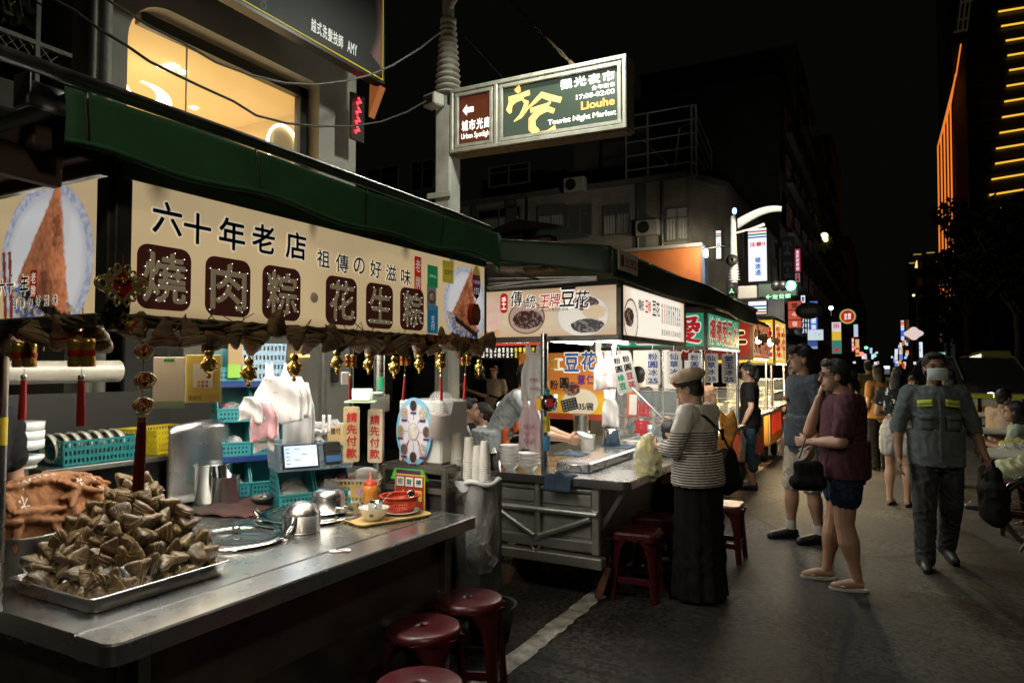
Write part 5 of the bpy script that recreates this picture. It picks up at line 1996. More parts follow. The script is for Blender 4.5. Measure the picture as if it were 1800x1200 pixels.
basket('plastic_basket','pale blue slotted basket on top of the left teal bins',c+rb_u*.07,.26,.22,.23,lb_m,RB,3,.9,hole=.5)
o=put_bin(c-rb_u*.12,RB,'teal bin holding a clipboard beside the pale blue basket')
o=MB().obox(c-rb_u*.04+V((.06,-.10,.14)),(.09,.02,.20),rotz(RB),.004).build('kraft_board',mat('kraft_card',(.40,.28,.13),.8))
tag(o,'tan card leaning before the pale blue basket on the bins','card')
o=MB().obox(c-rb_u*.04+V((.085,-.13,.06)),(.075,.012,.085),rotz(RB),.004).build('green_pack',mat('lime_pack',(.25,.48,.06),.5))
tag(o,'lime green pack leaning before the tan card','packet')
# stack two
b2c=P(545,884,Z=CZ)
for col in range(2):
 c=V((b2c.x,b2c.y,CZ))+rb_u*(col-.5)*.205
 put_bin(c,RB,'teal bin under the grey-blue basket, %s of the two'%('left' if col==0 else 'right'))
 mb=MB().lathe([(0,0),(.075,0),(.082,.02),(.085,.07),(0,.075)],c+Z1*.008,20)
 o=mb.build('tub',mat('cream_tub',(.64,.62,.50),.5))
 tag(o,('cream tub in the left low teal bin','white tub under spoon pack in the right low teal bin')[col],'tub')
 mb=MB().sheet(lambda u,v:c+rotz(RB)@V((-.08+.16*u,-.11+.20*v,.08+.075*math.sin(pi*u)**.6*math.sin(pi*v)**.6+.006*math.sin(31*u+20*v))),12,12)
 o=mb.build('clear_bag',clear)
 tag(o,('clear plastic bag over the cream tub','clear plastic bag of white spoons over the white tub')[col],'bag')
 if col:
  for k in range(3):
   MB().ell(c+rotz(RB)@V((-.03+.03*k,-.06,.11)),(.014,.008,.035),10,6,rotz(RB)).build('spoon',white_pl,o)
gb_m=mat('grey_blue_plastic',(.28,.37,.45),.45)
c=V((b2c.x,b2c.y,CZ+.207))
gbk=basket('plastic_basket','grey-blue slotted basket with a tablet clipped to its front',c,.44,.26,.155,gb_m,RB,4,.92,hole=.5)
n_=rotz(RB)@V((0,-1,0))
tl=Matrix.Rotation(RB,3,'Z')@Matrix.Rotation(-.35,3,'X')
ct=c+n_*.20-rb_u*.11+Z1*.09
t=thing('tablet','tilted tablet with a pale screen on the front of the grey-blue basket','tablet',ct)
MB().obox(ct,(.20,.014,.135),tl,.006).build('case',black_pl,t)
sc_=glow('tablet_screen',S(176,205,228),.8)
MB().obox(ct+tl@V((0,-.0085,0)),(.175,.003,.115),tl).build('screen',sc_,t)
mb=MB()
for k in range(5):
 mb.obox(ct+tl@V((-.07,-.0105,.04-.02*k)),(.022,.001,.005),tl)
 if k<3:
  mb.obox(ct+tl@V((-.02+.04*(k%2),-.0105,.04-.03*k)),(.03,.001,.004),tl)
mb.build('screen_text',mat('screen_ink',(.1,.2,.3),.5),t)
cc=c+n_*.22+rb_u*.06+Z1*.10
t=thing('card_reader','black card machine leaning on the grey-blue basket beside the tablet','card machine',cc)
MB().obox(cc,(.10,.03,.13),tl,.012).build('body',black_pl,t)
MB().obox(cc+tl@V((0,-.0165,.03)),(.085,.003,.05),tl).build('screen',mat('dark_glass',(.02,.025,.02),.1),t)
MB().obox(cc+tl@V((0,-.0165,-.035)),(.085,.003,.035),tl).build('keypad',mat('blue_keys',(.02,.08,.2),.5),t)
cc=c+n_*.12+rb_u*.12+Z1*.185
o=MB().obox(cc,(.12,.006,.12),tl,.002).build('kraft_sign',_mats['kraft_card'])
tag(o,'brown card with brush writing standing in the grey-blue basket','card')
lettering('請付',cc+tl@V((-.01,-.0032,.025)),tl@X1,tl@Z1,.06,.04,ink,o,.02)
# bags: layered film with handles
def hanging_bags(name,label,top,w,h,m,layers,print_col=None,txt=None,cat='bag',rz=YAW,handles=True,sway=.2,splay=.6):
 t=thing(name,label,cat,V(top)-Z1*h)
 R_=rotz(rz)
 for k in range(layers):
  off=k*.011
  ph=rnd.uniform(0,6)
  mb=MB()
  def fn(u,v,off=off,ph=ph,k=k):
   wd=w*(.55+.45*min(1,(1-v)*2.4))*(1+.05*math.sin(ph))
   x=(u-.5)*wd+sway*.02*math.sin(ph+3*v)
   y=off+.02*math.sin(pi*u)*(1-v)+.007*math.sin(16*u+ph)*(1.1-v)+.006*math.sin(9*v+5*u)
   z=-h*(1-v)*(1-.03*k)+.012*math.sin(u*5+ph)*(1-v)
   return V(top)+R_@V((x+.008*k*splay,y,z))
  mb.sheet(fn,18,16,thick=.0015)
  o=mb.build('bag_layer',m if not isinstance(m,list)else m[k%len(m)],t)
  if k==0 and txt:
   mm=mat('bag_print_'+str(print_col),print_col,.6)
   for tt,fz,s in txt:
    lettering(tt,V(top)+R_@V((0,-.016,-h*fz)),R_@X1,Z1,w*s,w*s*.32,mm,o,.01,.004)
 if handles:
  for s in(-1,1):
   mb=MB().sheet(lambda u,v:V(top)+R_@V((s*w*.17+(u-.5)*.05*(1-.3*v)+s*.012*v,.012*v,-.02+.085*v+.01*math.sin(8*u))),5,7,thick=.003)
   mb.build('handle',m if not isinstance(m,list)else m[0],t)
 return t
hanging_bags('bag_bundle','thick bundle of white carrier bags hanging over the teal bins',P(487,662,X=-2.80),.225,.235,white_bag,5,(.55,.12,.16),[('謝謝',.35,.12),('好',.8,.1)],splay=1.5)
hanging_bags('bag_bundle','long white carrier bags hanging behind the thick white bundle',P(522,672,X=-2.9),.16,.36,white_bag,3,handles=False)
hanging_bags('bag_bundle','pink carrier bags hanging below the white bundle',P(462,706,X=-2.86),.125,.20,pink_bag,3,handles=False)
hanging_bags('bag_bundle','white bag with green print under the pink bags',P(465,752,X=-2.88),.11,.12,white_bag,1,(.15,.45,.08),[('綠',.5,.3)],handles=False)
hanging_bags('bag_bundle','white bag corner sticking out left of the thick bundle',P(440,697,X=-2.9),.12,.13,white_bag,1,handles=False)
# crumpled bags in the grey blue basket
for k,(dx,dz,s,lb,m)in enumerate(((-.02,.19,.095,'crumpled white plastic bags heaped in the grey-blue basket',white_bag),(.13,.20,.07,'crumpled clear wrap at the right end of the grey-blue basket',clear))):
 cc=c+rb_u*dx+Z1*dz
 mb=MB()
 r=random.Random(k)
 ph=[r.uniform(0,6)for _ in range(6)]
 n1,m1=30,20
 vs,fs=[],[]
 for i in range(m1+1):
  t_=pi*i/m1
  for j in range(n1):
   a=2*pi*j/n1
   rr=s*(1+.16*math.sin(5*a+ph[0]+3*t_)+.12*math.sin(9*t_+ph[1]+2*a)+.08*math.sin(13*a-7*t_+ph[2]))
   vs.append(cc+V((rr*math.sin(t_)*math.cos(a)*1.25,rr*math.sin(t_)*math.sin(a),-rr*.8*math.cos(t_))))
 for i in range(m1):
  for j in range(n1):
   fs.append((i*n1+j,i*n1+(j+1)%n1,(i+1)*n1+(j+1)%n1,(i+1)*n1+j))
 mb.add(vs,fs,False)
 tag(mb.build('plastic_heap',m),lb,'bags')
q=P(573,745,X=-2.75)
mb=MB()
for s in(-1,1):
 mb.sheet(lambda u,v:q+rotz(YAW)@V((s*.016+(u-.5)*.018,.01*v,-.05+.10*v)),3,6,thick=.003)
tag(mb.build('bag_handle_pair',white_bag),'two upright white bag handles sticking out above the basket','bag handles')
# pay-first boards
bd_m=mat('aged_white_board',(.62,.58,.46),.5,var=.25,vs=8,dark=(.42,.34,.18))
bd_o=mat('yellowed_board',(.46,.38,.20),.55,var=.35,vs=8)
redt=mat('red_sign_paint',(.42,.02,.025),.5)
for px,py,m,lb,rz in((618,763,bd_o,'yellowed vertical board with red pay-first writing, the left one',.9),(659,766,bd_m,'cream vertical board with red pay-first writing, the right one',.35)):
 q=P(px,py,X=-2.56)
 R_=rotz(rz)
 t=thing('notice_board',lb,'notice',q-Z1*.15,'pay-first notice boards')
 MB().prism(rrect(-.043,.043,-.150,.150,.012,3),q,R_@X1,Z1,R_@V((0,.01,0))).build('board',m,t)
 lettering('請先付款',q+R_@V((0,-.0005,-.004)),R_@X1,Z1,.058,.255,redt,t,.025,.0015,True,.14)
 mb=MB()
 for s in(-1,1):
  mb.ell(q+R_@V((s*.032,-.002,.138)),.004,8,5)
 mb.build('rivet',alu,t)
q=P(634,706,X=-2.58)
t=thing('clip_tray','mint green clip tray with cream cards above the pay-first boards','tray',q)
mint=mat('mint_plastic',(.42,.58,.38),.45)
MB().obox(q,(.17,.10,.012),rotz(.6),.004).build('base',mint,t)
MB().obox(q+V((.0,.0,.04)),(.13,.012,.075),rotz(.6)@Matrix.Rotation(-.5,3,'X'),.004).build('clip',mint,t)
MB().obox(q+rotz(.6)@V((0,-.03,.03)),(.11,.02,.055),rotz(.6)@Matrix.Rotation(-.5,3,'X'),.002).build('card_pile',mat('cream_cards',(.62,.56,.42),.7),t)
lathe_thing('tape_roll','white disc shaped lid lying on the grey box near the mint tray','lid',P(664,692,X=-2.60),[(0,0),(.03,0),(.032,.008),(.028,.012),(0,.012)],white_pl,20)
q=P(668,708,X=-2.62)
o=MB().obox(q,(.09,.09,.10),rotz(.4),.004).build('junction_box',steel_dull)
tag(o,'small grey metal box behind the mint green clip tray','box')
# steel post with green disc
q0=P(666,720,X=-2.75)
t=MB().tube([(q0 .x,q0 .y,.4),(q0 .x,q0 .y,SZb)],.034,16).build('steel_post',steel,None)
tag(t,'shiny steel stall post with a round green sticker','post')
d_=(V((0,0,0))-V((q0 .x,q0 .y,0))).normalized()
MB().sheet(lambda u,v:V((q0 .x,q0 .y,P(676,673,X=-2.75).z))+rotz((u-.5)*1.6+.35)@d_*.0352+Z1*(v-.5)*.085*math.sqrt(max(0,1-(2*u-1)**2)),12,6).build('sticker',mat('green_sticker',(.03,.30,.14),.5),t)
# cabinet, topping machine and wheel
cbx0,cbx1,cby=P(676,850,Y=3.27).x,P(782,850,Y=3.27).x,3.27
ctop=P(730,819,Y=cby).z
t=thing('steel_cabinet','dark steel cabinet frame carrying the white topping machine','cabinet',((cbx0+cbx1)/2,cby+.2,0))
mb=MB()
for x in(cbx0,cbx1):
 for y in(cby,cby+.42):
  mb.box(x-.015,x+.015,y-.015,y+.015,0,ctop,.003)
for z in(ctop-.015,ctop-.13,.12):
 for y in(cby,cby+.42):
  mb.bar((cbx0,y,z),(cbx1,y,z),.028,.03)
 for x in(cbx0,cbx1):
  mb.bar((x,cby,z),(x,cby+.42,z),.028,.03)
mb.box(cbx0,cbx1,cby,cby+.42,ctop,ctop+.012)
mb.build('frame',frame_m,t)
MB().box(cbx0+.02,cbx1-.02,cby+.01,cby+.40,.14,ctop-.15).build('drawer_box',mat('grey_black_panel',(.035,.035,.034),.45),t)
q=P(718,833,Y=cby-.02)
mb=MB().prism([(-.13,-.035),(.13,-.035),(.10,.03),(-.10,.03)],q,X1,Z1,Y1*.02)
mb.build('green_foot',mat('bright_green',(.06,.42,.04),.5),t)
MB().box(q.x-.085,q.x+.085,cby-.024,cby-.0205,q.z-.018,q.z+.024).build('purple_plate',mat('purple_plate',(.06,.02,.09),.5),t)
t=thing('topping_machine','white dispenser machine with a blue disc of bean pictures','machine',(-2.39,cby+.15,ctop+.012))
mx0,mx1=P(700,760,Y=cby+.02).x,P(776,760,Y=cby+.02).x
mtop=P(735,703,Y=cby+.02).z
MB().box(mx0,mx1,cby+.02,cby+.30,ctop+.0125,mtop,.012).build('body',mat('machine_white',(.60,.60,.57),.35,var=.08,vs=4),t)
MB().box(mx0+.03,mx1-.14,cby+.012,cby+.0195,P(735,755,Y=cby).z,mtop-.02,.002).build('front_plate',mat('machine_grey',(.36,.36,.35),.4),t)
q=P(727,758,Y=cby+.0)
def EL(a,b_,n=36,cx=0,cz=0):
 return[(cx+a*math.cos(2*pi*i/n),cz+b_*math.sin(2*pi*i/n))for i in range(n)]
dsc=MB().prism(EL(.125,.195),q,X1,Z1,Y1*.008).build('picture_disc',mat('sky_blue_print',(.16,.42,.60),.45),t)
MB().prism(EL(.105,.165),q-Y1*.0005,X1,Z1,-Y1*.001).build('inner_disc',mat('pale_lilac',(.55,.55,.62),.5),dsc)
mb=MB()
mp_,mpl=MB(),MB()
food=[mat('food_%d'%i,c_,.6,var=.7,vs=120)for i,c_ in enumerate(((.015,.012,.012),(.45,.42,.30),(.10,.04,.025),(.42,.40,.34),(.03,.012,.012),(.10,.07,.08),(.30,.24,.14),(.35,.28,.20)))]
mpr,mln=MB(),MB()
for i in range(8):
 a=pi/2-i*pi/4
 cx,cz=.092*math.cos(a),.148*math.sin(a)
 mpr.prism(EL(.028,.037,18,cx,cz),q-Y1*.002,X1,Z1,-Y1*.002)
 MB().prism(EL(.023,.031,18,cx,cz),q-Y1*.004,X1,Z1,-Y1*.001).build('food_picture',food[i],dsc)
 mpl.prism([(cx-.02,cz-.048),(cx+.02,cz-.048),(cx+.02,cz-.036),(cx-.02,cz-.036)],q-Y1*.004,X1,Z1,-Y1*.001)
 mln.bar(q+V((cx*.45,-.002,cz*.45)),q+V((cx*.75,-.002,cz*.75)),.003,.002)
mpr.prism(EL(.040,.050,24),q-Y1*.002,X1,Z1,-Y1*.003)
mpr.build('picture_rim',mat('grey_rim',(.40,.36,.42),.5),dsc)
MB().prism(EL(.033,.043,24),q-Y1*.005,X1,Z1,-Y1*.001).build('centre_picture',mat('bean_curd',(.60,.58,.50),.4,var=.4,vs=30),dsc)
mpl.build('name_plate',mat('purple_label',(.05,.02,.09),.5),dsc)
for s in(-1,1):
 mln.bar(q+V((s*.03,-.0025,-.05)),q+V((s*.085,-.0025,-.19)),.008,.002)
mln.build('spoke_line',mat('red_line',(.40,.03,.06),.5),dsc)
# fortune poster
q=P(720,868,Y=cby-.045)
t=thing('fortune_poster','red and gold poster with white squares leaning on the dark cabinet','poster',q-Z1*.15)
MB().box(q.x-.105,q.x+.105,cby-.045,cby-.035,q.z-.15,q.z+.11).build('gold_border',mat('gold_card',(.55,.34,.04),.5),t)
MB().box(q.x-.098,q.x+.098,cby-.047,cby-.0452,q.z-.145,q.z+.103).build('red_sheet',mat('red_card',(.24,.02,.012),.5),t)
for k,chh in enumerate('招財神'):
 x=q.x-.064+.064*k
 MB().box(x-.026,x+.026,cby-.049,cby-.0472,q.z+.045,q.z+.095).build('white_square',paper_w,t)
 lettering(chh,(x,cby-.0492,q.z+.07),X1,Z1,.036,.036,mat('dark_green_print',(.01,.12,.06),.5),t,.03)
lettering('大市開',(q.x+.01,cby-.0475,q.z-.005),X1,Z1,.16,.06,mat('gold_print',(.65,.42,.05),.4),t,.03)
# cup bag hanging on the machine
q=P(776,706,Y=cby+.0)
t=thing('cup_bag','clear bag of nested pale plastic cups hanging on the white machine','bag',q-Z1*.22)
ax=V((.22,-.1,1)).normalized()
MB().lathe([(0,-.20),(.045,-.20),(.058,-.07),(.060,-.065),(0,-.065)],q,20,frame(ax)).build('cup_column',mat('pinkish_cups',(.50,.42,.38),.45),t)
mb=MB()
for k in range(7):
 mb.lathe([(.058+.001*k,-.062+.010*k),(.062+.001*k,-.058+.010*k),(.059+.001*k,-.055+.01*k)],q,20,frame(ax))
mb.build('cup_rim',clear,t)
MB().lathe([(.05,-.21),(.064,-.06),(.072,.02),(.05,.05),(.01,.06)],q,20,frame(ax)).build('bag_film',mat('clear_film',(.8,.82,.82),.15,alpha=.22,bump=.7,bs=40),t)
# paper cups in columns
cupw=mat('paper_cup',(.66,.64,.58),.55,var=.05,vs=6)
ledge_z=P(812,842,Y=3.42).z
for px,y0,y1,r_,lb in((801,762,838,.040,'tallest column of upturned white paper cups on the steel bin'),(824,768,832,.034,'second column of upturned white paper cups, right of the tallest'),(839,783,830,.030,'short column of printed cups between the white cup columns'),(852,775,832,.032,'column of plastic wrapped cups nearest the second cart')):
 q=P(px,y1,Y=3.42)
 zt_=P(px,y0,Y=3.42).z
 h=zt_-ledge_z
 t=thing('cup_column',lb,'cups',(q.x,3.42,ledge_z),'columns of paper cups')
 k=9
 split_=h*.48
 mb=MB().lathe([(r_*.98,split_),(r_*.72,h-.004),(r_*.70,h),(0,h-.003)],(q.x,3.42,ledge_z),22)
 mb.build('top_cup',cupw,t)
 for i in range(k):
  z=split_*i/k
  MB().lathe([(r_*.97,z),(r_*1.04,z+.002),(r_*1.03,z+split_/k*.5),(r_*.97,z+split_/k*.6),(r_*.96,z+split_/k)],(q.x,3.42,ledge_z),22).build('cup',cupw,t)
q=P(818,870,Y=3.42)
t=thing('steel_bin','scratched square steel bin under the paper cup columns','bin',(q.x,3.5,0))
x0,x1=P(783,880,Y=3.35).x,P(842,880,Y=3.35).x
MB().box(x0,x1,3.35,3.62,P(812,895,Y=3.35).z-.5,ledge_z-.002,.01).build('body',mat('scratched_steel',(.24,.235,.215),.4,.8,var=.5,vs=9,bump=.2,bs=60),t)
MB().box(x0+.07,x0+.12,3.344,3.3495,ledge_z-.13,ledge_z-.07,.004).build('latch',steel,t)
mb=MB().sheet(lambda u,v:(x0-.008+(x1-x0+.016)*u,3.345+.012*math.sin(9*u),ledge_z-.05*v*(1+.3*math.sin(14*u))+.006),20,4)
mb.build('liner_edge',milky,t)
# translucent rubbish bag
q=P(832,835,Y=3.36)
t=thing('rubbish_bag','translucent plastic rubbish bag hanging between the two stalls','bag',(q.x,3.4,.4))
gbm=mat('rubbish_film',(.34,.345,.34),.28,alpha=.62,var=.3,vs=10,bump=.9,bs=35)
rings=[]
for i in range(15):
 v=i/14
 z=.93-.50*v
 rr=(.085+.025*math.sin(pi*v))*(1 if v<.92 else .8)
 rings.append([V((q.x+.02+rr*(1+.12*math.sin(5*a+7*v)+.06*math.sin(11*a-9*v))*math.cos(a)*.85,3.42+rr*math.sin(a),z))for a in[2*pi*j/28 for j in range(28)]])
MB().loft(rings,cap=False).build('film',gbm,t)
MB().tube([V((q.x+.02+.09*math.cos(a),3.42+.1*math.sin(a),.935+.012*math.sin(3*a)))for a in[2*pi*j/20 for j in range(20)]],.014,7,True).build('rolled_rim',white_bag,t)
mb=MB()
for i in range(16):
 mb.obox((q.x+.02+rnd.uniform(-.06,.06),3.42+rnd.uniform(-.06,.06),.46+rnd.uniform(0,.16)),(.06,.05,.002),Euler((rnd.uniform(0,3),rnd.uniform(0,3),rnd.uniform(0,3))).to_matrix())
mb.build('crumpled_tissue',paper_w,t)
lathe_thing('black_tub','low black plastic tub on the asphalt under the rubbish bag','tub',(q.x,3.55,0),[(0,.01),(.11,0),(.15,.2),(.16,.21),(.14,.2),(.1,.02),(0,.02)],black_pl,24)
lathe_thing('water_jug','lime green jug with a white top behind the paper cups','jug',(P(786,820,Y=3.55).x,3.68,ctop+.013),[(0,0),(.07,0),(.075,.07),(.072,.075)],mat('lime_plastic',(.25,.50,.03),.4),20,None,[('white_top',[(.07,.075),(.085,.12),(.06,.19),(0,.2)],white_pl)])
# payment cards hanging under the sign
q=P(297,672,X=SX-.25)
t=thing('payment_card','white hanging card with a small green label and a pale green foot','card',q-Z1*.1)
Rc=rotz(.75)
u_,n_=Rc@X1,Rc@V((0,-1,0))
MB().obox(q,(.10,.004,.175),Rc,.002).build('card',paper_w,t)
MB().obox(q+n_*.0025+Z1*.076,(.034,.001,.010),Rc).build('green_label',mat('label_green',(.03,.30,.10),.5),t)
MB().obox(q+n_*.0025-Z1*.075,(.096,.001,.022),Rc).build('green_foot',mat('foot_green',(.30,.45,.33),.5),t)
MB().tube([q+Z1*.088,q+Z1*.15],.0012,4).build('string',redtie,t)
q=P(357,665,X=SX-.18)
t=thing('payment_card','yellow hanging card in a clear sleeve behind a gold charm','card',q-Z1*.1)
Rc=rotz(.7)
u_,n_=Rc@X1,Rc@V((0,-1,0))
MB().obox(q,(.115,.004,.165),Rc,.004).build('card',mat('yellow_card',(.55,.42,.03),.4),t)
MB().obox(q+n_*.0028+Z1*.01,(.066,.001,.085),Rc).build('white_field',paper_w,t)
mb=[MB(),MB(),MB()]
for i in range(3):
 for j in range(2):
  mb[i].obox(q+n_*.0038+u_*(-.013+.013*i)+Z1*(-.012-.013*j),(.009,.001,.009),Rc)
for k,cc in enumerate(((.5,.3,.05),(.4,.08,.1),(.1,.2,.4))):
 mb[k].build('colour_square',mat('sq%d'%k,cc,.5),t)
lettering('全支付',q+n_*.0028-Z1*.066-u_*.025,u_,Z1,.045,.014,ink,t)
lettering('TWQR',q+n_*.0028-Z1*.064+u_*.032,u_,Z1,.03,.010,mat('crimson_print',(.35,.03,.04),.5),t)
MB().obox(q+Z1*.02,(.128,.008,.21),Rc).build('sleeve',mat('clear_sleeve',(.85,.87,.87),.1,alpha=.15),t)
q=P(607,665,X=SX-.05)
o=MB().obox(q,(.035,.012,.055),rotz(.6),.004).build('white_tag',white_pl)
tag(o,'small white plastic tag hanging beside a red tassel','tag')
# ------ back of the stall
for k,(px0,py0,px1,py1,r_,lb)in enumerate(((-40,656,208,652,.052,'thick roll of clear plastic curtain under the side sign'),)):
 a,b_=P(px0,py0,X=-3.3),P(px1,py1,X=-3.3)
 t=thing('plastic_roll',lb,'roll',(a+b_)/2)
 mb=MB().tube([a,a.lerp(b_,.3),a.lerp(b_,.6),b_],r_,18,cap=False)
 mb.build('roll',mat('dusty_clear_plastic',(.24,.23,.19),.25,var=.2,vs=6,bump=.3,bs=12),t)
 d=(b_-a).normalized()
 for f in(.25,.5,.8):
  MB().tube([b_+frame(d)@V((r_*f*math.cos(2*pi*j/18),r_*f*math.sin(2*pi*j/18),0))for j in range(18)],.004,5,True).build('roll_edge',milky,t)
q=P(66,742,Y=2.25)
t=thing('switch_box','grey steel switch box at the left behind the tassel','box',q)
MB().box(q.x-.10,q.x+.10,2.25,2.4,q.z-.07,q.z+.075,.006).build('case',steel_dull,t)
MB().box(q.x+.01,q.x+.06,2.244,2.2495,q.z-.035,q.z+.03,.003).build('socket',mat('cream_socket',(.5,.46,.36),.5),t)
MB().box(q.x+.025,q.x+.046,2.240,2.2435,q.z-.018,q.z+.012).build('switch',white_pl,t)
q=P(38,818,Y=1.75)
t=thing('foam_boxes','column of nested white foam bowls standing at the left edge','bowls',q)
for k in range(4):
 z=.042*k
 MB().lathe([(0,.0),(.055+.008*(k>0),.0),(.085,.03 if k==0 else .008),(.088,.045),(.08,.045),(0,.045)],q+Z1*(z+(.03 if k else 0)),24).build('bowl',mat('foam_white',(.70,.71,.70),.6),t)
MB().box(q.x-.02,q.x+.02,1.73,1.77,CZ,q.z).build('stand',steel_dull,t)
MB().lathe([(0,-.012),(.06,-.012),(.06,-.001),(0,-.001)],q,20).build('saucer',ceram,t)
# rear rack with bowls and baskets
q=P(190,806,X=-3.75)
rk=thing('dish_rack','dim steel rack behind the stall holding bowls and baskets','rack',(-3.9,2.4,0))
MB().box(-4.15,-3.6,1.9,2.95,q.z-.03,q.z-.002,.004).build('shelf',steel_dull,rk)
mb=MB()
for x in(-4.12,-3.63):
 for y in(1.93,2.92):
  mb.box(x-.015,x+.015,y-.015,y+.015,0,q.z-.031)
mb.build('leg',frame_m,rk)
MB().box(-4.16,-4.14,1.9,2.95,.1,q.z+.35).build('back_panel',mat('dark_back_panel',(.05,.05,.048),.5,.5),rk)
basket('dish_basket','teal slotted crate full of bowls standing on edge',(-3.82,2.22,q.z),.34,.42,.125,mat('deep_teal_plastic',(.012,.16,.17),.45),0,2,.96)
bw_me=MB().lathe([(0,0),(.035,0),(.06,.022),(.078,.05),(.075,.05),(.055,.022),(0,.006)],n=18).mesh('bowl',ceram)
for k in range(14):
 o=bpy.data.objects.new('bowl',bw_me)
 SC.collection.objects.link(o)
 o.location=(-3.76-.04*(k%2),2.04+.029*k,q.z+.095)
 o.rotation_euler=(pi/2+.2,0,0)
 tag(o,'white bowl standing on edge, %s from the left in the teal crate'%ordn[k],'bowl','bowls on edge in the teal crate')
basket('dish_basket','bright yellow slotted basket tilted on the rack',(-3.85,2.70,q.z),.32,.40,.14,mat('yellow_basket_plastic',(.58,.45,.02),.4),.15,3,.9)
mb=MB().sheet(lambda u,v:(-3.52+.03*math.sin(pi*u),2.50+.42*u,.82+(.40+.06*math.sin(pi*u*.5+.6))*v),12,8,thick=.004)
tag(mb.build('wind_shield',steel),'curved grey steel wind shield left of the stock pot','shield')
c=P(367,880,Z=CZ-.003)
c=V((max(c.x,-3.6),c.y,CZ-.003))
t=lathe_thing('stock_pot','tall open steel stock pot in front of the wind shield','pot',c,[(0,0),(.125,0),(.13,.01),(.13,.215),(.138,.22),(.138,.225),(.126,.22),(.125,.03),(0,.03)],steel_pol,36)
MB().lathe([(0,.19),(.124,.19)],c,30).build('broth',mat('brown_broth',(.05,.025,.01),.15),t)
lathe_thing('steel_canister','smaller steel canister standing beside the stock pot','canister',P(396,884,Z=CZ-.003),[(0,0),(.075,0),(.078,.01),(.078,.155),(.083,.158),(.074,.155),(.07,.03),(0,.03)],steel_pol,30)
mb=MB().sheet(lambda u,v:(-3.35+.42*u,2.45+.5*v+.08*u,CZ+.002+.012*abs(math.sin(9*u+4*v))+.008*math.sin(17*v)),24,24,thick=.006)
tag(mb.build('dark_cloth',mat('maroon_cloth',(.075,.025,.025),.9,var=.5,vs=6,dark=(.03,.027,.022),bump=.3,bs=150)),'dark maroon cloth spread in front of the stock pot','cloth')
c=P(460,886,Z=CZ+.012)
t=lathe_thing('small_bowl','small dark bowl of wrapped sweets on the dark cloth','bowl',c,[(0,.0),(.03,.0),(.06,.03),(.064,.045),(.06,.045),(.04,.015),(0,.01)],mat('pewter_bowl',(.12,.12,.11),.4,.6),24)
for k in range(7):
 MB().ell(c+V((rnd.uniform(-.03,.03),rnd.uniform(-.03,.03),.04+rnd.uniform(0,.012))),(.014,.009,.007),8,5,rotz(rnd.uniform(0,3))).build('sweet',[paper_w,_mats['pink_plastic'],_mats['kraft_card']][k%3],t)
 # back room wall things: grey door panels, white curtain panel, slot lamp
dw=mat('shop_panel',(.26,.255,.235),.6,var=.2,vs=2)
mb=MB().box(FX+.003,FX+.06,3.9,5.1,.1,2.5,.01)
mb.build('door',mat('dark_door',(.05,.05,.045),.5),salon)
MB().box(FX+.003,FX+.05,5.3,6.95,.1,2.6,.01).build('shop_panel',dw,salon)
q=P(528,625,X=FX+.1)
MB().obox(q,(.05,.26,.03),None,.005).build('wall_light',glow('amber_lamp',(1,.55,.15),3.0),salon)
q=P(590,655,X=FX+.08)
MB().box(FX+.06,FX+.09,q.y-.06,q.y+.06,q.z-.12,q.z+.12,.01).build('dark_frame_panel',black_pl,salon)
c=P(577,700,X=-4.0)
t=lathe_thing('soup_bucket','wide pale bucket with a dark lower half behind the bags','bucket',(-4.1,4.0,.75),[(0,0),(.19,0),(.2,.16),(.2,.30),(.17,.33),(0,.34)],mat('pale_bucket',(.48,.46,.40),.5),28)
MB().lathe([(.202,.02),(.203,.17),(.2,.18)],(-4.1,4.0,.75),28).build('dark_band',black_pl,t)
t=MB().box(-4.5,-3.75,3.7,4.6,0,.748,.01).build('side_table',steel_dull)
tag(t,'low steel side table behind the first stall under the bucket','table')
# ====== second stall: bean curd pudding
A2,B2=4.58,6.3
SX2=-1.62
stall2=thing('food_stall','second steel cart with bean pudding photo sign and crossed bars on its end','food stall',(-2.2,5.4,0))
cz2=.83
cc_=P(1106,848,Z=cz2)
x2r,x2l=cc_.x,P(853,830,Z=cz2).x
y2=cc_.y
mb=MB()
slab(mb,round_rect(x2l,x2r,y2,B2,(.05,.02,.01,.01)),cz2-.055,cz2)
mb.build('countertop',steel,stall2)
bx0,bx1=x2l+.03,P(1048,900,Y=y2+.06).x
yb2=y2+.06
zb0=P(955,962,Y=yb2).z
MB().box(bx0+.02,bx1-.02,yb2+.015,B2-.1,zb0,cz2-.06).build('body',mat('cart_body_steel',(.34,.34,.31),.55,.7,var=.3,vs=4),stall2)
mb=MB()
tb=lambda x,z,dy=0:V((x,yb2-dy,z))
zr1,zr2=cz2-.09,cz2-.24
xm=P(947,880,Y=yb2).x
mb.tube([tb(bx0,zr1),tb(bx1,zr1)],.018,8)
mb.tube([tb(bx0-.02,zr2,.03),tb(bx1+.02,zr2,.03)],.020,8)
mb.tube([tb(xm,cz2-.06,.02),tb(xm,zb0+.06,.02)],.022,8)
mb.tube([tb(bx0+.03,zr2-.03,.035),tb(xm-.02,zb0+.09,.035)],.018,8)
mb.tube([tb(bx1-.03,zr2-.03,.035),tb(xm+.02,zb0+.09,.035)],.018,8)
for x in(bx0,bx1):
 mb.bar(tb(x,zb0),tb(x,cz2-.06),.05,.04,.004)
mb.bar(tb(bx0,zb0+.05),tb(bx1,zb0+.05),.035,.06,.004)
mb.tube([tb(xm+.035*math.cos(a),zb0+.05+.06*math.sin(a),.05)for a in[pi+pi*k/10 for k in range(11)]],.008,6)
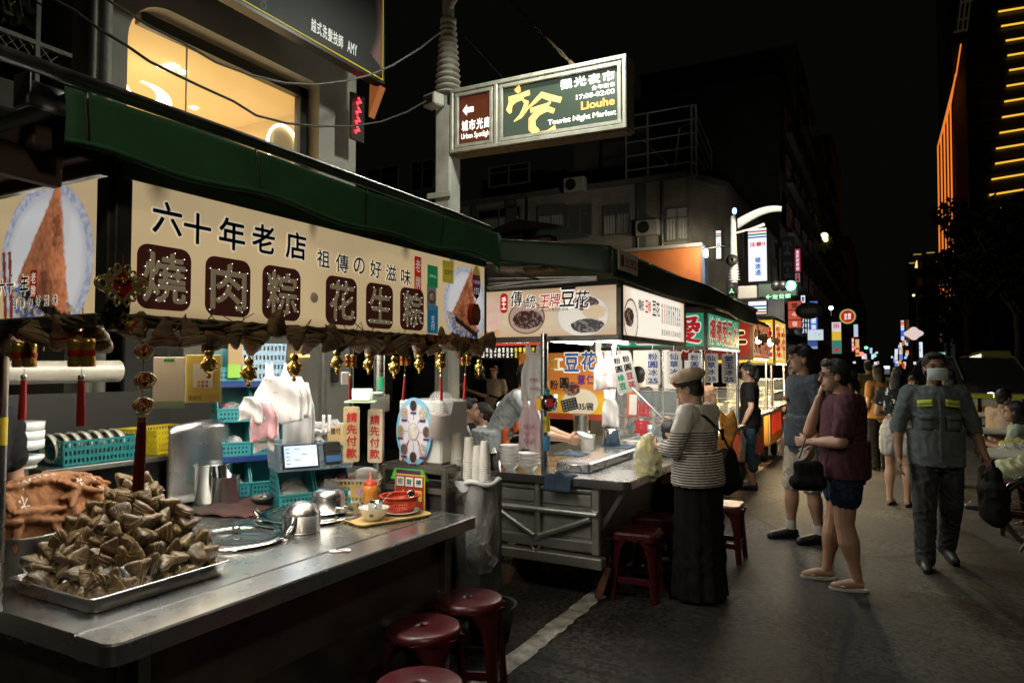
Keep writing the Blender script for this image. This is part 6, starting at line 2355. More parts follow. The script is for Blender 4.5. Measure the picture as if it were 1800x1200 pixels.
mb.build('end_frame',mat('cart_frame_steel',(.62,.62,.58),.42,.85,var=.2,vs=6),stall2)
mb=MB()
for xa,xb in((bx0+.04,xm-.03),(xm+.03,bx1-.04)):
 for za,zb_ in((zb0+.1,zr2-.04),(zr2+.04,zr1-.03)):
  o=MB().box(xa,xb,yb2+.002,yb2+.012,za,zb_,.004)
  o.build('end_panel',mat('cart_panel_steel',(.42,.42,.39),.52,.75,var=.3,vs=5,rvar=.1,bump=.1,bs=30),stall2)
MB().box(bx0-.06,bx1+.06,yb2-.06,yb2+.03,zb0-.085,zb0-.012,.008).build('base_beam',_mats['cart_frame_steel'],stall2)
MB().bar((bx1+.01,yb2+.05,zr2-.12),(x2r-.06,yb2+.05,cz2-.06),.03,.03).build('brace',steel_dull,stall2)
for x,y in((bx0+.1,yb2+.3),(bx1-.01,yb2+.22),(bx0+.1,B2-.35),(bx1-.02,B2-.35)):
 Rw=Matrix(((0,0,1),(1,0,0),(0,1,0)))
 w=MB().lathe([(.10,-.045),(.165,-.045),(.185,-.02),(.185,.02),(.165,.045),(.10,.045)],(x,y,.185),26,Rw).build('wheel',rubber,stall2)
 MB().lathe([(0,-.03),(.10,-.03),(.10,.03),(0,.03)],(x,y,.185),18,Rw).build('rim',steel_dull,w)
pk=mat('rusty_pink_leg',(.20,.09,.065),.6,var=.3,vs=10)
for x in(bx0+.13,bx1+.06):
 MB().bar((x,yb2+.06,zb0-.09),(x-.06,yb2+.02,.02),.03,.045,.004).build('prop_leg',pk,stall2)
for px,y in((957,y2+.05),(1080,6.05)):
 x=P(px,700,Y=y).x
 MB().tube([(x,y,cz2),(x,y,1.82)],.026,14).build('roof_post',steel,stall2)
s2b,s2t=P(1088,588,Y=A2).z,P(1088,500,Y=A2).z
xs0=-2.78
def wood(x,y,a=S(196,150,112),b_=S(226,204,172)):
 n=fbm(x*1.2+9,y*14+9,4)
 g=np.clip(np.abs(y)*4.5-.2+(n-.5)*.7,0,1)
 return np.array(b_)*(1-g[...,None])+np.array(a)*g[...,None]
def beans(c,x,y,cx,cy,rx,ry,col,sz,seed,lim=None):
 px,py=(x-cx)/rx,(y-cy)/ry
 n=vnoise(x/sz+50,y/sz+50,seed)
 k=(px**2+py**2<1+.25*(vnoise(px*3+7,py*3+7,seed)-.5))
 if lim is not None:
  k&=lim
 return mixc(c,k*1.0,col)*(1-(k*.0)[...,None])+(k*(n>.62))[...,None]*np.array((.22,.19,.17))*(.8 if max(col)<.2 else-.2)
def pudding_print(x,y):
 c=wood(x,y)
 # three bowls: almonds at left, red beans, big white bowl with pearls and peanuts
 c=beans(c,x,y,-.52,-.13,.16,.07,S(222,176,132),.016,4)
 c=beans(c,x,y,-.46,.0,.13,.13,S(232,196,176),.03,6)
 r=np.hypot((x+.14)/.155,(y+.03)/.125)
 c=mixc(c,(1-r)*40,S(120,92,78))
 c=mixc(c,(.92-r)*40,S(186,158,140))
 c=beans(c,x,y,-.13,-.045,.125,.07,S(62,30,28),.012,8,r<.92)
 r=np.hypot((x-.31)/.205,(y+.03)/.155)
 c=mixc(c,(1-r)*40,S(200,190,178))
 c=mixc(c,(.95-r)*40,S(244,236,220))
 c=beans(c,x,y,.33,.06,.10,.055,S(70,40,40),.012,9,r<.9)
 c=beans(c,x,y,.40,-.01,.09,.05,S(226,200,165),.014,10,r<.9)
 c=beans(c,x,y,.35,-.105,.13,.05,S(22,18,20),.015,11,r<.93)
 return c
sw2=SX2-.03-xs0
sc2=(xs0+SX2-.03)/2
pem=print_mat('bright_lightbox_print',.62,.35)
print_panel('sign_face',(sc2,A2,(s2b+s2t)/2),X1,Z1,sw2,s2t-s2b,220,80,pudding_print,pem,stall2)
def menu_print(x,y):
 n=fbm(x*3+9,y*3+9,3)
 c=np.ones(x.shape+(3,))*np.array(S(252,244,226))
 g=np.clip((np.abs(x)-.62)*4,0,1)+np.clip((np.abs(y)-.15)*12,0,1)
 c=mixc(c,g*.7,S(214,160,118))
 r=np.hypot((x+.66)/.16,(y+.06)/.16)
 c=mixc(c,(1-r)*30,S(96,78,66))
 c=mixc(c,(.9-r)*30,S(240,228,208))
 return beans(c,x,y,-.70,-.04,.10,.07,S(58,32,28),.014,5,r<.9)
ye2=P(1203,560,X=SX2).y
print_panel('sign_face',(SX2,(A2+.05+ye2)/2,(s2b+s2t)/2),Y1,Z1,ye2-A2-.08,s2t-s2b,160,60,menu_print,print_mat('menu_lightbox_print',.95,.35),stall2)
mb=MB()
for z in(s2b-.02,s2t+.02):
 mb.bar((xs0,A2-.0,z),(SX2,A2,z),.05,.04,.004)
 mb.bar((SX2-.01,A2+.02,z),(SX2-.01,ye2,z),.05,.04,.004)
mb.box(SX2-.028,SX2+.012,A2-.015,A2+.028,s2b-.04,s2t+.04,.004)
mb.box(SX2-.03,SX2+.01,ye2-.02,ye2+.02,s2b-.04,s2t+.04,.004)
mb.build('sign_frame',frame_m,stall2)
white_s=glow('sign_white_bright',S(250,245,235),.9)
redg=mat('red_sign_letter',S(200,40,32),.5,emit=.45,ecol=S(200,40,32))
q2=lambda px,py:P(px,py,Y=A2-.001)
mo,mi_,mr=MB(),MB(),MB()
for ch,px,py,w,m in(('傳',908,525,.10,0),('統',933,530,.085,0),('王',957,530,.085,1),('牌',976,527,.085,1),('豆',998,522,.12,0),('花',1023,526,.11,0)):
 q=q2(px,py)
 put_text(mo,ch,q,X1,Z1,w*1.08,w*1.25,.05,.001)
 put_text(mr if m else mi_,ch,q,X1,Z1,w,w*1.15,.015,.002,slant=.1)
put_line(mi_,'用心熬煮的古早味',q2(975,544),X1,Z1,.22,.026,0,.0015)
for ch,y,w in(('傳',-.47,.07),('統',-.40,.07),('王',-.30,.08),('牌',-.23,.08),('豆',-.10,.10),('花',.0,.10)):
 put_text(mr if ch in '王牌' else mi_,ch,(SX2+.001,(A2+.05+ye2)/2+y,s2b+.24),Y1,Z1,w,w*1.2,.015,.001)
r=random.Random(3)
items=['綜合豆花','紅豆豆花','花生豆花','粉圓豆花','綠豆豆花','芋圓豆花','薏仁豆花','愛玉檸檬','仙草奶凍']
for k in range(9):
 y=(A2+.05+ye2)/2+.12+.068*k
 put_line(mr if k==1 else mi_,items[k],(SX2+.001,y,s2b+.215),Y1,Z1,.040,.17,.02,.001,True)
 put_line(mr if k==4 else mi_,'%d'%(30+5*(k%4)),(SX2+.001,y,s2b+.06),Y1,Z1,.045,.05,.02,.001)
mo.build('lettering_outline',white_s,stall2)
mi_.build('lettering',ink,stall2)
mr.build('lettering',redg,stall2)
q=q2(886,533)
o=MB().prism(rrect(-.032,.032,-.075,.075,.03,5),q+Y1*.0,X1,Z1,-Y1*.0015).build('seal',redg,stall2)
lettering('手工',q-Y1*.002,X1,Z1,.04,.10,white_s,o,.03,.001,True)
for xx,yy in((-2.1,5.4),(-1.85,5.4),(-2.45,5.4)):
 MB().tube([(xx,4.7,s2b-.0),(xx,6.1,s2b-.0)],.016,8).build('fluorescent_tube',tube_w,stall2)
MB().box(xs0,SX2-.03,A2+.03,6.25,s2b+.06,s2b+.07).build('ceiling_panel',white_pl,stall2)
light('stall_tube_light',(-2.05,5.4,s2b-.03),13,.7,(1,.94,.84),(0,0,0),sy=1.3,parent=stall2)
# awning of stalls two and three
aw=thing('awning','dark green tarpaulin awning stretched over the second and third stalls','awning',(-2,6.6,2.3))
ax0=P(1078,440,X=-1.45).y
ax1=P(1333,548,X=-1.45).y
MB().sheet(lambda u,v:(-1.45+.03*math.sin(14*u)*(1-v)-(.1*(u-.97)/.03 if u>.97 else 0),ax0+(ax1-ax0)*u,2.13+.17*v+.025*math.sin(pi*u)*v-.02*math.sin(9*u)),60,8,thick=.005).build('valance',green_d,aw)
MB().sheet(lambda u,v:(-1.45-1.5*v,ax0+(ax1-ax0)*u,2.30+.10*v-.10*math.sin(pi*v)*(.5+.5*math.cos(u*25))),40,10,thick=.005).build('roof',green_d,aw)
MB().sheet(lambda u,v:(-1.46-1.25*u,ax0-.06*v*math.sin(pi*u),2.30+.16*u-.17*(1-v)*(1-.3*u)+.02),20,6,thick=.005).build('end_flap',green_d,aw)
mb=MB()
for y in(ax0+.15,5.8,7.5,ax1-.2):
 mb.bar((-1.5,y,2.30),(-2.95,y,2.36),.035)
mb.tube([(-1.47,ax0,2.30),(-1.47,ax1,2.32)],.018,6)
mb.build('rail',frame_m,aw)
q=P(1104,462,X=-1.43)
o=MB().obox(q,(.008,.36,.125),None).build('plate',mat('licence_plate',(.55,.53,.47),.5),aw)
lettering('攤 312952',q+X1*.0045,Y1,Z1,.31,.075,mat('dark_red_digits',(.25,.02,.02),.5),o,.02)
mb=MB()
for s in range(-1,2):
 mb.tube([P(860,498-9*s,Y=4.1),P(1050,488-2*s,Y=4.1)],.012,6)
mb.tube([P(855,505,Y=4.1),P(950,492,Y=4.1),P(905,480,Y=4.0)],.010,6)
tag(mb.build('folding_bracket',alu),'folded bare metal awning arms above the bean pudding sign','bracket')
q=P(910,440,Y=4.4)
t=thing('cable_box','battered brown wooden box fixed on the awning end above the second stall','box',q)
MB().box(q.x-.16,q.x+.05,4.4,4.62,q.z-.14,q.z+.12,.01).build('case',mat('pale_board',(.34,.25,.19),.7,var=.3,vs=5),t)
MB().box(q.x+.053,q.x+.27,4.38,4.5,q.z-.16,q.z+.09,.01).build('stained_board',mat('stained_wood',(.22,.11,.035),.7,var=.8,vs=7),t)
MB().prism([(-.25,.12),(.40,.12),(.05,.20)],(q.x,4.3,q.z+.005),X1,Z1,Y1*.5).build('lid',dark_iron,t)
# ---------------- goods on the second stall
P2=lambda px,py,z=cz2:P(px,py,Z=z)
ins0,ins1=P2(968,833),P2(1140,800)
t=thing('steel_insert','raised steel tank lid set on the second stall counter with a handle','tank',((-2.0),5.3,cz2))
ix0,ix1=P(962,833,Z=cz2).x,P(1036,833,Z=cz2).x
iy0=P(1036,833,Z=cz2).y
MB().box(ix0,ix1,iy0,6.1,cz2+.002,cz2+.075,.012).build('lid',steel,t)
q=P(1008,822,Y=iy0-.01)
MB().tube([q+V((-.055,0,-.02)),q+V((-.05,-.03,.02)),q+V((.05,-.03,.02)),q+V((.06,0,-.02))],.007,8).build('handle',steel_pol,t)
bowl_w=mat('white_melamine',(.70,.69,.66),.25,var=.05,vs=10)
for px,y0,y1,n,rr,lb in((897,826,784,6,.079,'taller tower of stacked white bowls on the second stall corner'),(930,829,795,4,.083,'shorter tower of stacked white bowls beside the roof post')):
 q=P2(px,y1+(y0-y1))
 t=thing('bowl_stack',lb,'bowls',q,'stacks of white bowls')
 for k in range(n):
  z=k*.024
  MB().lathe([(0,z),(.034,z),(.036,z+.010),(.060,z+.034),(rr,z+.066),(rr-.004,z+.066),(.05,z+.03),(0,z+.018)],q,26).build('bowl',bowl_w,t)
  mb=MB()
  for j in range(5):
   a=j*1.26+k
   mb.ell(q+V(((rr-.008)*math.cos(a),(rr-.008)*math.sin(a),z+.056)),.005,6,4)
  if k==n-1:
   mb.build('flower_print',mat('pink_print',(.5,.12,.2),.4),t)
lathe_thing('spoon_tin','steel tin full of spoons left of the stacked bowls','tin',P2(868,824),[(0,0),(.058,0),(.06,.125),(.063,.128),(.057,.12),(.056,.02),(0,.02)],steel_pol,24,None,[('spoon_handles',[(.02,.05),(.015,.15),(.0,.16)],white_pl)])
cl_b=mat('blue_cloth',(.035,.065,.10),.9,var=.4,vs=10,bump=.5,bs=120)
for px,py,z,w,d,lb in((985,836,cz2+.004,.20,.14,'dark blue rag hanging over the counter edge below the post'),(1003,798,cz2+.078,.24,.20,'blue rag crumpled on the steel tank lid'),(1085,784,cz2+.078,.30,.26,'folded blue cloth under the tall steel pot')):
 q=P(px,py,Z=z)
 fl_='folded' in lb
 o=MB().sheet(lambda u,v:q+V(((u-.5)*w,(v-.5)*d,.004+(.0 if fl_ else .022)*(abs(math.sin(7*u+3*v))+.6*abs(math.sin(11*v-4*u)))*math.sin(pi*u)*math.sin(pi*v)-(.10*max(0,.25-v)/.25 if 'hanging' in lb else 0))),22,22,thick=.005).build('cloth',cl_b)
 tag(o,lb,'cloth','blue rags on the second stall')
lathe_thing('tall_pot','tall steel pot standing on the folded blue cloth','pot',P(1075,782,Z=cz2+.086),[(0,0),(.072,0),(.074,.13),(.078,.133),(.072,.13),(.07,.02),(0,.02)],steel_pol,28)
q=P(1002,775,Z=cz2+.08)
t=lathe_thing('steel_drum','dull steel drum behind the blue rag','drum',q+V((-.1,.5,0)),[(0,0),(.09,0),(.09,.05),(.075,.05),(.075,.2),(0,.2)],steel_dull,24)
for k in range(3):
 lathe_thing('paper_tub',['white cup pair','grey lidded tub','small white bowls'][k]+' on the far side of the second stall counter','tub',V((-2.45+.22*k,6.0,cz2+.002 if k!=1 else cz2+.002)),[(0,0),(.06,0),(.07,.09+.03*(k==0)),(.074,.10+.03*(k==0)),(0,.10)],[paper_w,mat('pale_tub',(.45,.5,.45),.4),bowl_w][k],20)
hanging_bags('bag_bundle','long bundle of white printed bags hanging on the roof post',P(938,622,Y=4.5),.18,.33,white_bag,4,(.5,.12,.15),[('謝',.55,.35),('謝',.75,.35)],splay=.5)
hanging_bags('bag_bundle','pink printed bag tied low on the roof post',P(930,712,Y=4.48),.15,.33,mat('pale_pink_film',(.66,.50,.52),.45,var=.2,vs=8,bump=.3,bs=30),3,(.45,.08,.16),[('謝謝光臨',.45,.55),('THANK YOU',.6,.55),('謝謝光臨',.75,.55)])
hanging_bags('bag_bundle','pink and white bags hanging beside the tilted price board',P(1062,632,Y=5.3),.17,.24,[white_bag,pink_bag],4,(.55,.2,.3),[('謝',.5,.3)])
hanging_bags('bag_bundle','small white and pink bags tied on the far roof post',P(1072,698,Y=5.8),.14,.26,[white_bag,_mats['pale_pink_film']],4)
q=P(965,707,Y=4.45)
t=lathe_thing('straw_tin','steel tin with a red label strapped to the roof post','tin',q-Z1*.06,[(0,0),(.06,0),(.06,.115),(.055,.115),(.055,.02),(0,.02)],steel_pol,24)
MB().obox(q+V((.03,-.053,0)),(.05,.01,.06),rotz(.5)).build('label',redt,t)
q=P(1001,711,Y=4.5)
t=thing('calculator','grey calculator hanging tilted beside the red labelled tin','calculator',q)
Rk=rotz(.2)@Matrix.Rotation(-.25,3,'Y')
MB().obox(q,(.115,.02,.085),Rk,.006).build('case',black_pl,t)
for i in range(5):
 for j in range(4):
  MB().obox(q+Rk@V((-.042+.021*i,-.0115,.028-.019*j)),(.015,.005,.012),Rk,.002).build('key',mat('grey_keys',(.40,.40,.36),.5),t)
px_=P(957,740,Y=y2+.02)
for nm,za,zb_,cc in(('teal_band',1.36,1.43,(.02,.20,.16)),('yellow_sticker',1.13,1.24,(.55,.42,.04)),('blue_sticker',1.0,1.1,(.05,.22,.42))):
 MB().lathe([(.0268,za),(.0268,zb_)],(px_.x,y2+.05,0),16).build(nm,mat(nm,cc,.5),stall2)
lettering('全支付',(px_.x,y2+.0225,1.20),X1,Z1,.035,.03,ink,stall2)
# printed boards
navy=mat('navy_print',(.02,.045,.20),.5)
board_w=mat('white_board',(.70,.70,.68),.45,var=.06,vs=6)
def board(px0,px1,py0,py1,Y,txt,tm,lb,rz=0.0,tilt=0.0,bm=None,cols=1):
 c=P((px0+px1)/2,(py0+py1)/2,Y=Y)
 d=Y/(_F+_R*(((px0+px1)/2-CX)/FOC)).y
 w,h=(px1-px0)/FOC*d/max(.5,math.cos(YAW-rz))*.92,(py1-py0)/FOC*d
 t=thing('price_board',lb,'price board',c-Z1*h/2,'hanging price boards')
 R_=rotz(rz)@Matrix.Rotation(tilt,3,'Y')
 u,v,n=R_@X1,R_@Z1,R_@V((0,-1,0))
 MB().prism(rrect(-w/2,w/2,-h/2,h/2,.012,3),c,u,v,-n*.008).build('board',bm or board_w,t)
 if cols==1:
  main,num=(txt[:-2],txt[-2:])if txt[-2:].isdigit()else(txt,'')
  mb=MB()
  put_line(mb,main,c+v*h*.10,u,v,w*.62,h*.70,.022,.0015,True,.14)
  if num:
   put_text(mb,num,c-v*h*.375,u,v,w*.66,h*.15,.03,.0015)
  mb.build('lettering',tm,t)
 else:
  for k,(tt,cs)in enumerate(txt):
   for i,ch in enumerate(tt):
    lettering(ch,c+u*w*(-.2+.42*k)+v*h*(.36-.225*i),u,v,w*.32,h*.17,cs[i],t,.03)
 MB().tube([c+v*h/2-n*.004,c+v*(h/2+.06)-n*.004],.003,5).build('hook',alu,t)
 return t
gtx=mat('green_print',(.02,.30,.16),.5)
board(1078,1117,622,690,5.05,[('粉圓綠豆',[ink,ink,gtx,gtx]),('粉圓豆花',[ink,ink,redt,redt])],None,'white board tilted on the post listing pearl and bean desserts',.2,-.22,None,2)
board(1134,1161,617,676,5.4,'粉圓冰25',navy,'white board in painted shade reading 粉圓冰 25, leftmost of the row',.15,0,mat('shaded_board',(.55,.54,.50),.5))  # copy of the white board with shade mixed into its colour
board(1172,1197,617,674,5.7,'仙草冰25',navy,'board reading 仙草冰 25 half hidden by the tan cap',.15,0,_mats['shaded_board'])
board(1210,1232,620,671,6.6,'粉圓冰25',navy,'white board reading 粉圓冰 25 behind a dangling strap',.15)
board(1239,1262,621,672,6.75,'仙草冰25',navy,'white board reading 仙草冰 25, fourth of the row',.15)
board(1269,1294,622,673,7.0,'愛玉冰25',navy,'white board reading 愛玉冰 25, rightmost of the row',.15)
q=P(1111,711,Y=5.5)
t=MB().obox(q,(.085,.006,.20),rotz(.2)@Matrix.Rotation(.05,3,'Y')).build('leaflet',mat('orange_leaflet',(.50,.13,.04),.5))
tag(t,'orange edged paper leaflet hanging under the tilted price board','leaflet')
MB().obox(q+V((.01,-.0045,0)),(.062,.003,.165),rotz(.2)@Matrix.Rotation(.05,3,'Y')).build('paper',paper_w,t)
t=MB().tube([P(1112,682,Y=5.0),P(1168,738,Y=4.75)],.009,6).build('metal_rod',alu)
tag(t,'thin metal rod slanting in front of the woman in the cap','rod')
# banner behind
q0,q1=P(912,625,Y=6.5),P(1062,735,Y=6.5)
def banner_print(x,y):
 h=(q0-q1).z
 g=np.clip((y+h*.18)/(h*.1),0,1)
 n=fbm(x*2+9,y*9+9,2)
 c=np.ones(x.shape+(3,))*np.array(S(228,178,40))
 c=mixc(c,g*(n*.6+.6),S(206,124,52))
 r=np.hypot((x-.22)/.20,(y+.16)/.14)
 c=mixc(c,(1-r)*20,S(236,226,200))
 c=beans(c,x,y,.13,-.03,.09,.07,S(84,34,30),.02,3)
 c=mixc(c,(y<-h*.44)*1.0,S(150,60,40))
 return c
bt=thing('menu_banner','yellow and orange banner with blue pudding lettering behind the second stall','banner',((q0+q1)/2)-Z1*.3)
bw,bh=(q1-q0).x,(q0-q1).z+.05
print_panel('sheet',(q0+q1)/2,X1,Z1,bw,bh,90,60,banner_print,print_mat('banner_print',0.10,.45),bt)
mo,mi_=MB(),MB()
bq=lambda px,py:P(px,py,Y=6.498)
for ch,px,py,s,m in(('手',950,640,.10,1),('工',982,640,.10,1),('豆',1005,637,.17,0),('花',1035,634,.17,0)):
 put_text(mo,ch,bq(px,py),X1,Z1,s*1.1,s*1.25,.06,.001)
 if not m:
  put_text(mi_,ch,bq(px,py),X1,Z1,s*.95,s*1.1,.03,.002)
mo.build('lettering_outline',wht,bt)
mi_.build('lettering',mat('blue_print',(.04,.14,.45),.5),bt)
mi_=MB()
for ch,px,py,s in(('粉',974,676,.09),('圓',992,673,.10)):
 put_text(mi_,ch,bq(px,py),X1,Z1,s,s*1.1,.03,.002)
put_line(mi_,'35/碗',bq(1030,714),X1,Z1,.16,.08,.03,.002)
mi_.build('lettering',ink,bt)
lettering('薏仁',bq(1030,667),X1,Z1,.2,.10,mat('purple_print',(.18,.03,.22),.5),bt,.03)
lettering('手工',bq(967,640),X1,Z1,.2,.10,mat('yellow_print',(.65,.5,.05),.5),bt,.03)
# hanging light menu behind
q=P(900,607,Y=6.9)
t=thing('menu_lightbox','hanging red and black menu board with rows of white dish names','menu',q)
MB().box(q.x-.42,q.x+.35,6.9,6.95,q.z+.0,q.z+.12).build('red_strip',mat('lit_red_strip',(.5,.06,.04),.5,emit=.5,ecol=(.8,.1,.06)),t)
MB().box(q.x-.42,q.x+.35,6.9,6.95,q.z-.16,q.z-.003).build('black_strip',black_pl,t)
for j,(row_,z)in enumerate((('豆花紅豆綠豆花生粉圓薏仁芋頭',-.05),('四十五十四十五十五十四十五十',-.11))):
 mb,my=MB(),MB()
 for i,ch in enumerate(row_):
  put_text(mb if i<8 or i>12 else my,ch,(q.x-.38+.054*i,6.899,q.z+z),X1,Z1,.034,.05,.03,.001)
 mb.build('lettering',white_s,t)
 if my.v:
  my.build('lettering',glow('yellow_letters',(.9,.7,.08),.8),t)
lettering('傳統豆花',(q.x+.05,6.899,q.z+.06),X1,Z1,.35,.07,white_s,t,.03)
q=P(1068,601,Y=5.9)
t=MB().ell(q,(.055,.055,.055),16,10).build('dome_camera',mat('smoked_dome',(.02,.02,.02),.1))
tag(t,'black dome security camera under the second stall ceiling','camera')
MB().lathe([(.06,0),(.075,.01),(.075,.04),(0,.04)],q,18).build('ring',white_pl,t)
# ====== stalls further down the row
def far_stall(label,Y0,Y1_,zc,bodym,fz0,fz1,fcol,scol,ftxt,stxt,tcol,em,lightcol,power,x0=-2.75,x1=-1.62,ocol=None,side=1.0,panel=None,ptxt=None,fw=(.1,.9)):
 t=thing('food_stall',label,'food stall',((x0+x1)/2,(Y0+Y1_)/2,0),'food stalls further down the row')
 MB().box(x0+.1,x1-.12,Y0+.1,Y1_-.1,.28,zc-.05,.01).build('body',bodym,t)
 mb=MB()
 slab(mb,round_rect(x0,x1+.04,Y0,Y1_,(.03,)*4),zc-.045,zc)
 mb.build('countertop',steel,t)
 for x in(x0+.2,x1-.22):
  for y in(Y0+.3,Y1_-.3):
   MB().lathe([(0,-.04),(.15,-.04),(.16,0),(.15,.04),(0,.04)],(x,y,.16),18,Matrix(((0,0,1),(1,0,0),(0,1,0)))).build('wheel',rubber,t)
 for x in(x0+.1,x1-.06):
  for y in(Y0+.08,Y1_-.08):
   MB().tube([(x,y,zc),(x,y,fz0+.02)],.02,8).build('roof_post',steel,t)
 fm_=mat('face_%d'%int(Y0*10),fcol,.45,emit=em,ecol=fcol,var=.1,vs=2)
 sm_=mat('side_%d'%int(Y0*10),scol,.45,emit=em*side,ecol=scol,var=.1,vs=2)
 MB().box(x0,x1-.02,Y0-.01,Y0+.01,fz0,fz1).build('sign_face',fm_,t)
 MB().box(x1-.012,x1+.006,Y0+.02,Y1_-.3,fz0,fz1).build('sign_face',sm_,t)
 mb=MB()
 for z in(fz0-.018,fz1+.018):
  mb.bar((x0,Y0,z),(x1,Y0,z),.04,.035)
  mb.bar((x1,Y0,z),(x1,Y1_-.28,z),.04,.035)
 mb.box(x1-.019,x1+.015,Y0-.015,Y0+.019,fz0,fz1)
 mb.box(x0,x1-.03,Y0+.03,Y1_-.28,fz1+.04,fz1+.07)
 mb.build('sign_frame',frame_m,t)
 tm=mat('lt_%s'%label[:9],tcol,.5,emit=em*.8,ecol=tcol)
 om=glow('lo_%s'%label[:9],ocol or(.9,.88,.8),em*1.0)
 for txt,c,u,w in((ftxt,V((x0+(x1-x0)*(fw[0]+fw[1])/2,Y0-.011,(fz0+fz1)/2)),X1,(x1-x0)*(fw[1]-fw[0])),(stxt,V((x1+.007,(Y0+Y1_-.28)/2,(fz0+fz1)/2)),Y1,(Y1_-Y0-.5))):
  a,b_=MB(),MB()
  put_line(a,txt,c,u,Z1,w*1.02,(fz1-fz0)*.90,.06,.001)
  put_line(b_,txt,c,u,Z1,w,(fz1-fz0)*.80,.03,.002)
  a.build('lettering_outline',om,t)
  b_.build('lettering',tm,t)
 if panel:
  pm=mat('panel_%d'%int(Y0*10),panel,.5,var=.15,vs=3)
  MB().box(x1-.119,x1-.10,Y0+.12,Y1_-.12,.32,zc-.07).build('side_panel',pm,t)
  MB().box(x0+.12,x1-.13,Y0+.08,Y0+.099,.32,zc-.07).build('end_panel',pm,t)
  lettering(ptxt,(x1-.099,(Y0+Y1_)/2,(.32+zc)/2),Y1,Z1,(Y1_-Y0)*.7,.34,tm,t,.03)
 for x in(x0+.45,x1-.35):
  MB().tube([(x,Y0+.2,fz0+.05),(x,Y1_-.5,fz0+.05)],.016,6).build('fluorescent_tube',glow('tube_%d'%int(Y0*10),lightcol,10.0),t)
 light('stall_tube_light',(x1-.15,(Y0+Y1_)/2-.1,fz0-.01),power*1.3,.5,lightcol,(0,0,0),sy=Y1_-Y0-.5,parent=t)
 return t
s3=far_stall('third stall with a teal green jelly sign and red brush lettering',7.15,9.2,.86,steel_dull,1.80,2.14,S(38,150,110),S(38,160,118),'愛玉愛','檸檬愛玉冰',S(190,24,34),.62,(1,.96,.86),34,ocol=S(235,240,230),fw=(.0,.98))
s4=far_stall('fourth stall with a dark red beef sign and bare bulbs',9.85,11.6,.92,mat('red_panel',(.35,.06,.03),.5),1.72,2.20,S(120,30,22),S(226,130,70),'烤牛','炙燒牛肉',S(30,16,14),.5,(1,.72,.38),120,ocol=S(240,220,190),panel=S(190,70,34),ptxt='骰子牛',fw=(.05,.97))
s5=far_stall('fifth stall with yellow fried chicken signs and a yellow cart',12.0,13.7,.95,mat('cream_panel',(.55,.45,.28),.5),1.66,2.36,S(240,200,64),S(244,206,96),'鹹酥雞','雞排',S(214,52,34),.8,(1,.78,.44),150,ocol=S(250,240,200),panel=S(226,170,70),ptxt='鹽酥雞',fw=(.3,.99))
lettering('酥',P(1341,622,Y=11.98),X1,Z1,.22,.26,mat('cyan_print',S(60,170,220),.5,emit=.5,ecol=S(60,170,220)),s5,.04)
# glass cases and goods on the far stalls
cg=mat('case_glass',(.7,.8,.78),.03,alpha=.13)
for(x0,x1,y0,y1,z0,h,lb)in((-2.3,-1.72,6.42,7.05,.86,.50,'glass display case with red jelly lettering beside the second stall'),(-2.4,-1.68,10.0,11.3,.925,.34,'glass counter case on the beef stall'),(-2.4,-1.66,12.1,13.5,.955,.42,'glass hood over fried food on the yellow stall')):
 t=thing('glass_case',lb,'glass case',((x0+x1)/2,(y0+y1)/2,z0),'glass cases on the far stalls')
 mb=MB()
 for x in(x0,x1):
  for y in(y0,y1):
   mb.box(x-.008,x+.008,y-.008,y+.008,z0,z0+h)
 for z in(z0+.008,z0+h,z0+h*.5):
  for y in(y0,y1):
   mb.bar((x0,y,z),(x1,y,z),.012)
  for x in(x0,x1):
   mb.bar((x,y0,z),(x,y1,z),.012)
 mb.build('case_frame',steel,t)
 for nm,b_ in(('front_pane',(x0+.01,x1-.01,y0-.002,y0+.002,z0+.012,z0+h-.01)),('side_pane',(x1-.002,x1+.002,y0+.01,y1-.01,z0+.012,z0+h-.01))):
  MB().box(*b_).build(nm,cg,t)
 if y0<7:
  lettering('仙草',(x1-.35,y0-.004,z0+.24),X1,Z1,.15,.36,redt,t,.04,.001,True)
  lettering('愛玉',(x1+.003,y0+.25,z0+.24),Y1,Z1,.16,.32,navy,t,.04,.001,True)
t=MB().box(-2.35,-1.70,6.4,7.1,0,.855,.01).build('side_table',steel_dull)
tag(t,'steel table carrying the glass case between the second and third stalls','table')
r=random.Random(8)
fcols=[(.35,.16,.04),(.45,.28,.06),(.30,.05,.03),(.20,.30,.06),(.55,.5,.35),(.38,.2,.1)]
for k in range(26):
 Y=r.choice((7.4,7.8,8.3,8.8,10.2,10.6,11.0,12.3,12.7,13.2))+r.uniform(-.1,.1)
 z=.862 if Y<9.3 else .922 if Y<11.7 else .952
 x=r.uniform(-2.5,-1.75)
 c=V((x,Y,z))
 h=r.uniform(.06,.16)
 t=lathe_thing('food_tub','%s food tub on the %s stall, %s of its tubs'%(r.choice(['steel','round steel','open steel']),'third' if Y<9.3 else 'fourth' if Y<11.7 else 'fifth',ordn[k]),'tub',c,[(0,0),(.08,0),(.095,h),(.10,h+.005),(.09,h),(0,h-.02)],steel,18,'food tubs on the far stalls')
 m=mat('food_heap_%d'%(k%6),fcols[k%6],.6,var=.5,vs=60)
 mb=MB()
 for j in range(7):
  a=j*2.4
  mb.ell(c+V((.04*math.cos(a),.04*math.sin(a),h+.012*(j%3))),(.03,.025,.02),8,5)
 mb.build('food_heap',m,t)
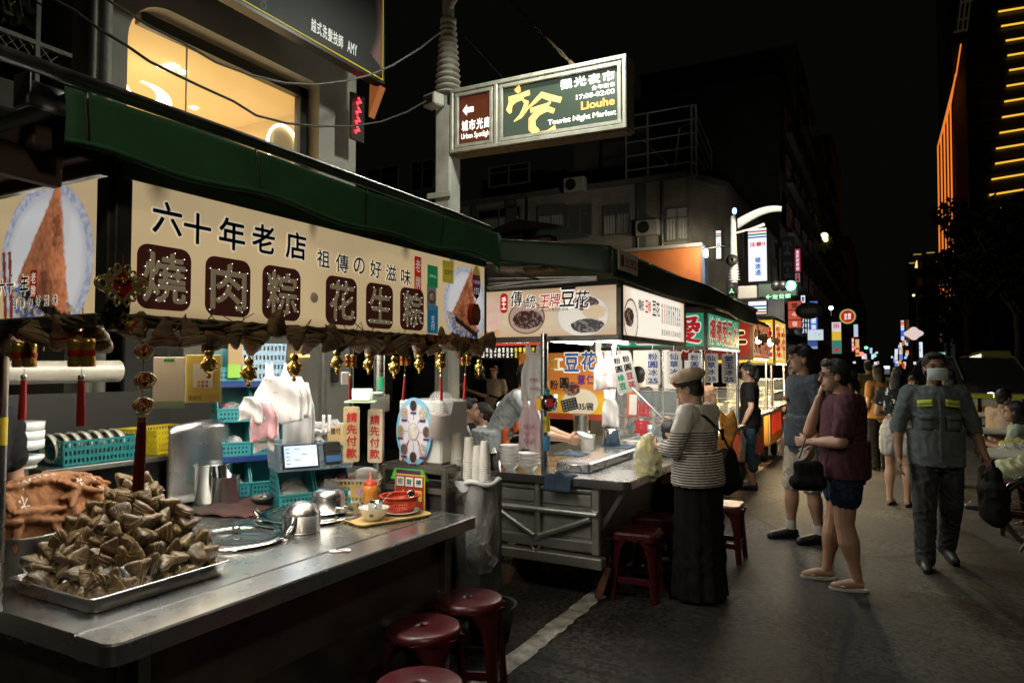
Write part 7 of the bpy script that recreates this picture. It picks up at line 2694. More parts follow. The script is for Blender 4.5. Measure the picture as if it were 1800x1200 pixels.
 # bare bulbs with card shades at the beef stall
for k,(px,py)in enumerate(((1333,598),(1354,602))):
 q=P(px,py,Y=9.6)
 t=thing('bare_bulb',('left','right')[k]+' bare bulb glowing beside a brown card shade at the beef stall','bulb',q,'bulbs at the beef stall')
 MB().ell(q,(.035,.035,.045),12,8).build('glass',glow('bulb_glow',(1,.74,.38),90.0),t)
 MB().tube([q+Z1*.04,q+Z1*.2],.008,6).build('cord',black_pl,t)
 MB().obox(q+V((.06,-.06,.02)),(.13,.01,.08),rotz(.3-.8*k)@Matrix.Rotation(.35,3,'Y')).build('card_shade',mat('brown_card',(.22,.12,.05),.8),t)
t=MB().box(-1.55,-1.02,13.9,14.7,0,.48,.02).build('orange_tub',mat('orange_plastic',(.55,.16,.02),.45))
tag(t,'orange plastic box on the ground past the yellow stall','box')
# yellow crate under the second cart
t=basket('plastic_crate','dim yellow plastic crate under the second cart',(P(968,1005,Z=.0).x,5.0,.003),.40,.30,.22,mat('crate_yellow',(.40,.27,.03),.5),0,3,.97,hole=.4)
# lit shopfront seen between the hanging boards
t=thing('lit_shopfront','bright white lit shopfront seen behind the hanging price boards','shopfront',(-5.5,18,0))
MB().box(-5.6,-5.45,13.5,23.5,0,3.4).build('wall',wall_dk,t)
for k in range(4):
 MB().box(-5.448,-5.43,13.8+2.4*k,15.9+2.4*k,.95,2.55).build('lit_pane',glow('shop_white',(1,.90,.76),.55),t)
 MB().box(-5.447,-5.40,15.92+2.4*k,16.15+2.4*k,.3,2.7).build('frame_post',alu,t)
MB().box(-5.444,-5.30,13.6,23.4,2.6,3.0,.02).build('fascia',mat('plum_fascia',(.16,.07,.10),.5),t)
# ====== people
skinA=mat('skin_light',(.42,.25,.165),.5,var=.10,vs=9)
skinB=mat('skin_tan',(.36,.20,.125),.5,var=.12,vs=9)
hair_m=mat('black_hair',(.012,.010,.009),.42,bump=.8,bs=130,stretch=(1,1,.25))
eye_m=mat('dark_eye',(.015,.012,.010),.2)
lip_m=mat('lips',(.26,.10,.08),.5)
DEF=dict(pel=(0,0,.93),che=(0,0,1.27),nec=(0,-.01,1.43),hea=(0,.02,1.585),sh=(.175,-.01,1.385),el=(.225,-.03,1.11),wr=(.235,.05,.87),hi=(.085,0,.90),kn=(.10,.02,.49),an=(.10,-.03,.085))
def person(label,loc,rz,H,J=None,g=1.0,skin=skinA,top=None,hem=.86,sleeve=.5,bot=None,btyp='trousers',blen=.1,hair='short',shoe=None,styp='shoe',vox=.008,hp=(0,0),face=True,collar=False,fist=False,tuck=0.0,sock=None,fl=0.0):
 """J: joint overrides in metres for a 1.7 m figure (x right, y forward); hp: head turn and nod"""
 t=thing('person',label,'person',loc)
 s=H/1.7
 R_=rotz(rz)
 j={}
 J=J or{}
 for k,p in DEF.items():
  if k in('pel','che','nec','hea'):
   j[k]=V(J.get(k,p))
  else:
   for sd,sg in(('R',1),('L',-1)):
    j[k+sd]=V(J.get(k+sd,(p[0]*sg*(1+.5*(g-1)),p[1],p[2])))
 L0=V(loc)
 w=lambda p:L0+R_@(V(p)*s)
 fwd,rgt=R_@Y1,R_@X1
 def cone(m,a,b,r1,r2,mid=None,n=12):
  a,b=w(a),w(b)
  k=6
  pts=[a.lerp(b,i/k)for i in range(k+1)]
  rs=[(r1+(r2-r1)*i/k+(mid or 0)*math.sin(pi*min(1,i/k*1.35))**2)*s for i in range(k+1)]
  m.tube(pts,rs,n)
  m.ell(a,r1*s,n,8).ell(b,r2*s,n,8)
 def torso(m,inf,z0=None,top_=True):
  """rings along pelvis - chest - neck"""
  prof=[(-.16,.120,.095),(-.06,.165,.115),(.0,.168,.115),(.16,.142,.098),(.28,.150,.105),(.40,.168,.110),(.46,.165,.098),(.51,.10,.075)]
  sp=[j['pel'],j['che'],j['nec']]
  rings=[]
  for z,rx,ry in prof:
   if z0 is not None and z<z0:
    continue
   tt=z/.34
   c=sp[0].lerp(sp[1],tt)if tt<=1 else sp[1].lerp(sp[2],(z-.34)/.16)
   if tt<0:
    c=sp[0]+V((0,0,z))
   belly=.5*max(0,g-1.05)*math.exp(-((z-.10)/.16)**2)
   fx,fy=(rx*(1+(g-1)*1.0)+inf),(ry*(1+(g-1)*1.2)+inf)
   sdir=(j['shR']-j['shL']).normalized()if z>.3 else V((1,0,0))
   fd=V((-sdir.y,sdir.x,0)).normalized()
   rings.append([w(c+sdir*fx*math.cos(a)+fd*(fy*math.sin(a)+belly*.35*max(0,math.sin(a))))for a in[2*pi*i/24 for i in range(24)]])
  m.loft(rings)
 Hd=R_@rotz(hp[0])@Matrix.Rotation(hp[1],3,'X')
 hc=w(j['hea'])
 hq=lambda x,y,z:hc+Hd@(V((x,y,z))*s)
 # ---- skin
 b=MB()
 torso(b,0)
 for sd,sg in(('R',1),('L',-1)):
  cone(b,j['sh'+sd],j['el'+sd],.050*g,.040*g)
  cone(b,j['el'+sd],j['wr'+sd],.040*g,.027,.006)
  cone(b,j['hi'+sd],j['kn'+sd],.085*g,.057*g)
  cone(b,j['kn'+sd],j['an'+sd],.054*g,.036,.016*g)
  a=j['an'+sd]
  fo=J.get('ft'+sd,(0,1,0))
  fo=V(fo).normalized()
  b.tube([w(a+fo*-.045+V((0,0,-.035))),w(a+fo*.06+V((0,0,-.035))),w(a+fo*.16+V((0,0,-.058))),w(a+fo*.185+V((0,0,-.062)))],[.030*s,.034*s,.026*s,.012*s],10)
  # hand: palm and five fingers
  d=(j['wr'+sd]-j['el'+sd]).normalized()
  d=(d+V(J.get('hd'+sd,(0,0,0)))).normalized()
  pn_=V(J.get('pn'+sd,(-sg,.2,0)))
  pn_=(pn_-d*pn_.dot(d)).normalized()
  sd_=d.cross(pn_)*sg
  if sd_.dot(V((0,1,0)))<0 and abs(d.z)>.5:
   sd_=-sd_
  pc=j['wr'+sd]+d*.05
  Rp=R_@Matrix((sd_,pn_,d)).transposed()
  b.ell(w(pc),(.040*s,.016*s,.052*s),14,10,Rp)
  cu=J.get('cu'+sd,.5)
  for q,(o_,ln)in enumerate(((.030,.068),(.010,.078),(-.010,.073),(-.029,.056))):
   base=pc+d*.040+sd_*o_
   p1=base+(d*math.cos(cu*.6)+pn_*math.sin(cu*.6))*ln*.5
   p2=p1+(d*math.cos(cu*1.5)+pn_*math.sin(cu*1.5))*ln*.5
   b.tube([w(pc+sd_*o_*.8),w(base),w(p1),w(p2)],[.010*s,.010*s,.0088*s,.0070*s],8)
  tb_=pc-d*.02+sd_*.032
  b.tube([w(tb_),w(tb_+d*.03+sd_*.022+pn_*.01),w(tb_+d*.058+sd_*.024+pn_*.02)],[.012*s,.0105*s,.0085*s],8)
 b.tube([w(j['nec']-V((0,0,.06))),w(j['nec']),hq(0,-.015,-.08),hq(0,-.01,-.03)],[.062*s*g,.055*s*g**.5,.053*s,.05*s],14)
 b.ell(hq(0,-.005,.025),(.074*s,.094*s,.092*s),20,14,Hd)
 b.ell(hq(0,.020,-.045),(.060*s*g**.3,.068*s,.072*s),18,12,Hd)
 b.ell(hq(0,.062,-.096),(.026*s,.022*s,.022*s),12,8,Hd)
 b.tube([hq(0,.088,.010),hq(0,.102,-.018),hq(0,.108,-.036)],[.010*s,.0125*s,.015*s],10)
 b.ell(hq(0,.082,.028),(.05*s,.014*s,.012*s),12,8,Hd)
 b.ell(hq(0,.085,-.066),(.024*s,.012*s,.013*s),12,8,Hd)
 for sg in(-1,1):
  b.ell(hq(sg*.074,-.012,-.012),(.010*s,.020*s,.032*s),10,8,Hd)
 bo=remesh(b,vox*.8,3,'body',skin,t)
 if face:
  for sg in(-1,1):
   MB().ell(hq(sg*.031,.086,.008),(.013*s,.006*s,.006*s),10,6,Hd).build('eye',eye_m,t)
   MB().tube([hq(sg*.014,.096,.026),hq(sg*.034,.093,.033),hq(sg*.05,.08,.026)],[.004*s,.005*s,.003*s],6).build('eyebrow',hair_m,t)
  MB().ell(hq(0,.094,-.068),(.022*s,.006*s,.007*s),12,6,Hd).build('lips',lip_m,t)
  # ---- hair
 h=MB()
 if hair!='none':
  h.ell(hq(0,-.022,.042),(.084*s,.098*s,.092*s),20,14,Hd)
  h.ell(hq(0,.045,.098),(.066*s,.046*s,.026*s),16,10,Hd)
  h.ell(hq(0,-.05,-.02),(.074*s,.055*s,.07*s),16,10,Hd)
  if hair=='fringe':
   h.ell(hq(0,.070,.070),(.062*s,.030*s,.034*s),16,10,Hd)
  if hair in('bun','pony','long'):
   e={'bun':(-.125,.0,.045),'pony':(-.115,-.06,.05),'long':(-.07,-.12,.075)}[hair]
   h.ell(hq(0,e[0],e[1]),(e[2]*s,e[2]*s*.9,e[2]*s*(1.1 if hair=='bun' else 1.9)),14,10,Hd)
   if hair=='bun':
    h.tube([hq(.02,-.13,-.03),hq(.03,-.16,-.09),hq(.02,-.17,-.14)],[.035*s,.028*s,.008*s],8)
   if hair=='long':
    for sg in(-1,1):
     h.ell(hq(sg*.065,-.02,-.07),(.022*s,.045*s,.10*s),12,10,Hd)
  remesh(h,vox,2,'hair',hair_m,t,.004,60)
  # ---- clothes
 if bot is not None:
  m=MB()
  if btyp=='longskirt':
   rings=[]
   for f,rr in((0,.150*g),(.12,.172*g),(.5,.182*g),(1,.200*g)):
    z=j['pel'].z+.05+(.03-j['pel'].z-.05)*f
    rings.append([w(V((j['pel'].x,j['pel'].y,z))+V((rr*math.cos(a)*(1+.10*f*math.sin(11*a)),rr*.86*math.sin(a)*(1+.10*f*math.sin(11*a)),0)))for a in[2*pi*i/36 for i in range(36)]])
   m.loft(rings)
   remesh(m,vox*1.3,1,'skirt',bot,t,.006,16)
  else:
   torso_r=[]
   for z,rx,ry in((-.12,.13,.11),(-.04,.176,.13),(.04,.172,.125),(.12,.152,.112)):
    torso_r.append([w(j['pel']+V(((rx*g+.006)*math.cos(a),(ry*(1+(g-1)*1.2)+.006)*math.sin(a),z)))for a in[2*pi*i/20 for i in range(20)]])
   m.loft(torso_r)
   for sd in 'RL':
    hi_,kn_,an_=j['hi'+sd],j['kn'+sd],j['an'+sd]
    if btyp=='trousers':
     cone(m,hi_,kn_,.100*g,.080*g)
     cone(m,kn_,an_+V((0,0,blen-.085))if blen>.1 else an_+V((0,0,-.02)),.078*g,.070)
    elif btyp=='skirt':
     cone(m,hi_,hi_.lerp(kn_,blen),.125*g,.125*g)
    else:
     cone(m,hi_,hi_.lerp(kn_,min(1.0,blen)),.102*g,.090*g)
   remesh(m,vox*1.15,3,{'trousers':'trousers','skirt':'skirt'}.get(btyp,'shorts'),bot,t,.0075,30)
 if top is not None:
  m=MB()
  torso(m,.016,hem-.93 if hem>.86 else None)
  if hem<=.86:
   zz=hem-.93
   m.loft([[w(j['pel']+V(((.178*g+.016+k_)*math.cos(a),(.125*(1+(g-1)*1.2)+.020+k_)*math.sin(a),z)))for a in[2*pi*i/24 for i in range(24)]]for z,k_ in((zz,fl),(.02,fl*.8),(.16,0))])
  for sd in 'RL':
   S_,E_,W_=j['sh'+sd],j['el'+sd],j['wr'+sd]
   m.ell(w(S_.lerp(j['che'],.10)),(.075*s*g,)*3,14,10)
   if sleeve<=1:
    cone(m,S_,S_.lerp(E_,sleeve),.066*g,.064*g)
   else:
    cone(m,S_,E_,.066*g,.058*g)
    cone(m,E_,E_.lerp(W_,sleeve-1),.058*g,.052*g)
  if collar:
   m.tube([w(j['nec']+V((.06*math.cos(a),.055*math.sin(a)+.01,.0-.02*math.sin(a))))for a in[2*pi*i/16 for i in range(16)]],.016*s,8,True)
  remesh(m,vox*1.1,3,'shirt',top,t,.0048,30)
  # ---- shoes
 if shoe is not None:
  for sd in 'RL':
   a=j['an'+sd]
   fo=V(J.get('ft'+sd,(0,1,0))).normalized()
   q=lambda f,z:w(a+fo*f+V((0,0,z)))
   m=MB()
   if styp=='shoe':
    m.tube([q(-.06,-.04),q(.0,-.032),(q(.10,-.048)),q(.19,-.060),q(.215,-.062)],[.034*s,.042*s,.042*s,.036*s,.016*s],12)
    m.tube([q(-.07,-.076),q(.05,-.078),q(.21,-.076)],[.030*s,.038*s,.030*s],8)
    remesh(m,.008,2,'shoe',shoe,t)
    if sock:
     MB().tube([q(-.005,.0),w(a.lerp(j['kn'+sd],.2))],[.043*s,.043*s],12).build('sock',sock,t)
   else:
    sdv=V((fo.y,-fo.x,0))
    pts=[w(a+fo*(.06+.135*math.cos(u))+sdv*(.042+.006*math.cos(u))*math.sin(u)+V((0,0,-.085)))for u in[2*pi*i/20 for i in range(20)]]
    m.loft([pts,[p+Z1*.016*s for p in pts]],smooth=False)
    m.tube([q(.16,-.055),w(a+fo*.09+sdv*.04+V((0,0,-.055)))],.005,6).tube([q(.16,-.055),w(a+fo*.09-sdv*.04+V((0,0,-.055)))],.005,6)
    m.build('sandal',shoe,t)
 return t,w,hq,Hd,s
def stripes(name,c1,c2,per,duty,zmax):
 m=mat(name,c1,.85)
 nt=m.node_tree
 tc=nt.nodes.new('ShaderNodeTexCoord')
 sp_=nt.nodes.new('ShaderNodeSeparateXYZ')
 nt.links.new(tc.outputs['Object'],sp_.inputs[0])
 last=sp_.outputs['Z']
 seq=[]
 for op,v in(('DIVIDE',per),('FRACT',0),('LESS_THAN',duty)):
  n=nt.nodes.new('ShaderNodeMath')
  n.operation=op
  n.inputs[1].default_value=v
  nt.links.new(last,n.inputs[0])
  last=n.outputs[0]
 n=nt.nodes.new('ShaderNodeMath')
 n.operation='LESS_THAN'
 n.inputs[1].default_value=zmax
 nt.links.new(sp_.outputs['Z'],n.inputs[0])
 k=nt.nodes.new('ShaderNodeMath')
 k.operation='MULTIPLY'
 nt.links.new(last,k.inputs[0])
 nt.links.new(n.outputs[0],k.inputs[1])
 mx=nt.nodes.new('ShaderNodeMix')
 mx.data_type='RGBA'
 mx.inputs[6].default_value=(*c1,1)
 mx.inputs[7].default_value=(*c2,1)
 nt.links.new(k.outputs[0],mx.inputs[0])
 nt.links.new(mx.outputs[2],nt.nodes['Principled BSDF'].inputs['Base Color'])
 return m
def cloth(name,c,v=.15,vs=7,dark=None):
 return mat(name,c,.88,spec=.15,var=v,vs=vs,bump=.25,bs=300,dark=dark)
blk_c=cloth('black_cloth',(.012,.012,.013))
black_sh=mat('black_shoe',(.015,.015,.016),.5)
# woman in the striped top
t,w,hq,Hd,s=person('person in a black and white striped top, tan beret and long black skirt',(-1.165,4.86,0),math.radians(77),1.56,dict(elR=(.26,.06,1.12),wrR=(.12,.26,1.10),elL=(-.26,.06,1.12),wrL=(-.12,.27,1.12),hea=(0,.07,1.56),nec=(0,.02,1.43)),1.12,skinA,stripes('striped_jersey',(.74,.70,.64),(.03,.03,.035),.0175,.45,1.145),.85,1.5,blk_c,'longskirt',hair='short',shoe=black_sh,hp=(.15,-.40),fl=.022)
m=MB().ell(hq(0,-.025,.092),(.112,.13,.058),24,12,Hd@Matrix.Rotation(.12,3,'X'))
m.ell(hq(.02,-.075,.085),(.085,.06,.05),18,10,Hd)
cap_=remesh(m,.007,3,'tan_beret',cloth('tan_felt',(.62,.50,.35)),t,.003,20)
m=MB().tube([hq(.085*math.cos(a),-.015+.1*math.sin(a),.056)for a in[2*pi*i/24 for i in range(24)]],.012,6,True)
m.build('cap_band',mat('brown_band',(.05,.04,.035),.8),cap_)
MB().ell(hq(-.075,.06,.07),(.02,.02,.026),12,8,Hd).build('cap_badge',mat('badge_pin',(.35,.09,.04),.5,var=.7,vs=60),cap_)
MB().tube([w((-.16,.04,1.42)),w((-.10,-.12,1.36)),w((.02,-.175,1.25)),w((.15,-.185,1.10)),w((.215,-.10,.98))],.008,6).build('shoulder_strap',black_pl,t)
MB().obox(w((.055,-.172,1.225)),(.035,.006,.075),rotz(math.radians(77))).build('cat_print',ink,t)
lettering('♥',w((.03,-.18,1.30)),rotz(math.radians(77))@X1,Z1,.02,.02,lip_m,t)
o=remesh(MB().ell(w((-.05,.40,1.0)),(.10,.09,.17),16,12).ell(w((-.05,.40,1.14)),(.05,.05,.06),12,8),.01,1,'yellow_bag',mat('yellow_bag_film',(.50,.45,.12),.35,var=.6,vs=14,bump=.8,bs=25,dark=(.55,.55,.50)),t,.01,30)
o.parent=None
o.location=t.location
tag(o,'crinkled yellow and clear plastic bag held by the striped woman','bag')
q=P(1277,825,Y=5.3)
o=thing('backpack','black backpack with a mustard patterned cloth behind the striped woman','backpack',q)
remesh(MB().ell(q,(.09,.12,.19),16,12).ell(q+V((.04,0,-.08)),(.08,.10,.08),14,10),.012,2,'pack',blk_c,o,.004,20)
MB().sheet(lambda u,v:q+V((-.06+.12*u+.03*math.sin(6*v),-.03,.42-.42*v+.02*math.sin(8*u))),10,14,thick=.03).build('mustard_cloth',mat('mustard_print',(.50,.25,.025),.8,var=.9,vs=14,dark=(.22,.05,.02)),o)
# man in the grey tee
gt=cloth('grey_blue_tee',(.056,.067,.083))
t,w,hq,Hd,s=person('person with short dark hair in a grey tee, beige shorts and black clogs',(-.69,6.9,0),math.radians(125),1.78,dict(elR=(.24,-.04,1.12),wrR=(.22,.05,.88),elL=(-.24,-.03,1.12),wrL=(-.25,.05,.87),knR=(.11,.05,.48),anR=(.13,.06,.085),knL=(-.10,-.02,.48),anL=(-.10,-.08,.085)),1.0,skinA,gt,.83,.62,cloth('beige_chino',(.46,.42,.34)),'shorts',.96,'fringe',black_sh,'shoe',hp=(-.12,0),sock=paper_w)
for z in(1.24,1.06):
 m=MB().ell(w((.07,.125,z)),(.07,.02,.022),16,8,rotz(math.radians(125-15)))
 m.build('red_print',mat('faded_red_print',(.24,.06,.04),.8,var=.5,vs=30),t)
 # woman in maroon
t,w,hq,Hd,s=person('person with tied hair and glasses in a maroon tee, denim shorts and flip-flops',(-.29,5.64,0),math.radians(100),1.635,dict(elR=(.13,.23,1.14),wrR=(.04,.165,1.41),hdR=(0,-.1,.5),cuR=1.2,pnR=(0,-1,.1),elL=(-.27,.05,1.10),wrL=(-.10,.26,1.08),hdL=(.3,.1,0),knR=(.12,.06,.49),anR=(.14,.12,.085),anL=(-.11,-.06,.085),hea=(0,.06,1.58)),1.24,skinA,cloth('maroon_tee',(.085,.036,.050)),.82,.72,cloth('dark_denim',(.018,.03,.055),.4),'shorts',.52,'bun',mat('white_sandal',(.5,.48,.44),.6),'sandal',hp=(.1,-.05))
m=MB()
for sg in(-1,1):
 m.tube([hq(sg*.034+.024*math.cos(a),.103,.006+.02*math.sin(a))for a in[2*pi*i/14 for i in range(14)]],.0014,5,True)
 m.tube([hq(sg*.058,.10,.01),hq(sg*.074,.0,.008)],.002,5)
m.build('eyeglasses',mat('red_frames',(.20,.03,.03),.3),t)
hb=thing('handbag','small black handbag hanging from the maroon shirted woman\'s forearm','handbag',w((-.16,.26,.80)))
remesh(MB().obox(w((-.17,.27,.85)),(.08,.20,.20),rotz(math.radians(100)),.04).obox(w((-.17,.27,.79)),(.12,.25,.12),rotz(math.radians(100)),.04),.012,5,'bag_body',blk_c,hb,.006,26)
MB().tube([w((-.17,.20,.96)),w((-.15,.22,1.09)),w((-.14,.28,1.11)),w((-.17,.33,.96))],.006,6).build('strap',black_pl,hb)
# masked man
wk=cloth('faded_work_shirt',(.145,.172,.182),.2)
t,w,hq,Hd,s=person('person in a grey work shirt with yellow reflective bands and a face mask, walking',(.33,6.55,0),math.radians(190),1.69,dict(elR=(.27,-.02,1.11),wrR=(.28,.07,.87),elL=(-.27,-.02,1.10),wrL=(-.32,.10,.88),knR=(.11,.10,.49),anR=(.11,.08,.085),knL=(-.10,.0,.50),anL=(-.11,-.22,.13),ftR=(.15,1,0),ftL=(-.1,1,-.2)),1.06,skinB,wk,.80,1.12,cloth('dark_work_trousers',(.06,.06,.062),.3),'trousers',.1,'short',black_sh,'shoe',collar=True)
m=MB().sheet(lambda u,v:hq(.074*math.sin((u-.5)*2.5),.048+.068*math.cos((u-.5)*2.3)+.012*math.sin(pi*v),-.095+.095*v+.0015*math.sin(v*25)),16,14,thick=.003)
mk=m.build('face_mask',cloth('pale_blue_mask',(.66,.76,.76)),t)
for sg in(-1,1):
 MB().tube([hq(sg*.07,.06,-.02),hq(sg*.082,.02,.0),hq(sg*.082,-.005,.01)],.002,5).build('ear_loop',paper_w,mk)
hv=mat('hi_vis_yellow',(.62,.78,.05),.5)
gy=mat('reflective_grey',(.30,.31,.28),.35)
Rm=rotz(math.radians(190))
for sg in(-1,1):
 f=lambda u,v,o_=0.0:w((sg*(.045+.105*u),.128+o_-.030*u-.018*v,1.285+.055*v-.012*u))
 MB().sheet(lambda u,v:f(u,v,.022),6,4,thick=-.004*sg).build('reflective_band',hv,t)
 MB().sheet(lambda u,v:f(u,.38+.24*v,.027),6,2,thick=-.003*sg).build('grey_stripe',gy,t)
 MB().sheet(lambda u,v:w((sg*(.045+.10*u),.150-.02*u,1.09+.12*v)),3,3,thick=-.006*sg).build('chest_pocket',wk,t)
 MB().sheet(lambda u,v:w((sg*(.042+.106*u),.158-.02*u,1.175+.04*v)),3,2,thick=-.006*sg).build('pocket_flap',wk,t)
for k in range(5):
 MB().ell(w((0,.158,1.27-.09*k)),.007,8,5).build('button',gy,t)
MB().bar(w((0,.152,.84)),w((0,.148,1.33)),.03,.008,up=Rm@X1).build('placket',wk,t)
q=w((-.34,.18,.56))
o=thing('tool_bag','black bag carried in the walking masked man\'s left hand','bag',q-Z1*.15)
remesh(MB().obox(q,(.16,.30,.34),Rm,.05).ell(q+Z1*.2,(.06,.10,.07),12,8),.012,3,'bag_body',blk_c,o,.006,20)
MB().tube([q+Z1*.15+Rm@V((0,.09,0)),q+Z1*.30,q+Z1*.15-Rm@V((0,.09,0))],.014,8).build('grip',blk_c,o)
# woman in black at the third stall
den=cloth('blue_denim',(.035,.06,.095),.4)
t,w,hq,Hd,s=person('person in a black tee and mask with blue jeans rolled up, at the third stall',(-1.6,9.5,0),math.radians(98),1.64,dict(wrL=(-.22,.08,.88)),1.0,skinA,blk_c,.84,.6,den,'trousers',.30,'pony',black_sh,vox=.011)
MB().sheet(lambda u,v:hq(.074*math.sin((u-.5)*2.5),.05+.066*math.cos((u-.5)*2.3),-.10+.10*v),10,5,thick=.003).build('face_mask',blk_c,t)
o=MB().lathe([(.04,0),(.05,.0),(.06,.25),(.02,.36),(.008,.42)],w((-.22,.1,.40)),14).build('drink_bag',clear)
tag(o,'clear plastic bag holding a drink cup in the black clad woman\'s hand','bag')
MB().lathe([(0,.0),(.035,.0),(.045,.14),(0,.14)],w((-.22,.1,.41)),12).build('drink_cup',mat('pale_drink',(.5,.42,.2),.4),o)
# background people: label, place, facing, height, options
pw=cloth('black_white_print',(.015,.015,.016),.9,16,(.015,.015,.016))
person('person in a black and white printed top, white skirt and flip-flops looking down',(.09,9.2,0),math.radians(-14),1.60,dict(wrR=(.15,.22,1.10),wrL=(-.12,.25,1.10),hea=(0,.10,1.55)),.95,skinA,mat('white_blotch_print',(.5,.5,.48),.85,var=.98,vs=13,dark=(.012,.012,.013),vr=(.55,.58)),.98,.45,cloth('white_skirt',(.52,.50,.46)),'skirt',.5,'long',black_sh,'sandal',.011,(0,-.6))
sit=dict(pel=(0,0,.50),che=(0,.08,.84),nec=(0,.11,1.00),hea=(0,.15,1.15),shR=(.17,.1,.96),shL=(-.17,.1,.96),elR=(.22,.20,.72),elL=(-.22,.20,.72),wrR=(.10,.42,.78),wrL=(-.10,.42,.78),hiR=(.09,.02,.48),hiL=(-.09,.02,.48),knR=(.12,.42,.47),knL=(-.12,.42,.47),anR=(.12,.42,.09),anL=(-.12,.42,.09))
lean=dict(pel=(0,-.1,.93),che=(0,.08,1.25),nec=(0,.17,1.40),hea=(0,.25,1.53),shR=(.17,.14,1.36),shL=(-.17,.14,1.36),elR=(.26,.34,1.07),elL=(-.24,.36,1.08),wrR=(.14,.55,1.02),wrL=(-.10,.58,1.02),hiR=(.085,-.1,.9),hiL=(-.085,-.1,.9))
t,w,hq,Hd,s=person('person in a grey tee and orange apron leaning over the second stall',(-2.86,5.10,0),math.radians(-62),1.66,lean,1.08,skinA,cloth('light_grey_tee',(.30,.33,.35)),.85,.7,blk_c,hair='short',vox=.009)
remesh(MB().obox(w((0,.03,.85)),(.36,.06,.55),rotz(math.radians(-62)),.03).obox(w((0,.12,1.12)),(.26,.05,.12),rotz(math.radians(-62)),.02),.012,2,'apron',cloth('orange_apron',(.50,.10,.025)),t,.006,14)
q=w((.02,.70,1.00))
tag(MB().lathe([(0,0),(.03,0),(.035,.008),(.07,.05),(.067,.05),(.03,.012),(0,.01)],q,22,Matrix.Rotation(.35,3,'Y')).build('white_bowl',bowl_w),'white bowl held in the apron wearer\'s hands over the counter','bowl')
dots=mat('dotted_cotton',(.55,.53,.46),.85,var=.9,vs=16,dark=(.28,.19,.03),vr=(.38,.41))
for lb,loc,fz,H,J,tp,hr,kw in(('person in a polka dot dress with a hair band in profile behind the stalls',P(868,760,Y=6.6),118,1.6,sit,dots,'bun',{}),('person with glasses in a black tee seated behind the paper cups',P(800,770,Y=6.2),-62,1.68,sit,blk_c,'short',{}),('person in a beige tee walking in the dim back behind the stalls',P(868,700,Y=11),190,1.62,None,cloth('beige_tee',(.45,.38,.27)),'short',{}),('person in a black top holding hands up in the dim back',P(843,700,Y=11),150,1.6,dict(wrR=(.1,.3,1.3),wrL=(-.05,.28,1.25)),blk_c,'long',{}),('person with dark hair behind the first price board of the second stall',P(1122,700,Y=8.2),60,1.58,None,blk_c,'short',{}),('person with a silver necklace in a black tee behind the couple',P(1453,700,Y=13.5),205,1.72,None,blk_c,'fringe',dict(hp=(0,-.3))),('person in a teal top with a shoulder strap past the yellow stall',P(1396,700,Y=15),60,1.62,None,cloth('teal_top',(.02,.22,.27)),'short',{}),('person with light cap shaped hair in the crowd behind the maroon woman',P(1528,700,Y=15.5),20,1.72,None,cloth('olive_tee',(.06,.055,.03)),'short',{}),('person in an ochre top just right of the maroon woman',P(1545,700,Y=12.2),40,1.62,None,cloth('ochre_top',(.40,.22,.08)),'long',{}),('person, a small child, facing the camera beside the masked man',P(1606,720,Y=12.0),185,1.45,None,blk_c,'fringe',{}),('person with shoulder length hair behind the masked man\'s shoulder',P(1668,700,Y=11.0),60,1.55,None,blk_c,'long',{}),('person far down the street between the necklace man and the couple',P(1477,690,Y=17),200,1.62,None,cloth('tan_top',(.28,.2,.12)),'fringe',{}),('person in a pale pink tee bent over a table at the right',P(1752,760,Y=11.5),-48,1.72,sit,cloth('pale_tee',(.60,.50,.44)),'short',dict(g=1.12)),('person in a mint top eating at the right picture edge',P(1812,780,Y=9.3),75,1.62,sit,cloth('mint_top',(.36,.44,.38)),'long',{}),('person serving inside the third stall under the hanging boards',P(1225,700,Y=8.6),210,1.6,None,cloth('brown_top',(.16,.09,.05)),'short',{}),('person crouched on a low stool beneath the second stall counter',P(1160,830,Y=6.0),250,1.5,sit,blk_c,'short',{}),('vendor person in a dark shirt at the far left behind the zongzi heap',(-3.3,1.42,0),-88,1.66,dict(wrR=(.12,.30,.92),elR=(.25,.10,1.02)),blk_c,'short',{})):
 loc=(loc[0],loc[1],0)
 person(lb,loc,math.radians(fz),H,J,kw.pop('g',1.0),skinA,tp,.84,.6,cloth('khaki',(.26,.23,.17))if 'black top' in lb else blk_c,hair=hr,shoe=black_sh,vox=.013,**kw)
 # ====== lamp post with signals, street signs, far lights
LY_=19.0
lp=P(1290,500,Y=LY_)
t=thing('lamp_post','grey lamp post with a wide curved white lamp arm and ringed lower shaft','lamp post',(lp.x,LY_,0))
zz=lambda py:P(1290,py,Y=LY_).z
MB().tube([(lp.x,LY_,0),(lp.x,LY_,zz(470)),(lp.x,LY_,zz(380))],[.12,.10,.07],12).build('post',pole_m,t)
for k in range(7):
 MB().lathe([(.09,-.03),(.17-.008*k,0),(.09,.03)],(lp.x,LY_,zz(492-5*k)),14).build('fin',_mats['pale_fin'],t)
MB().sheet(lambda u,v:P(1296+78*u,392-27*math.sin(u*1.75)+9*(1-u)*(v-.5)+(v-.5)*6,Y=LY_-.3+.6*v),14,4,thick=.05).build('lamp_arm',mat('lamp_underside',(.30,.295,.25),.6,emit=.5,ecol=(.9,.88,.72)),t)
MB().ell(P(1291,371,Y=LY_),(.06,.06,.09),12,8).build('blue_beacon',glow('blue_beacon',(.12,.25,1.0),9.0),t)
MB().tube([P(1290,410,Y=LY_),P(1318,403,Y=LY_),P(1344,394,Y=LY_)],[.03,.03,.045],8).build('lamp_branch',mat('lit_branch',(.35,.34,.3),.6),t)
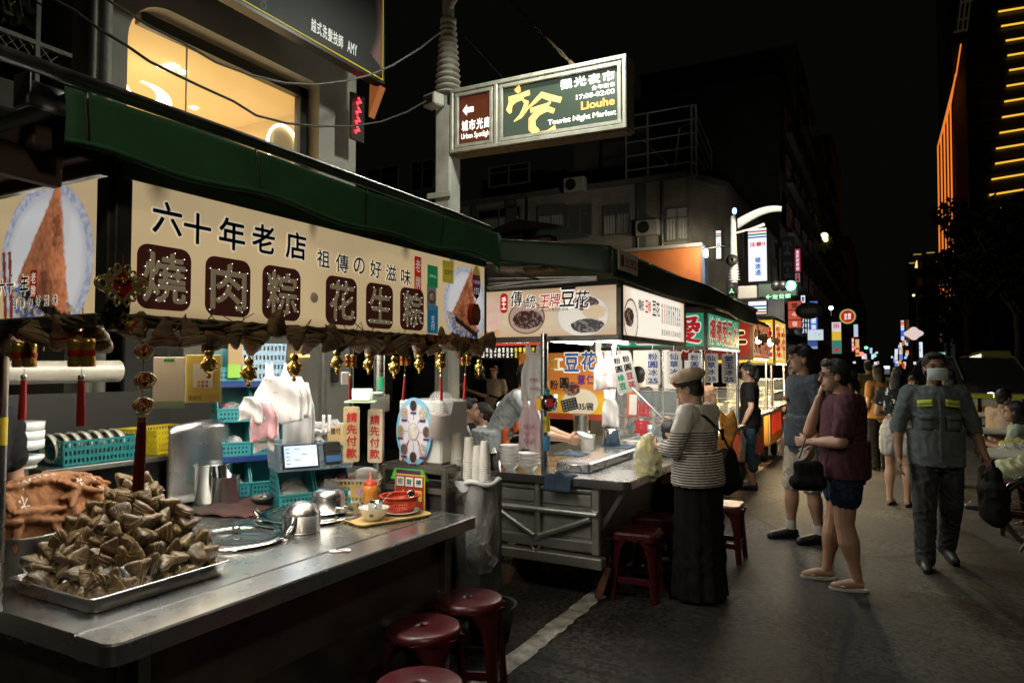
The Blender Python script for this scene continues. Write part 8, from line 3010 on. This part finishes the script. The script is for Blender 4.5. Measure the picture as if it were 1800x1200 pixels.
MB().lathe([(0,0),(.14,.02),(.16,.1),(.05,.14)],P(1288,458,Y=LY_-.2),14,NY).build('loudspeaker',dark_iron,t)
light('street_light',P(1350,416,Y=LY_-1.6),560,.3,(1,.93,.76),typ='POINT',parent=t)
grn=glow('signal_green',(.10,.95,.50),9.0)
q0,q1=P(1297,527,Y=LY_-.1),P(1403,496,Y=LY_-.1)
t=thing('traffic_signal','long grey traffic signal head showing a green light on the lamp post','traffic signal',(q0+q1)/2)
MB().box(q0 .x,P(1332,500,Y=LY_).x,LY_-.2,LY_,q0 .z,q1 .z-.03,.03).build('side_panel',mat('grey_panel',(.30,.28,.25),.6),t)
MB().box(P(1333,500,Y=LY_).x,q1 .x,LY_-.2,LY_,q0 .z,q1 .z,.04).build('housing',mat('dark_green_housing',(.02,.035,.026),.5),t)
for px,m in((1364,black_pl),(1377,black_pl),(1390,grn)):
 MB().lathe([(0,.03),(.115,.03),(.125,0)],P(px,502,Y=LY_-.2),18,NY).build('lens',m,t)
lettering('←左公車',P(1368,521,Y=LY_-.205),X1,Z1,.62,.11,glow('green_letters',(.20,.75,.32),1.0),t,.03)
t=thing('walk_signal','small green walking figure signal on the lamp post','signal',P(1286,516,Y=LY_-.3))
a,b_=P(1278,518,Y=LY_-.3),P(1297,496,Y=LY_-.3)
MB().box(a.x,b_.x,LY_-.35,LY_-.2,a.z,b_.z,.02).build('housing',black_pl,t)
lettering('人',P(1286,511,Y=LY_-.352),X1,Z1,.12,.13,_mats['green_letters'],t,.05)
lettering('▲',P(1286,501,Y=LY_-.352),X1,Z1,.12,.08,alu,t,.0)
def hung(name,lb,px0,px1,py0,py1,Y,col,em,bands=(),txts=(),border=None,cat='sign',vert=True):
 """lit box sign hanging over the street, facing down it; bands = (f0,f1,colour), txts = (string, fx, fz, fw, fh, colour)"""
 a,b_=P(px0,py1,Y=Y),P(px1,py0,Y=Y)
 w,h=b_.x-a.x,b_.z-a.z
 t=thing(name,lb,cat,((a.x+b_.x)/2,Y,a.z),'lit signs down the street')
 d=min(.5,.3*max(w,.4))
 MB().box(a.x-.03*w,b_.x+.03*w,Y+.01,Y+d,a.z-.02*w,b_.z+.02*w).build('case',mat('sign_case',(.10,.10,.10),.6)if border is None else glow('bd%s'%str(border),S(*border),em*.7),t)
 MB().box(a.x,b_.x,Y,Y+.009,a.z,b_.z).build('face',glow('sg%s%.1f'%(str(col),em),S(*col),em),t)
 for f0,f1,c in bands:
  MB().box(a.x,b_.x,Y-.012,Y-.001,a.z+h*f0,a.z+h*f1).build('band',glow('sg%s%.1f'%(str(c),em),S(*c),em),t)
 for s,fx,fz,fw,fh,c in txts:
  lettering(s,(a.x+w*fx,Y-.014,a.z+h*fz),X1,Z1,w*fw,h*fh,glow('sg%s%.1f'%(str(c),em),S(*c),em),t,.03,.002,len(s)>1 and fh>fw*w/h*1.2)
 return t
G_,R__,B_=(20,130,60),(190,30,40),(20,80,160)
WH=(238,242,250)
hung('shop_sign','tall white sign with red, green and blue stripes and red warning characters',1316,1347,400,495,30,WH,1.0,((.93,.955,R__),(.87,.90,G_),(.82,.845,B_)),(('注意!!',.5,.70,.85,.085,(170,20,40)),('極速通',.52,.28,.32,.36,(60,100,170))))
hung('shop_sign','lower white shop sign with striped red and green bands half behind the awning',1316,1347,529,552,29.5,WH,1.0,((.3,.42,G_),(.55,.68,B_),(.08,.2,R__)))
hung('shop_sign','narrow white striped sign glowing beside the corner building',1259,1267,405,455,27.5,WH,.8,((.86,.9,R__),(.78,.83,G_)),(('!!',.5,.5,.6,.08,(170,20,40)),))
hung('shop_sign','slim tall crimson vertical sign with white characters',1397.5,1406.5,437,478,40,(196,40,80),.7,(),(('皇家按摩館',.5,.5,.6,.9,WH),))
hung('shop_sign','pale pink lower end of the crimson vertical sign',1398,1406,480,496,40.2,(190,120,120),.6,(),(('足體',.5,.5,.6,.8,(120,20,30)),))
hung('shop_sign','faint dark vertical sign with large grey lettering mia mia',1373,1396,416,500,44,(14,15,16),.5,(),(('m',.5,.86,.6,.10,(38,40,42)),('i',.5,.76,.15,.10,(38,40,42)),('a',.5,.66,.6,.08,(38,40,42)),('m',.5,.42,.6,.10,(38,40,42)),('i',.5,.30,.15,.10,(38,40,42)),('a',.5,.18,.6,.08,(38,40,42))))
hung('shop_sign','orange red lantern-like vertical sign beside the dark oval',1386,1408,529,576,36,(206,84,60),.75,((.28,.31,(60,20,20)),(.66,.69,(60,20,20))),(('堂',.5,.84,.5,.2,(60,30,30)),('中',.5,.5,.4,.18,(240,200,180)),('醫',.5,.14,.4,.18,(240,200,180))))
hung('shop_sign','blue and white sign of broken white columns',1409,1423,556,588,42,(24,34,60),.8,(),(('川川川',.5,.5,.85,.9,WH),))
hung('shop_sign','bright blue sign with white characters right of the teal hatched strip',1424,1436,529,596,42.5,(70,110,190),.9,(),(('大樓旅館',.5,.4,.7,.75,WH),))
hung('shop_sign','small white lit sign with a black character above the oval',1408,1415,519,532,41,WH,1.0,(),(('食',.5,.5,.8,.8,(20,40,90)),))
hung('shop_sign','plain white square board hanging in front of the blue signs',1420,1447,579,598,34,(206,218,226),.85,(),(('小吃館',.5,.5,.8,.5,(170,186,196)),))
hung('shop_sign','blue triangle patterned banner under the white square board',1420,1437,599,613,34.5,(60,90,160),.7,((0,.3,(150,170,210)),))
hung('shop_sign','tall white, yellow and teal banner edged in red and green',1463,1478,566,621,45,(224,218,222),.85,((0,.42,(50,130,120)),(.42,.70,(226,190,60))),(('田',.5,.88,.6,.14,(180,40,90)),('●',.5,.12,.6,.12,(200,50,50))),(200,60,40))
hung('shop_sign','slanting pale blue white sign far down the left side',1501,1508,570,592,75,(190,205,230),.9)
hung('shop_sign','thin red vertical sign far down the left side',1497,1501.5,593,618,78,(210,40,40),.8,(),(('美食街',.5,.5,.7,.9,WH),))
hung('shop_sign','small cream and orange sign past the thin red sign',1504,1510,596,626,88,(230,190,120),.8,((.4,.5,R__),(.1,.2,R__)))
hung('shop_sign','tall lit blue and orange sign, highest on the far right side',1584,1589,563,598,190,(190,205,250),1.1,((.75,.95,(240,120,40)),(.2,.5,(60,90,220))))
hung('shop_sign','brown unlit tall sign with added face glow on the far right side',1593,1598,562,602,180,(90,60,36),.7)  # no lamp inside; the face gets emission in place of light on it
hung('shop_sign','white narrow sign near the right pole with small lettering',1613,1621.5,601,628,62,(225,235,245),1.0,(),(('市場',.5,.6,.5,.5,(150,160,175)),))
hung('street_name_sign','green street name plate over a red and blue sign at the right',1650,1663,618,624,50,(40,110,70),.6,(),(('六合路',.5,.5,.8,.7,WH),))
hung('street_name_sign','red and blue square sign under the green street name plate',1653,1661,625,636,50,(190,110,90),.6,(),(('16',.5,.3,.6,.4,(40,60,130)),))
q=P(1422,546,Y=35)
t=thing('oval_sign','unlit dark oval signboard hanging before the blue signs','sign',q)
MB().lathe([(0,-.06),(.58,-.06),(.6,0),(.58,.06),(0,.06)],q,28,Matrix(((1,0,0),(0,0,1),(0,.66,0)))).build('board',mat('oval_board',(.05,.055,.05),.5),t)
lettering('素食館',q-Y1*.07,X1,Z1,.7,.22,mat('oval_letter',(.10,.10,.09),.5),t,.02)
q=P(1490,556,Y=46)
t=thing('round_sign','round red lit sign ringed in green and yellow with white characters','sign',q)
for k,(rr,c,y)in enumerate(((.46,(60,150,90),0),(.42,(230,180,80),-.02),(.36,(186,40,44),-.04))):
 MB().lathe([(0,.03),(rr,.03),(rr,0),(0,0)],q+Y1*y,26,NY).build('disc',glow('rs%d'%k,S(*c),.8),t)
lettering('台鹽',q+V((0,-.072,.09)),X1,Z1,.4,.18,white_s,t,.03)
lettering('生技',q+V((0,-.072,-.10)),X1,Z1,.4,.18,white_s,t,.03)
q=P(1606,586,Y=60)
t=thing('diamond_sign','white rounded diamond sign on the dark pole at the right','sign',q)
MB().prism([(.66*math.cos(a)*(1-.25*math.sin(2*a)**2),.5*math.sin(a)*(1-.25*math.sin(2*a)**2))for a in[2*pi*i/24 for i in range(24)]],q,X1,Z1,Y1*.1).build('board',glow('dia',S(236,214,206),.85),t)
q=P(1613,640,Y=60.3)
t=thing('street_lamp','tall dark lamp pole with a dim yellow lamp left of the tower','street lamp',(q.x,60.3,0))
MB().tube([(q.x,60.3,0),P(1611,470,Y=60.3)],[.12,.07],8).build('pole',dark_iron,t)
MB().tube([P(1610.5,471,Y=60.3),P(1611.5,458,Y=60.3)],[.10,.03],6).build('lamp',glow('dim_yellow',(.9,.75,.25),1.2),t)
for k,(px,py,Y,rr,col,em,lb)in enumerate(((1461,541,48,.12,(1,.97,.88),40,'bare white street lamp glaring above the shop signs'),(1449,415,70,.34,(1,.85,.5),2.0,'upper globe lamp on the roof garden'),(1451.5,421.5,70,.22,(1,.75,.4),1.6,'lower globe lamp on the roof garden'),(1606,519,120,.2,(.9,.85,.5),1.5,'small pale lamp left of the tall dark lamp pole'))):
 t=thing('globe_lamp',lb,'lamp',P(px,py,Y=Y))
 MB().ell(P(px,py,Y=Y),rr,12,8).build('globe',glow('globe%d'%k,col,em),t)
 MB().tube([P(px,py,Y=Y+.2),P(px,py+14,Y=Y+.3)],.03,6).build('stem',dark_iron,t)
light('street_light',P(1461,543,Y=47.4),160,.3,(1,.97,.88),(0,0,0),typ='POINT')
# plants by the roof lamps
r=random.Random(2)
mb=MB()
for k in range(160):
 p=P(1446+r.gauss(0,7),428+r.gauss(0,7),Y=70.5)
 d=V((r.uniform(-1,1),r.uniform(-1,1),r.uniform(-1,1)))*.28
 mb.add([p-d,p+V((d.z,0,-d.x))*.4,p+d,p-V((d.z,0,-d.x))*.4],[(0,1,2,3)])
tag(mb.build('roof_plants',mat('lit_leaves',(.10,.11,.04),.7)),'leafy plants round the globe lamps of the roof garden','plant',None,'stuff')
# far shop lights on both sides of the street
r=random.Random(31)
cols=[(235,240,255),(240,170,90),(200,60,50),(100,130,220),(240,225,190),(220,120,60),(190,210,250),(230,235,230)]
cn=['bright white','amber','red','blue','cream','orange','pale blue','off-white']
where=['far right side of the street','far left side of the street']
for k in range(46):
 if k<32:
  px=1567+30*r.random()**.8+(14*r.random()if k>26 else 0)
  top=640-(px-1560)*1.9 if px<1600 else 622
  py,sd=r.uniform(max(top,580),645),0
  Y=150+(1600-px)*6+r.uniform(0,60)
 else:
  px,py,sd=1500+r.uniform(0,44),r.uniform(612,646),1
  Y=90+(px-1500)*5
 c=r.randrange(8)
 a=P(px,py,Y=Y)
 w,h=r.uniform(.25,.6)*Y/160,r.uniform(.3,1.2)*Y/160
 o=MB().box(a.x-w/2,a.x+w/2,Y,Y+.3,a.z-h/2,a.z+h/2).build('shop_sign',glow('far_%s'%cn[c],S(*cols[c]),.9))
 tag(o,'tiny %s shop light on the %s'%(cn[c],where[sd]),'sign','%s lights, %s'%(cn[c],where[sd]))
for px,py,Y,c,rr,lb in((1522.5,611,95,(.15,1,.4),.22,'nearer distant green traffic light beside red signs'),(1537.5,625.5,140,(.05,.95,.55),.26,'farther distant green traffic light over the street end'),(1506,611,92,(1,.12,.1),.3,'distant upper red light on the left'),(1514,622,93,(1,.12,.1),.32,'distant lower red light on the left'),(1688,632,80,(1,.12,.05),.2,'distant red traffic light at the right under the trees')):
 o=MB().ell(P(px,py,Y=Y),(rr,.2,rr*.8),12,8).build('traffic_light',glow('tl%d'%px,c,3.0))
 tag(o,lb,'traffic light')
 # ====== vehicles
def car(label,loc,rz,body,sz=1.0,van=False):
 t=thing('parked_car',label,'car',loc)
 R_=rotz(rz)
 q=lambda x,y,z:V(loc)+R_@(V((x,y,z))*sz)
 side=[(-2.2,.35),(-2.2,.85),(-1.95,1.02),(-1.1,1.10),(-.5,1.62),(1.4,1.68),(2.1,1.1),(2.2,.5),(2.15,.35)]
 sec=[(.0,.82),(.06,.90),(.94,.90),(1.0,.82)]
 rings=[]
 for x in(-.88,-.80,.80,.88):
  k=1 if abs(x)<.85 else .94
  rings.append([q(x*(1-.18*max(0,z-1.05)/.6),y*k,.35+(z-.35)*k)for y,z in side])
 MB().loft(rings,smooth=False).build('body',body,t)
 gl=mat('car_glass',(.01,.011,.012),.06,spec=.8)
 MB().add([q(-.68,-1.08,1.13),q(.68,-1.08,1.13),q(.60,-.53,1.6),q(-.60,-.53,1.6)],[(0,1,2,3)]).build('windscreen',gl,t)
 for s in(-1,1):
  MB().add([q(s*.82,-.85,1.12),q(s*.82,1.6,1.14),q(s*.735,1.2,1.58),q(s*.745,-.42,1.57)],[(0,1,2,3)]).build('side_window',gl,t)
  MB().ell(q(s*.62,-2.18,.80),(.17,.10,.09),12,8,R_).build('headlight',glow('headlight',(1,.97,.9),14.0 if s<0 else 3.0),t)
  for y in(-1.35,1.35):
   MB().lathe([(0,-.1),(.30,-.1),(.32,0),(.30,.1),(0,.1)],q(s*.78,y,.32),18,R_@Matrix(((0,0,1),(1,0,0),(0,1,0)))).build('wheel',rubber,t)
  MB().tube([q(s*.70,-1.12,1.14),q(s*.64,-.52,1.66),q(s*.66,.9,1.70)],.025,6).build('roof_rail',alu,t)
 MB().box(0,.001,0,.001,0,.001)
 mb=MB().obox(q(0,-2.22,.62),(1.0,.06,.22),R_,.02)
 mb.build('grille',alu,t)
 return t
dk_car=mat('dark_car_paint',(.020,.020,.021),.22,.3,coat=.8)
q=P(1728,668,Y=21)
car('dark people carrier with one bright headlight behind the barricade',(q.x-.05,22.5,0),math.radians(18),dk_car,1.12)
car('dark car farther down the road with its lamps on',(P(1560,650,Y=70).x,70,0),0,mat('silver_paint',(.10,.10,.10),.3,.5))
o=MB().box(P(1553,640,Y=69).x,P(1564,640,Y=69).x,69,69.4,P(1558,648,Y=69).z,P(1558,643,Y=69).z,.03).build('taxi_light',glow('taxi_light',(.8,.9,1),1.5))
tag(o,'pale glowing taxi roof light far down the road','taxi light')
t=thing('delivery_truck','dull yellow truck body with lit windows behind the dark people carrier','truck',(P(1738,640,Y=40).x,42,0))
a,b_=P(1726,650,Y=40),P(1778,616,Y=40)
MB().box(a.x,b_.x,40,45,.5,b_.z,.08).build('cargo_box',mat('dull_yellow',(.16,.12,.02),.5,emit=.03,ecol=(.4,.3,.03)),t)
c_=P(1703,650,Y=40)
MB().box(c_.x,a.x-.02,40.2,45,.5,b_.z-.2,.06).build('cab',mat('pale_cab',(.2,.2,.2),.5),t)
for k in range(5):
 p=P(1705+4.2*k,634-1.2*k,Y=40.1)
 MB().box(p.x,p.x+.10,40.1,40.19,p.z-.25,p.z+.2).build('window',glow('bus_window',(1,.95,.7),1.2),t)
for x in(c_.x+.4,b_.x-.6):
 MB().lathe([(0,-.15),(.42,-.15),(.45,0),(.42,.15),(0,.15)],(x,40.6,.45),18,Matrix(((0,0,1),(1,0,0),(0,1,0)))).build('wheel',rubber,t)
 # scooters in the dim back behind the stalls
for k,(px,lb)in enumerate(((800,'dark scooter with a white front and lit round lamp behind the stalls'),(825,'dark scooter second in line behind the stalls'),(905,'dark scooter near the yellow banner with small bright mirrors'))):
 Y=10.2+.5*k
 c=P(px,720,Y=Y)
 c.z=0
 t=thing('scooter',lb,'scooter',c)
 sm=mat('scooter_%d'%k,((.5,.5,.48),(.03,.03,.035),(.02,.02,.02))[k],.3)
 for y in(-.6,.6):
  MB().lathe([(.13,-.05),(.22,-.05),(.24,0),(.22,.05),(.13,.05)],c+V((0,y,.24)),18,Matrix(((0,0,1),(1,0,0),(0,1,0)))).build('wheel',rubber,t)
 remesh(MB().ell(c+V((0,.4,.6)),(.17,.45,.18),14,10).ell(c+V((0,-.42,.75)),(.2,.12,.35),14,10).ell(c+V((0,-.1,.35)),(.16,.4,.07),12,8),.02,3,'body',sm,t)
 MB().ell(c+V((0,.35,.80)),(.14,.38,.06),14,8).build('seat',black_pl,t)
 MB().tube([c+V((-.33,-.35,1.08)),c+V((0,-.42,1.02)),c+V((.33,-.35,1.08))],.02,6).build('handlebar',black_pl,t)
 MB().ell(c+V((0,-.53,.92)),(.08,.04,.07),12,8).build('headlight',glow('scooter_lamp%d'%k,((1,.75,.4),(.3,.3,.3),(.9,.95,1))[k],(5,.3,1.2)[k]),t)
 # ====== right side: tables, barricade, seats
tbl_m=mat('folding_table_top',(.50,.49,.44),.5,var=.1,vs=3)
def table(label,x,y,w,d,rz=0.0):
 t=thing('folding_table',label,'table',(x,y,0),'folding tables at the right')
 MB().obox((x,y,.735),(w,d,.045),rotz(rz),.015).build('table_top',tbl_m,t)
 for sx in(-1,1):
  for sy in(-1,1):
   p=V((x,y,0))+rotz(rz)@V((sx*(w/2-.12),sy*(d/2-.08),0))
   MB().box(p.x-.018,p.x+.018,p.y-.018,p.y+.018,0,.712).build('leg',dark_iron,t)
 return t
for k,(px,py,lb)in enumerate(((1736,800,'nearest white folding table at the right edge with bags on it'),(1716,757,'second white folding table from the right edge'),(1705,728,'third white folding table before the pale pink diner'),(1700,708,'fourth white folding table close to the barricade'))):
 q=P(px,py,Z=.757)
 table(lb,q.x+.85,q.y+.38,1.7,.70,-.02)
a,b_=P(1690,722,Y=17),P(1765,695,Y=17)
t=thing('barricade','white street barricade with a yellow Liouhe Night Market band and reflectors','barricade',((a.x+b_.x)/2,17,0))
x0,x1=P(1684,700,Y=17).x,P(1800,700,Y=17).x
for k in range(4):
 x=x0+(x1-x0)*k/3
 MB().box(x-.03,x+.03,17,17.08,0,1.05).build('post',dark_iron,t)
MB().box(x0,x1,17.02,17.06,.35,.98).build('board',board_w,t)
MB().box(x0,x1,17.0,17.018,.66,.80).build('yellow_band',mat('barrier_yellow',(.60,.42,.02),.5),t)
for z in(1.05,.58,.40):
 MB().bar((x0,17.0,z),(x1,17.0,z),.03).build('rail',dark_iron if z<1 else alu,t)
for k in range(6):
 x=x0+(x1-x0)*(k+.3)/6
 MB().box(x,x+.18,16.97,16.984,.96,1.04).build('reflector',hv,t)
for k in range(2):
 lettering('Liouhe Night Market',(x0+(x1-x0)*(.42+.45*k),16.999,.73),X1,Z1,.85,.09,ink,t,.015)
 # bags and basket things at the right edge
for k,(px,py,Y,rr,m,lb)in enumerate(((1785,795,8.6,.13,clear,'clear bag of leftovers on the nearest folding table'),(1776,783,8.8,.08,mat('yellow_wrap',(.5,.42,.1),.5),'yellow food wrapper on the nearest folding table'),(1778,824,7.6,.12,mat('pale_yellow_bag',(.5,.5,.3),.5),'pale yellow knotted bag hanging off a bicycle at the right edge'),(1793,828,7.6,.10,mat('pale_blue_bag',(.2,.4,.45),.5),'pale blue bag beside the yellow knotted bag'))):
 q=P(px,py,Y=Y)
 t=thing('plastic_bag',lb,'bag',q)
 remesh(MB().ell(q,(rr*1.2,rr,rr*.7),16,12).ell(q+V((rr*.8,0,rr*.4)),(rr*.6,)*3,12,8),.014,1,'film',m,t,.018,24)
q=P(1838,870,Y=7.4)
t=thing('bicycle','bicycle wheel and mudguard just inside the right picture edge','bicycle',(q.x,7.4,0))
Rw=Matrix(((.94,0,.34),(-.34,0,.94),(0,1,0)))
MB().tube([V((q.x,7.4,.33))+Rw@V((.31*math.cos(a),.31*math.sin(a),0))for a in[2*pi*i/30 for i in range(30)]],.022,8,True).build('tyre',rubber,t)
mb=MB()
for i in range(14):
 a=2*pi*i/14
 mb.tube([V((q.x,7.4,.33)),V((q.x,7.4,.33))+Rw@V((.30*math.cos(a),.30*math.sin(a),0))],.0025,4)
tag(mb.build('spoke',alu,t),kind='stuff')
MB().sheet(lambda u,v:V((q.x,7.4,.33))+Rw@V((.345*math.cos(u*3.3),.345*math.sin(u*3.3),(v-.5)*.06)),20,2,thick=.004).build('mudguard',steel_pol,t)
MB().tube([V((q.x,7.4,.33)),V((q.x+.4,7.25,.62)),V((q.x+.55,7.2,.98)),V((q.x+.35,7.3,1.02))],.017,8).build('frame',dark_iron,t)
MB().tube([V((q.x-.03,7.4,.30)),V((q.x-.2,7.3,.02))],.012,6).build('kickstand',dark_iron,t)
# ====== stools
def stool(round_,name='plastic_stool'):
 t=thing(name,'x','stool',(0,0,0),'maroon plastic stools')
 H_=.455
 if round_:
  MB().lathe([(.018,H_-.012),(.018,H_-.002),(.05,H_-.004),(.145,H_),(.158,H_-.006),(.164,H_-.03),(.160,H_-.055),(.150,H_-.03),(.02,H_-.014)],n=40).build('seat',maroon,t)
 else:
  mb=MB()
  q=lambda x,z:[V((a,b_,z))for a,b_ in round_rect(-x,x,-x,x,(.04,)*4,5)]
  mb.loft([q(.13,H_-.03),q(.152,H_-.05),q(.15,H_-.012),q(.142,H_),q(.02,H_-.004)],smooth=False)
  mb.build('seat',maroon,t)
 for k in range(4):
  a=pi/4+k*pi/2
  d,e=V((math.cos(a),math.sin(a),0)),V((-math.sin(a),math.cos(a),0))
  rings=[]
  for z,rr,w,th in((0,.208,.030,.028),(.02,.206,.030,.028),(.25,.180,.036,.026),(.36,.163,.052,.026),(.425,.150,.105,.02)):
   rings.append([d*(rr+th*dx)+e*(w*de)+Z1*z for dx,de in((0,-1),(.3,-.55),(.35,0),(.3,.55),(0,1),(-.65,.6),(-.8,0),(-.65,-.6))])
  MB().loft(rings).build('leg',maroon,t)
  a2=a+pi/2
  f,g=d*.190,V((math.cos(a2),math.sin(a2),0))*.190
  MB().bar(f+Z1*.135,g+Z1*.135,.016,.045,.004,up=Z1).build('stretcher',maroon,t)
 return t
sr,sq=stool(True),stool(False)
first={True:1,False:1}
for px,py,Z,rd,rz,lb in((826,1048,.455,True,.35,'round maroon stool by the counter corner with a worn pinkish top'),(745,1097,.455,True,.1,'round maroon stool tucked half under the long counter'),(736,1200,.455,True,.6,'maroon stool cut off by the lower picture edge'),(1120,930,.455,False,.12,'square maroon stool in front of the second cart\'s counter'),(1152,905,.455,False,.2,'square maroon stool behind the first square one'),(1272,883,.455,False,.0,'square maroon stool beyond the long black skirt'),(1400,770,.43,False,.3,'dark stool far back beside the yellow stall'),(1780,845,.455,False,.2,'maroon stool beside the nearest folding table')):
 q=P(px,py,Z=Z)
 b=sr if rd else sq
 o=b if first[rd]else dup(b)
 first[rd]=0
 o.location,o.rotation_euler=(q.x,q.y,0),(0,0,rz)
 o['label']=lb
o=[c for c in sr.children if c.name.startswith('stretcher')]
# litter on the road
for k,(px,py)in enumerate(((1380,832),(1245,875),(1735,905))):
 q=P(px,py,Z=.004)
 o=MB().sheet(lambda u,v:q+V(((u-.5)*.06,(v-.5)*.045,.004+.012*abs(math.sin(5*u+3*v)))),6,5,thick=.002).build('paper_scrap',paper_w if not k else mat('dull_scrap',(.16,.14,.10),.8))
 tag(o,('white paper scrap on the asphalt near the white line','tiny scrap behind the black skirt on the asphalt','white scrap under the nearest folding table')[k],'litter')
 # street lamp behind the viewer that lights the near road and the awnings
nl=thing('street_lamp','street lamp behind the viewer lighting the near road','street lamp',(3.6,-3.0,0))
MB().tube([(3.6,-3,0),(3.6,-3,7.2),(2.6,-2.6,7.6)],[.09,.06,.04],10).build('pole',pole_m,nl)
MB().obox((2.2,-2.4,7.6),(.7,.3,.1),rotz(-.4),.03).build('lens',glow('near_lamp_lens',(1,.88,.66),6),nl)
light('street_light',(2.2,-2.4,7.5),480,.4,(1,.86,.62),(0,0,0),typ='SPOT',parent=nl,spot=2.7,blend=.6)
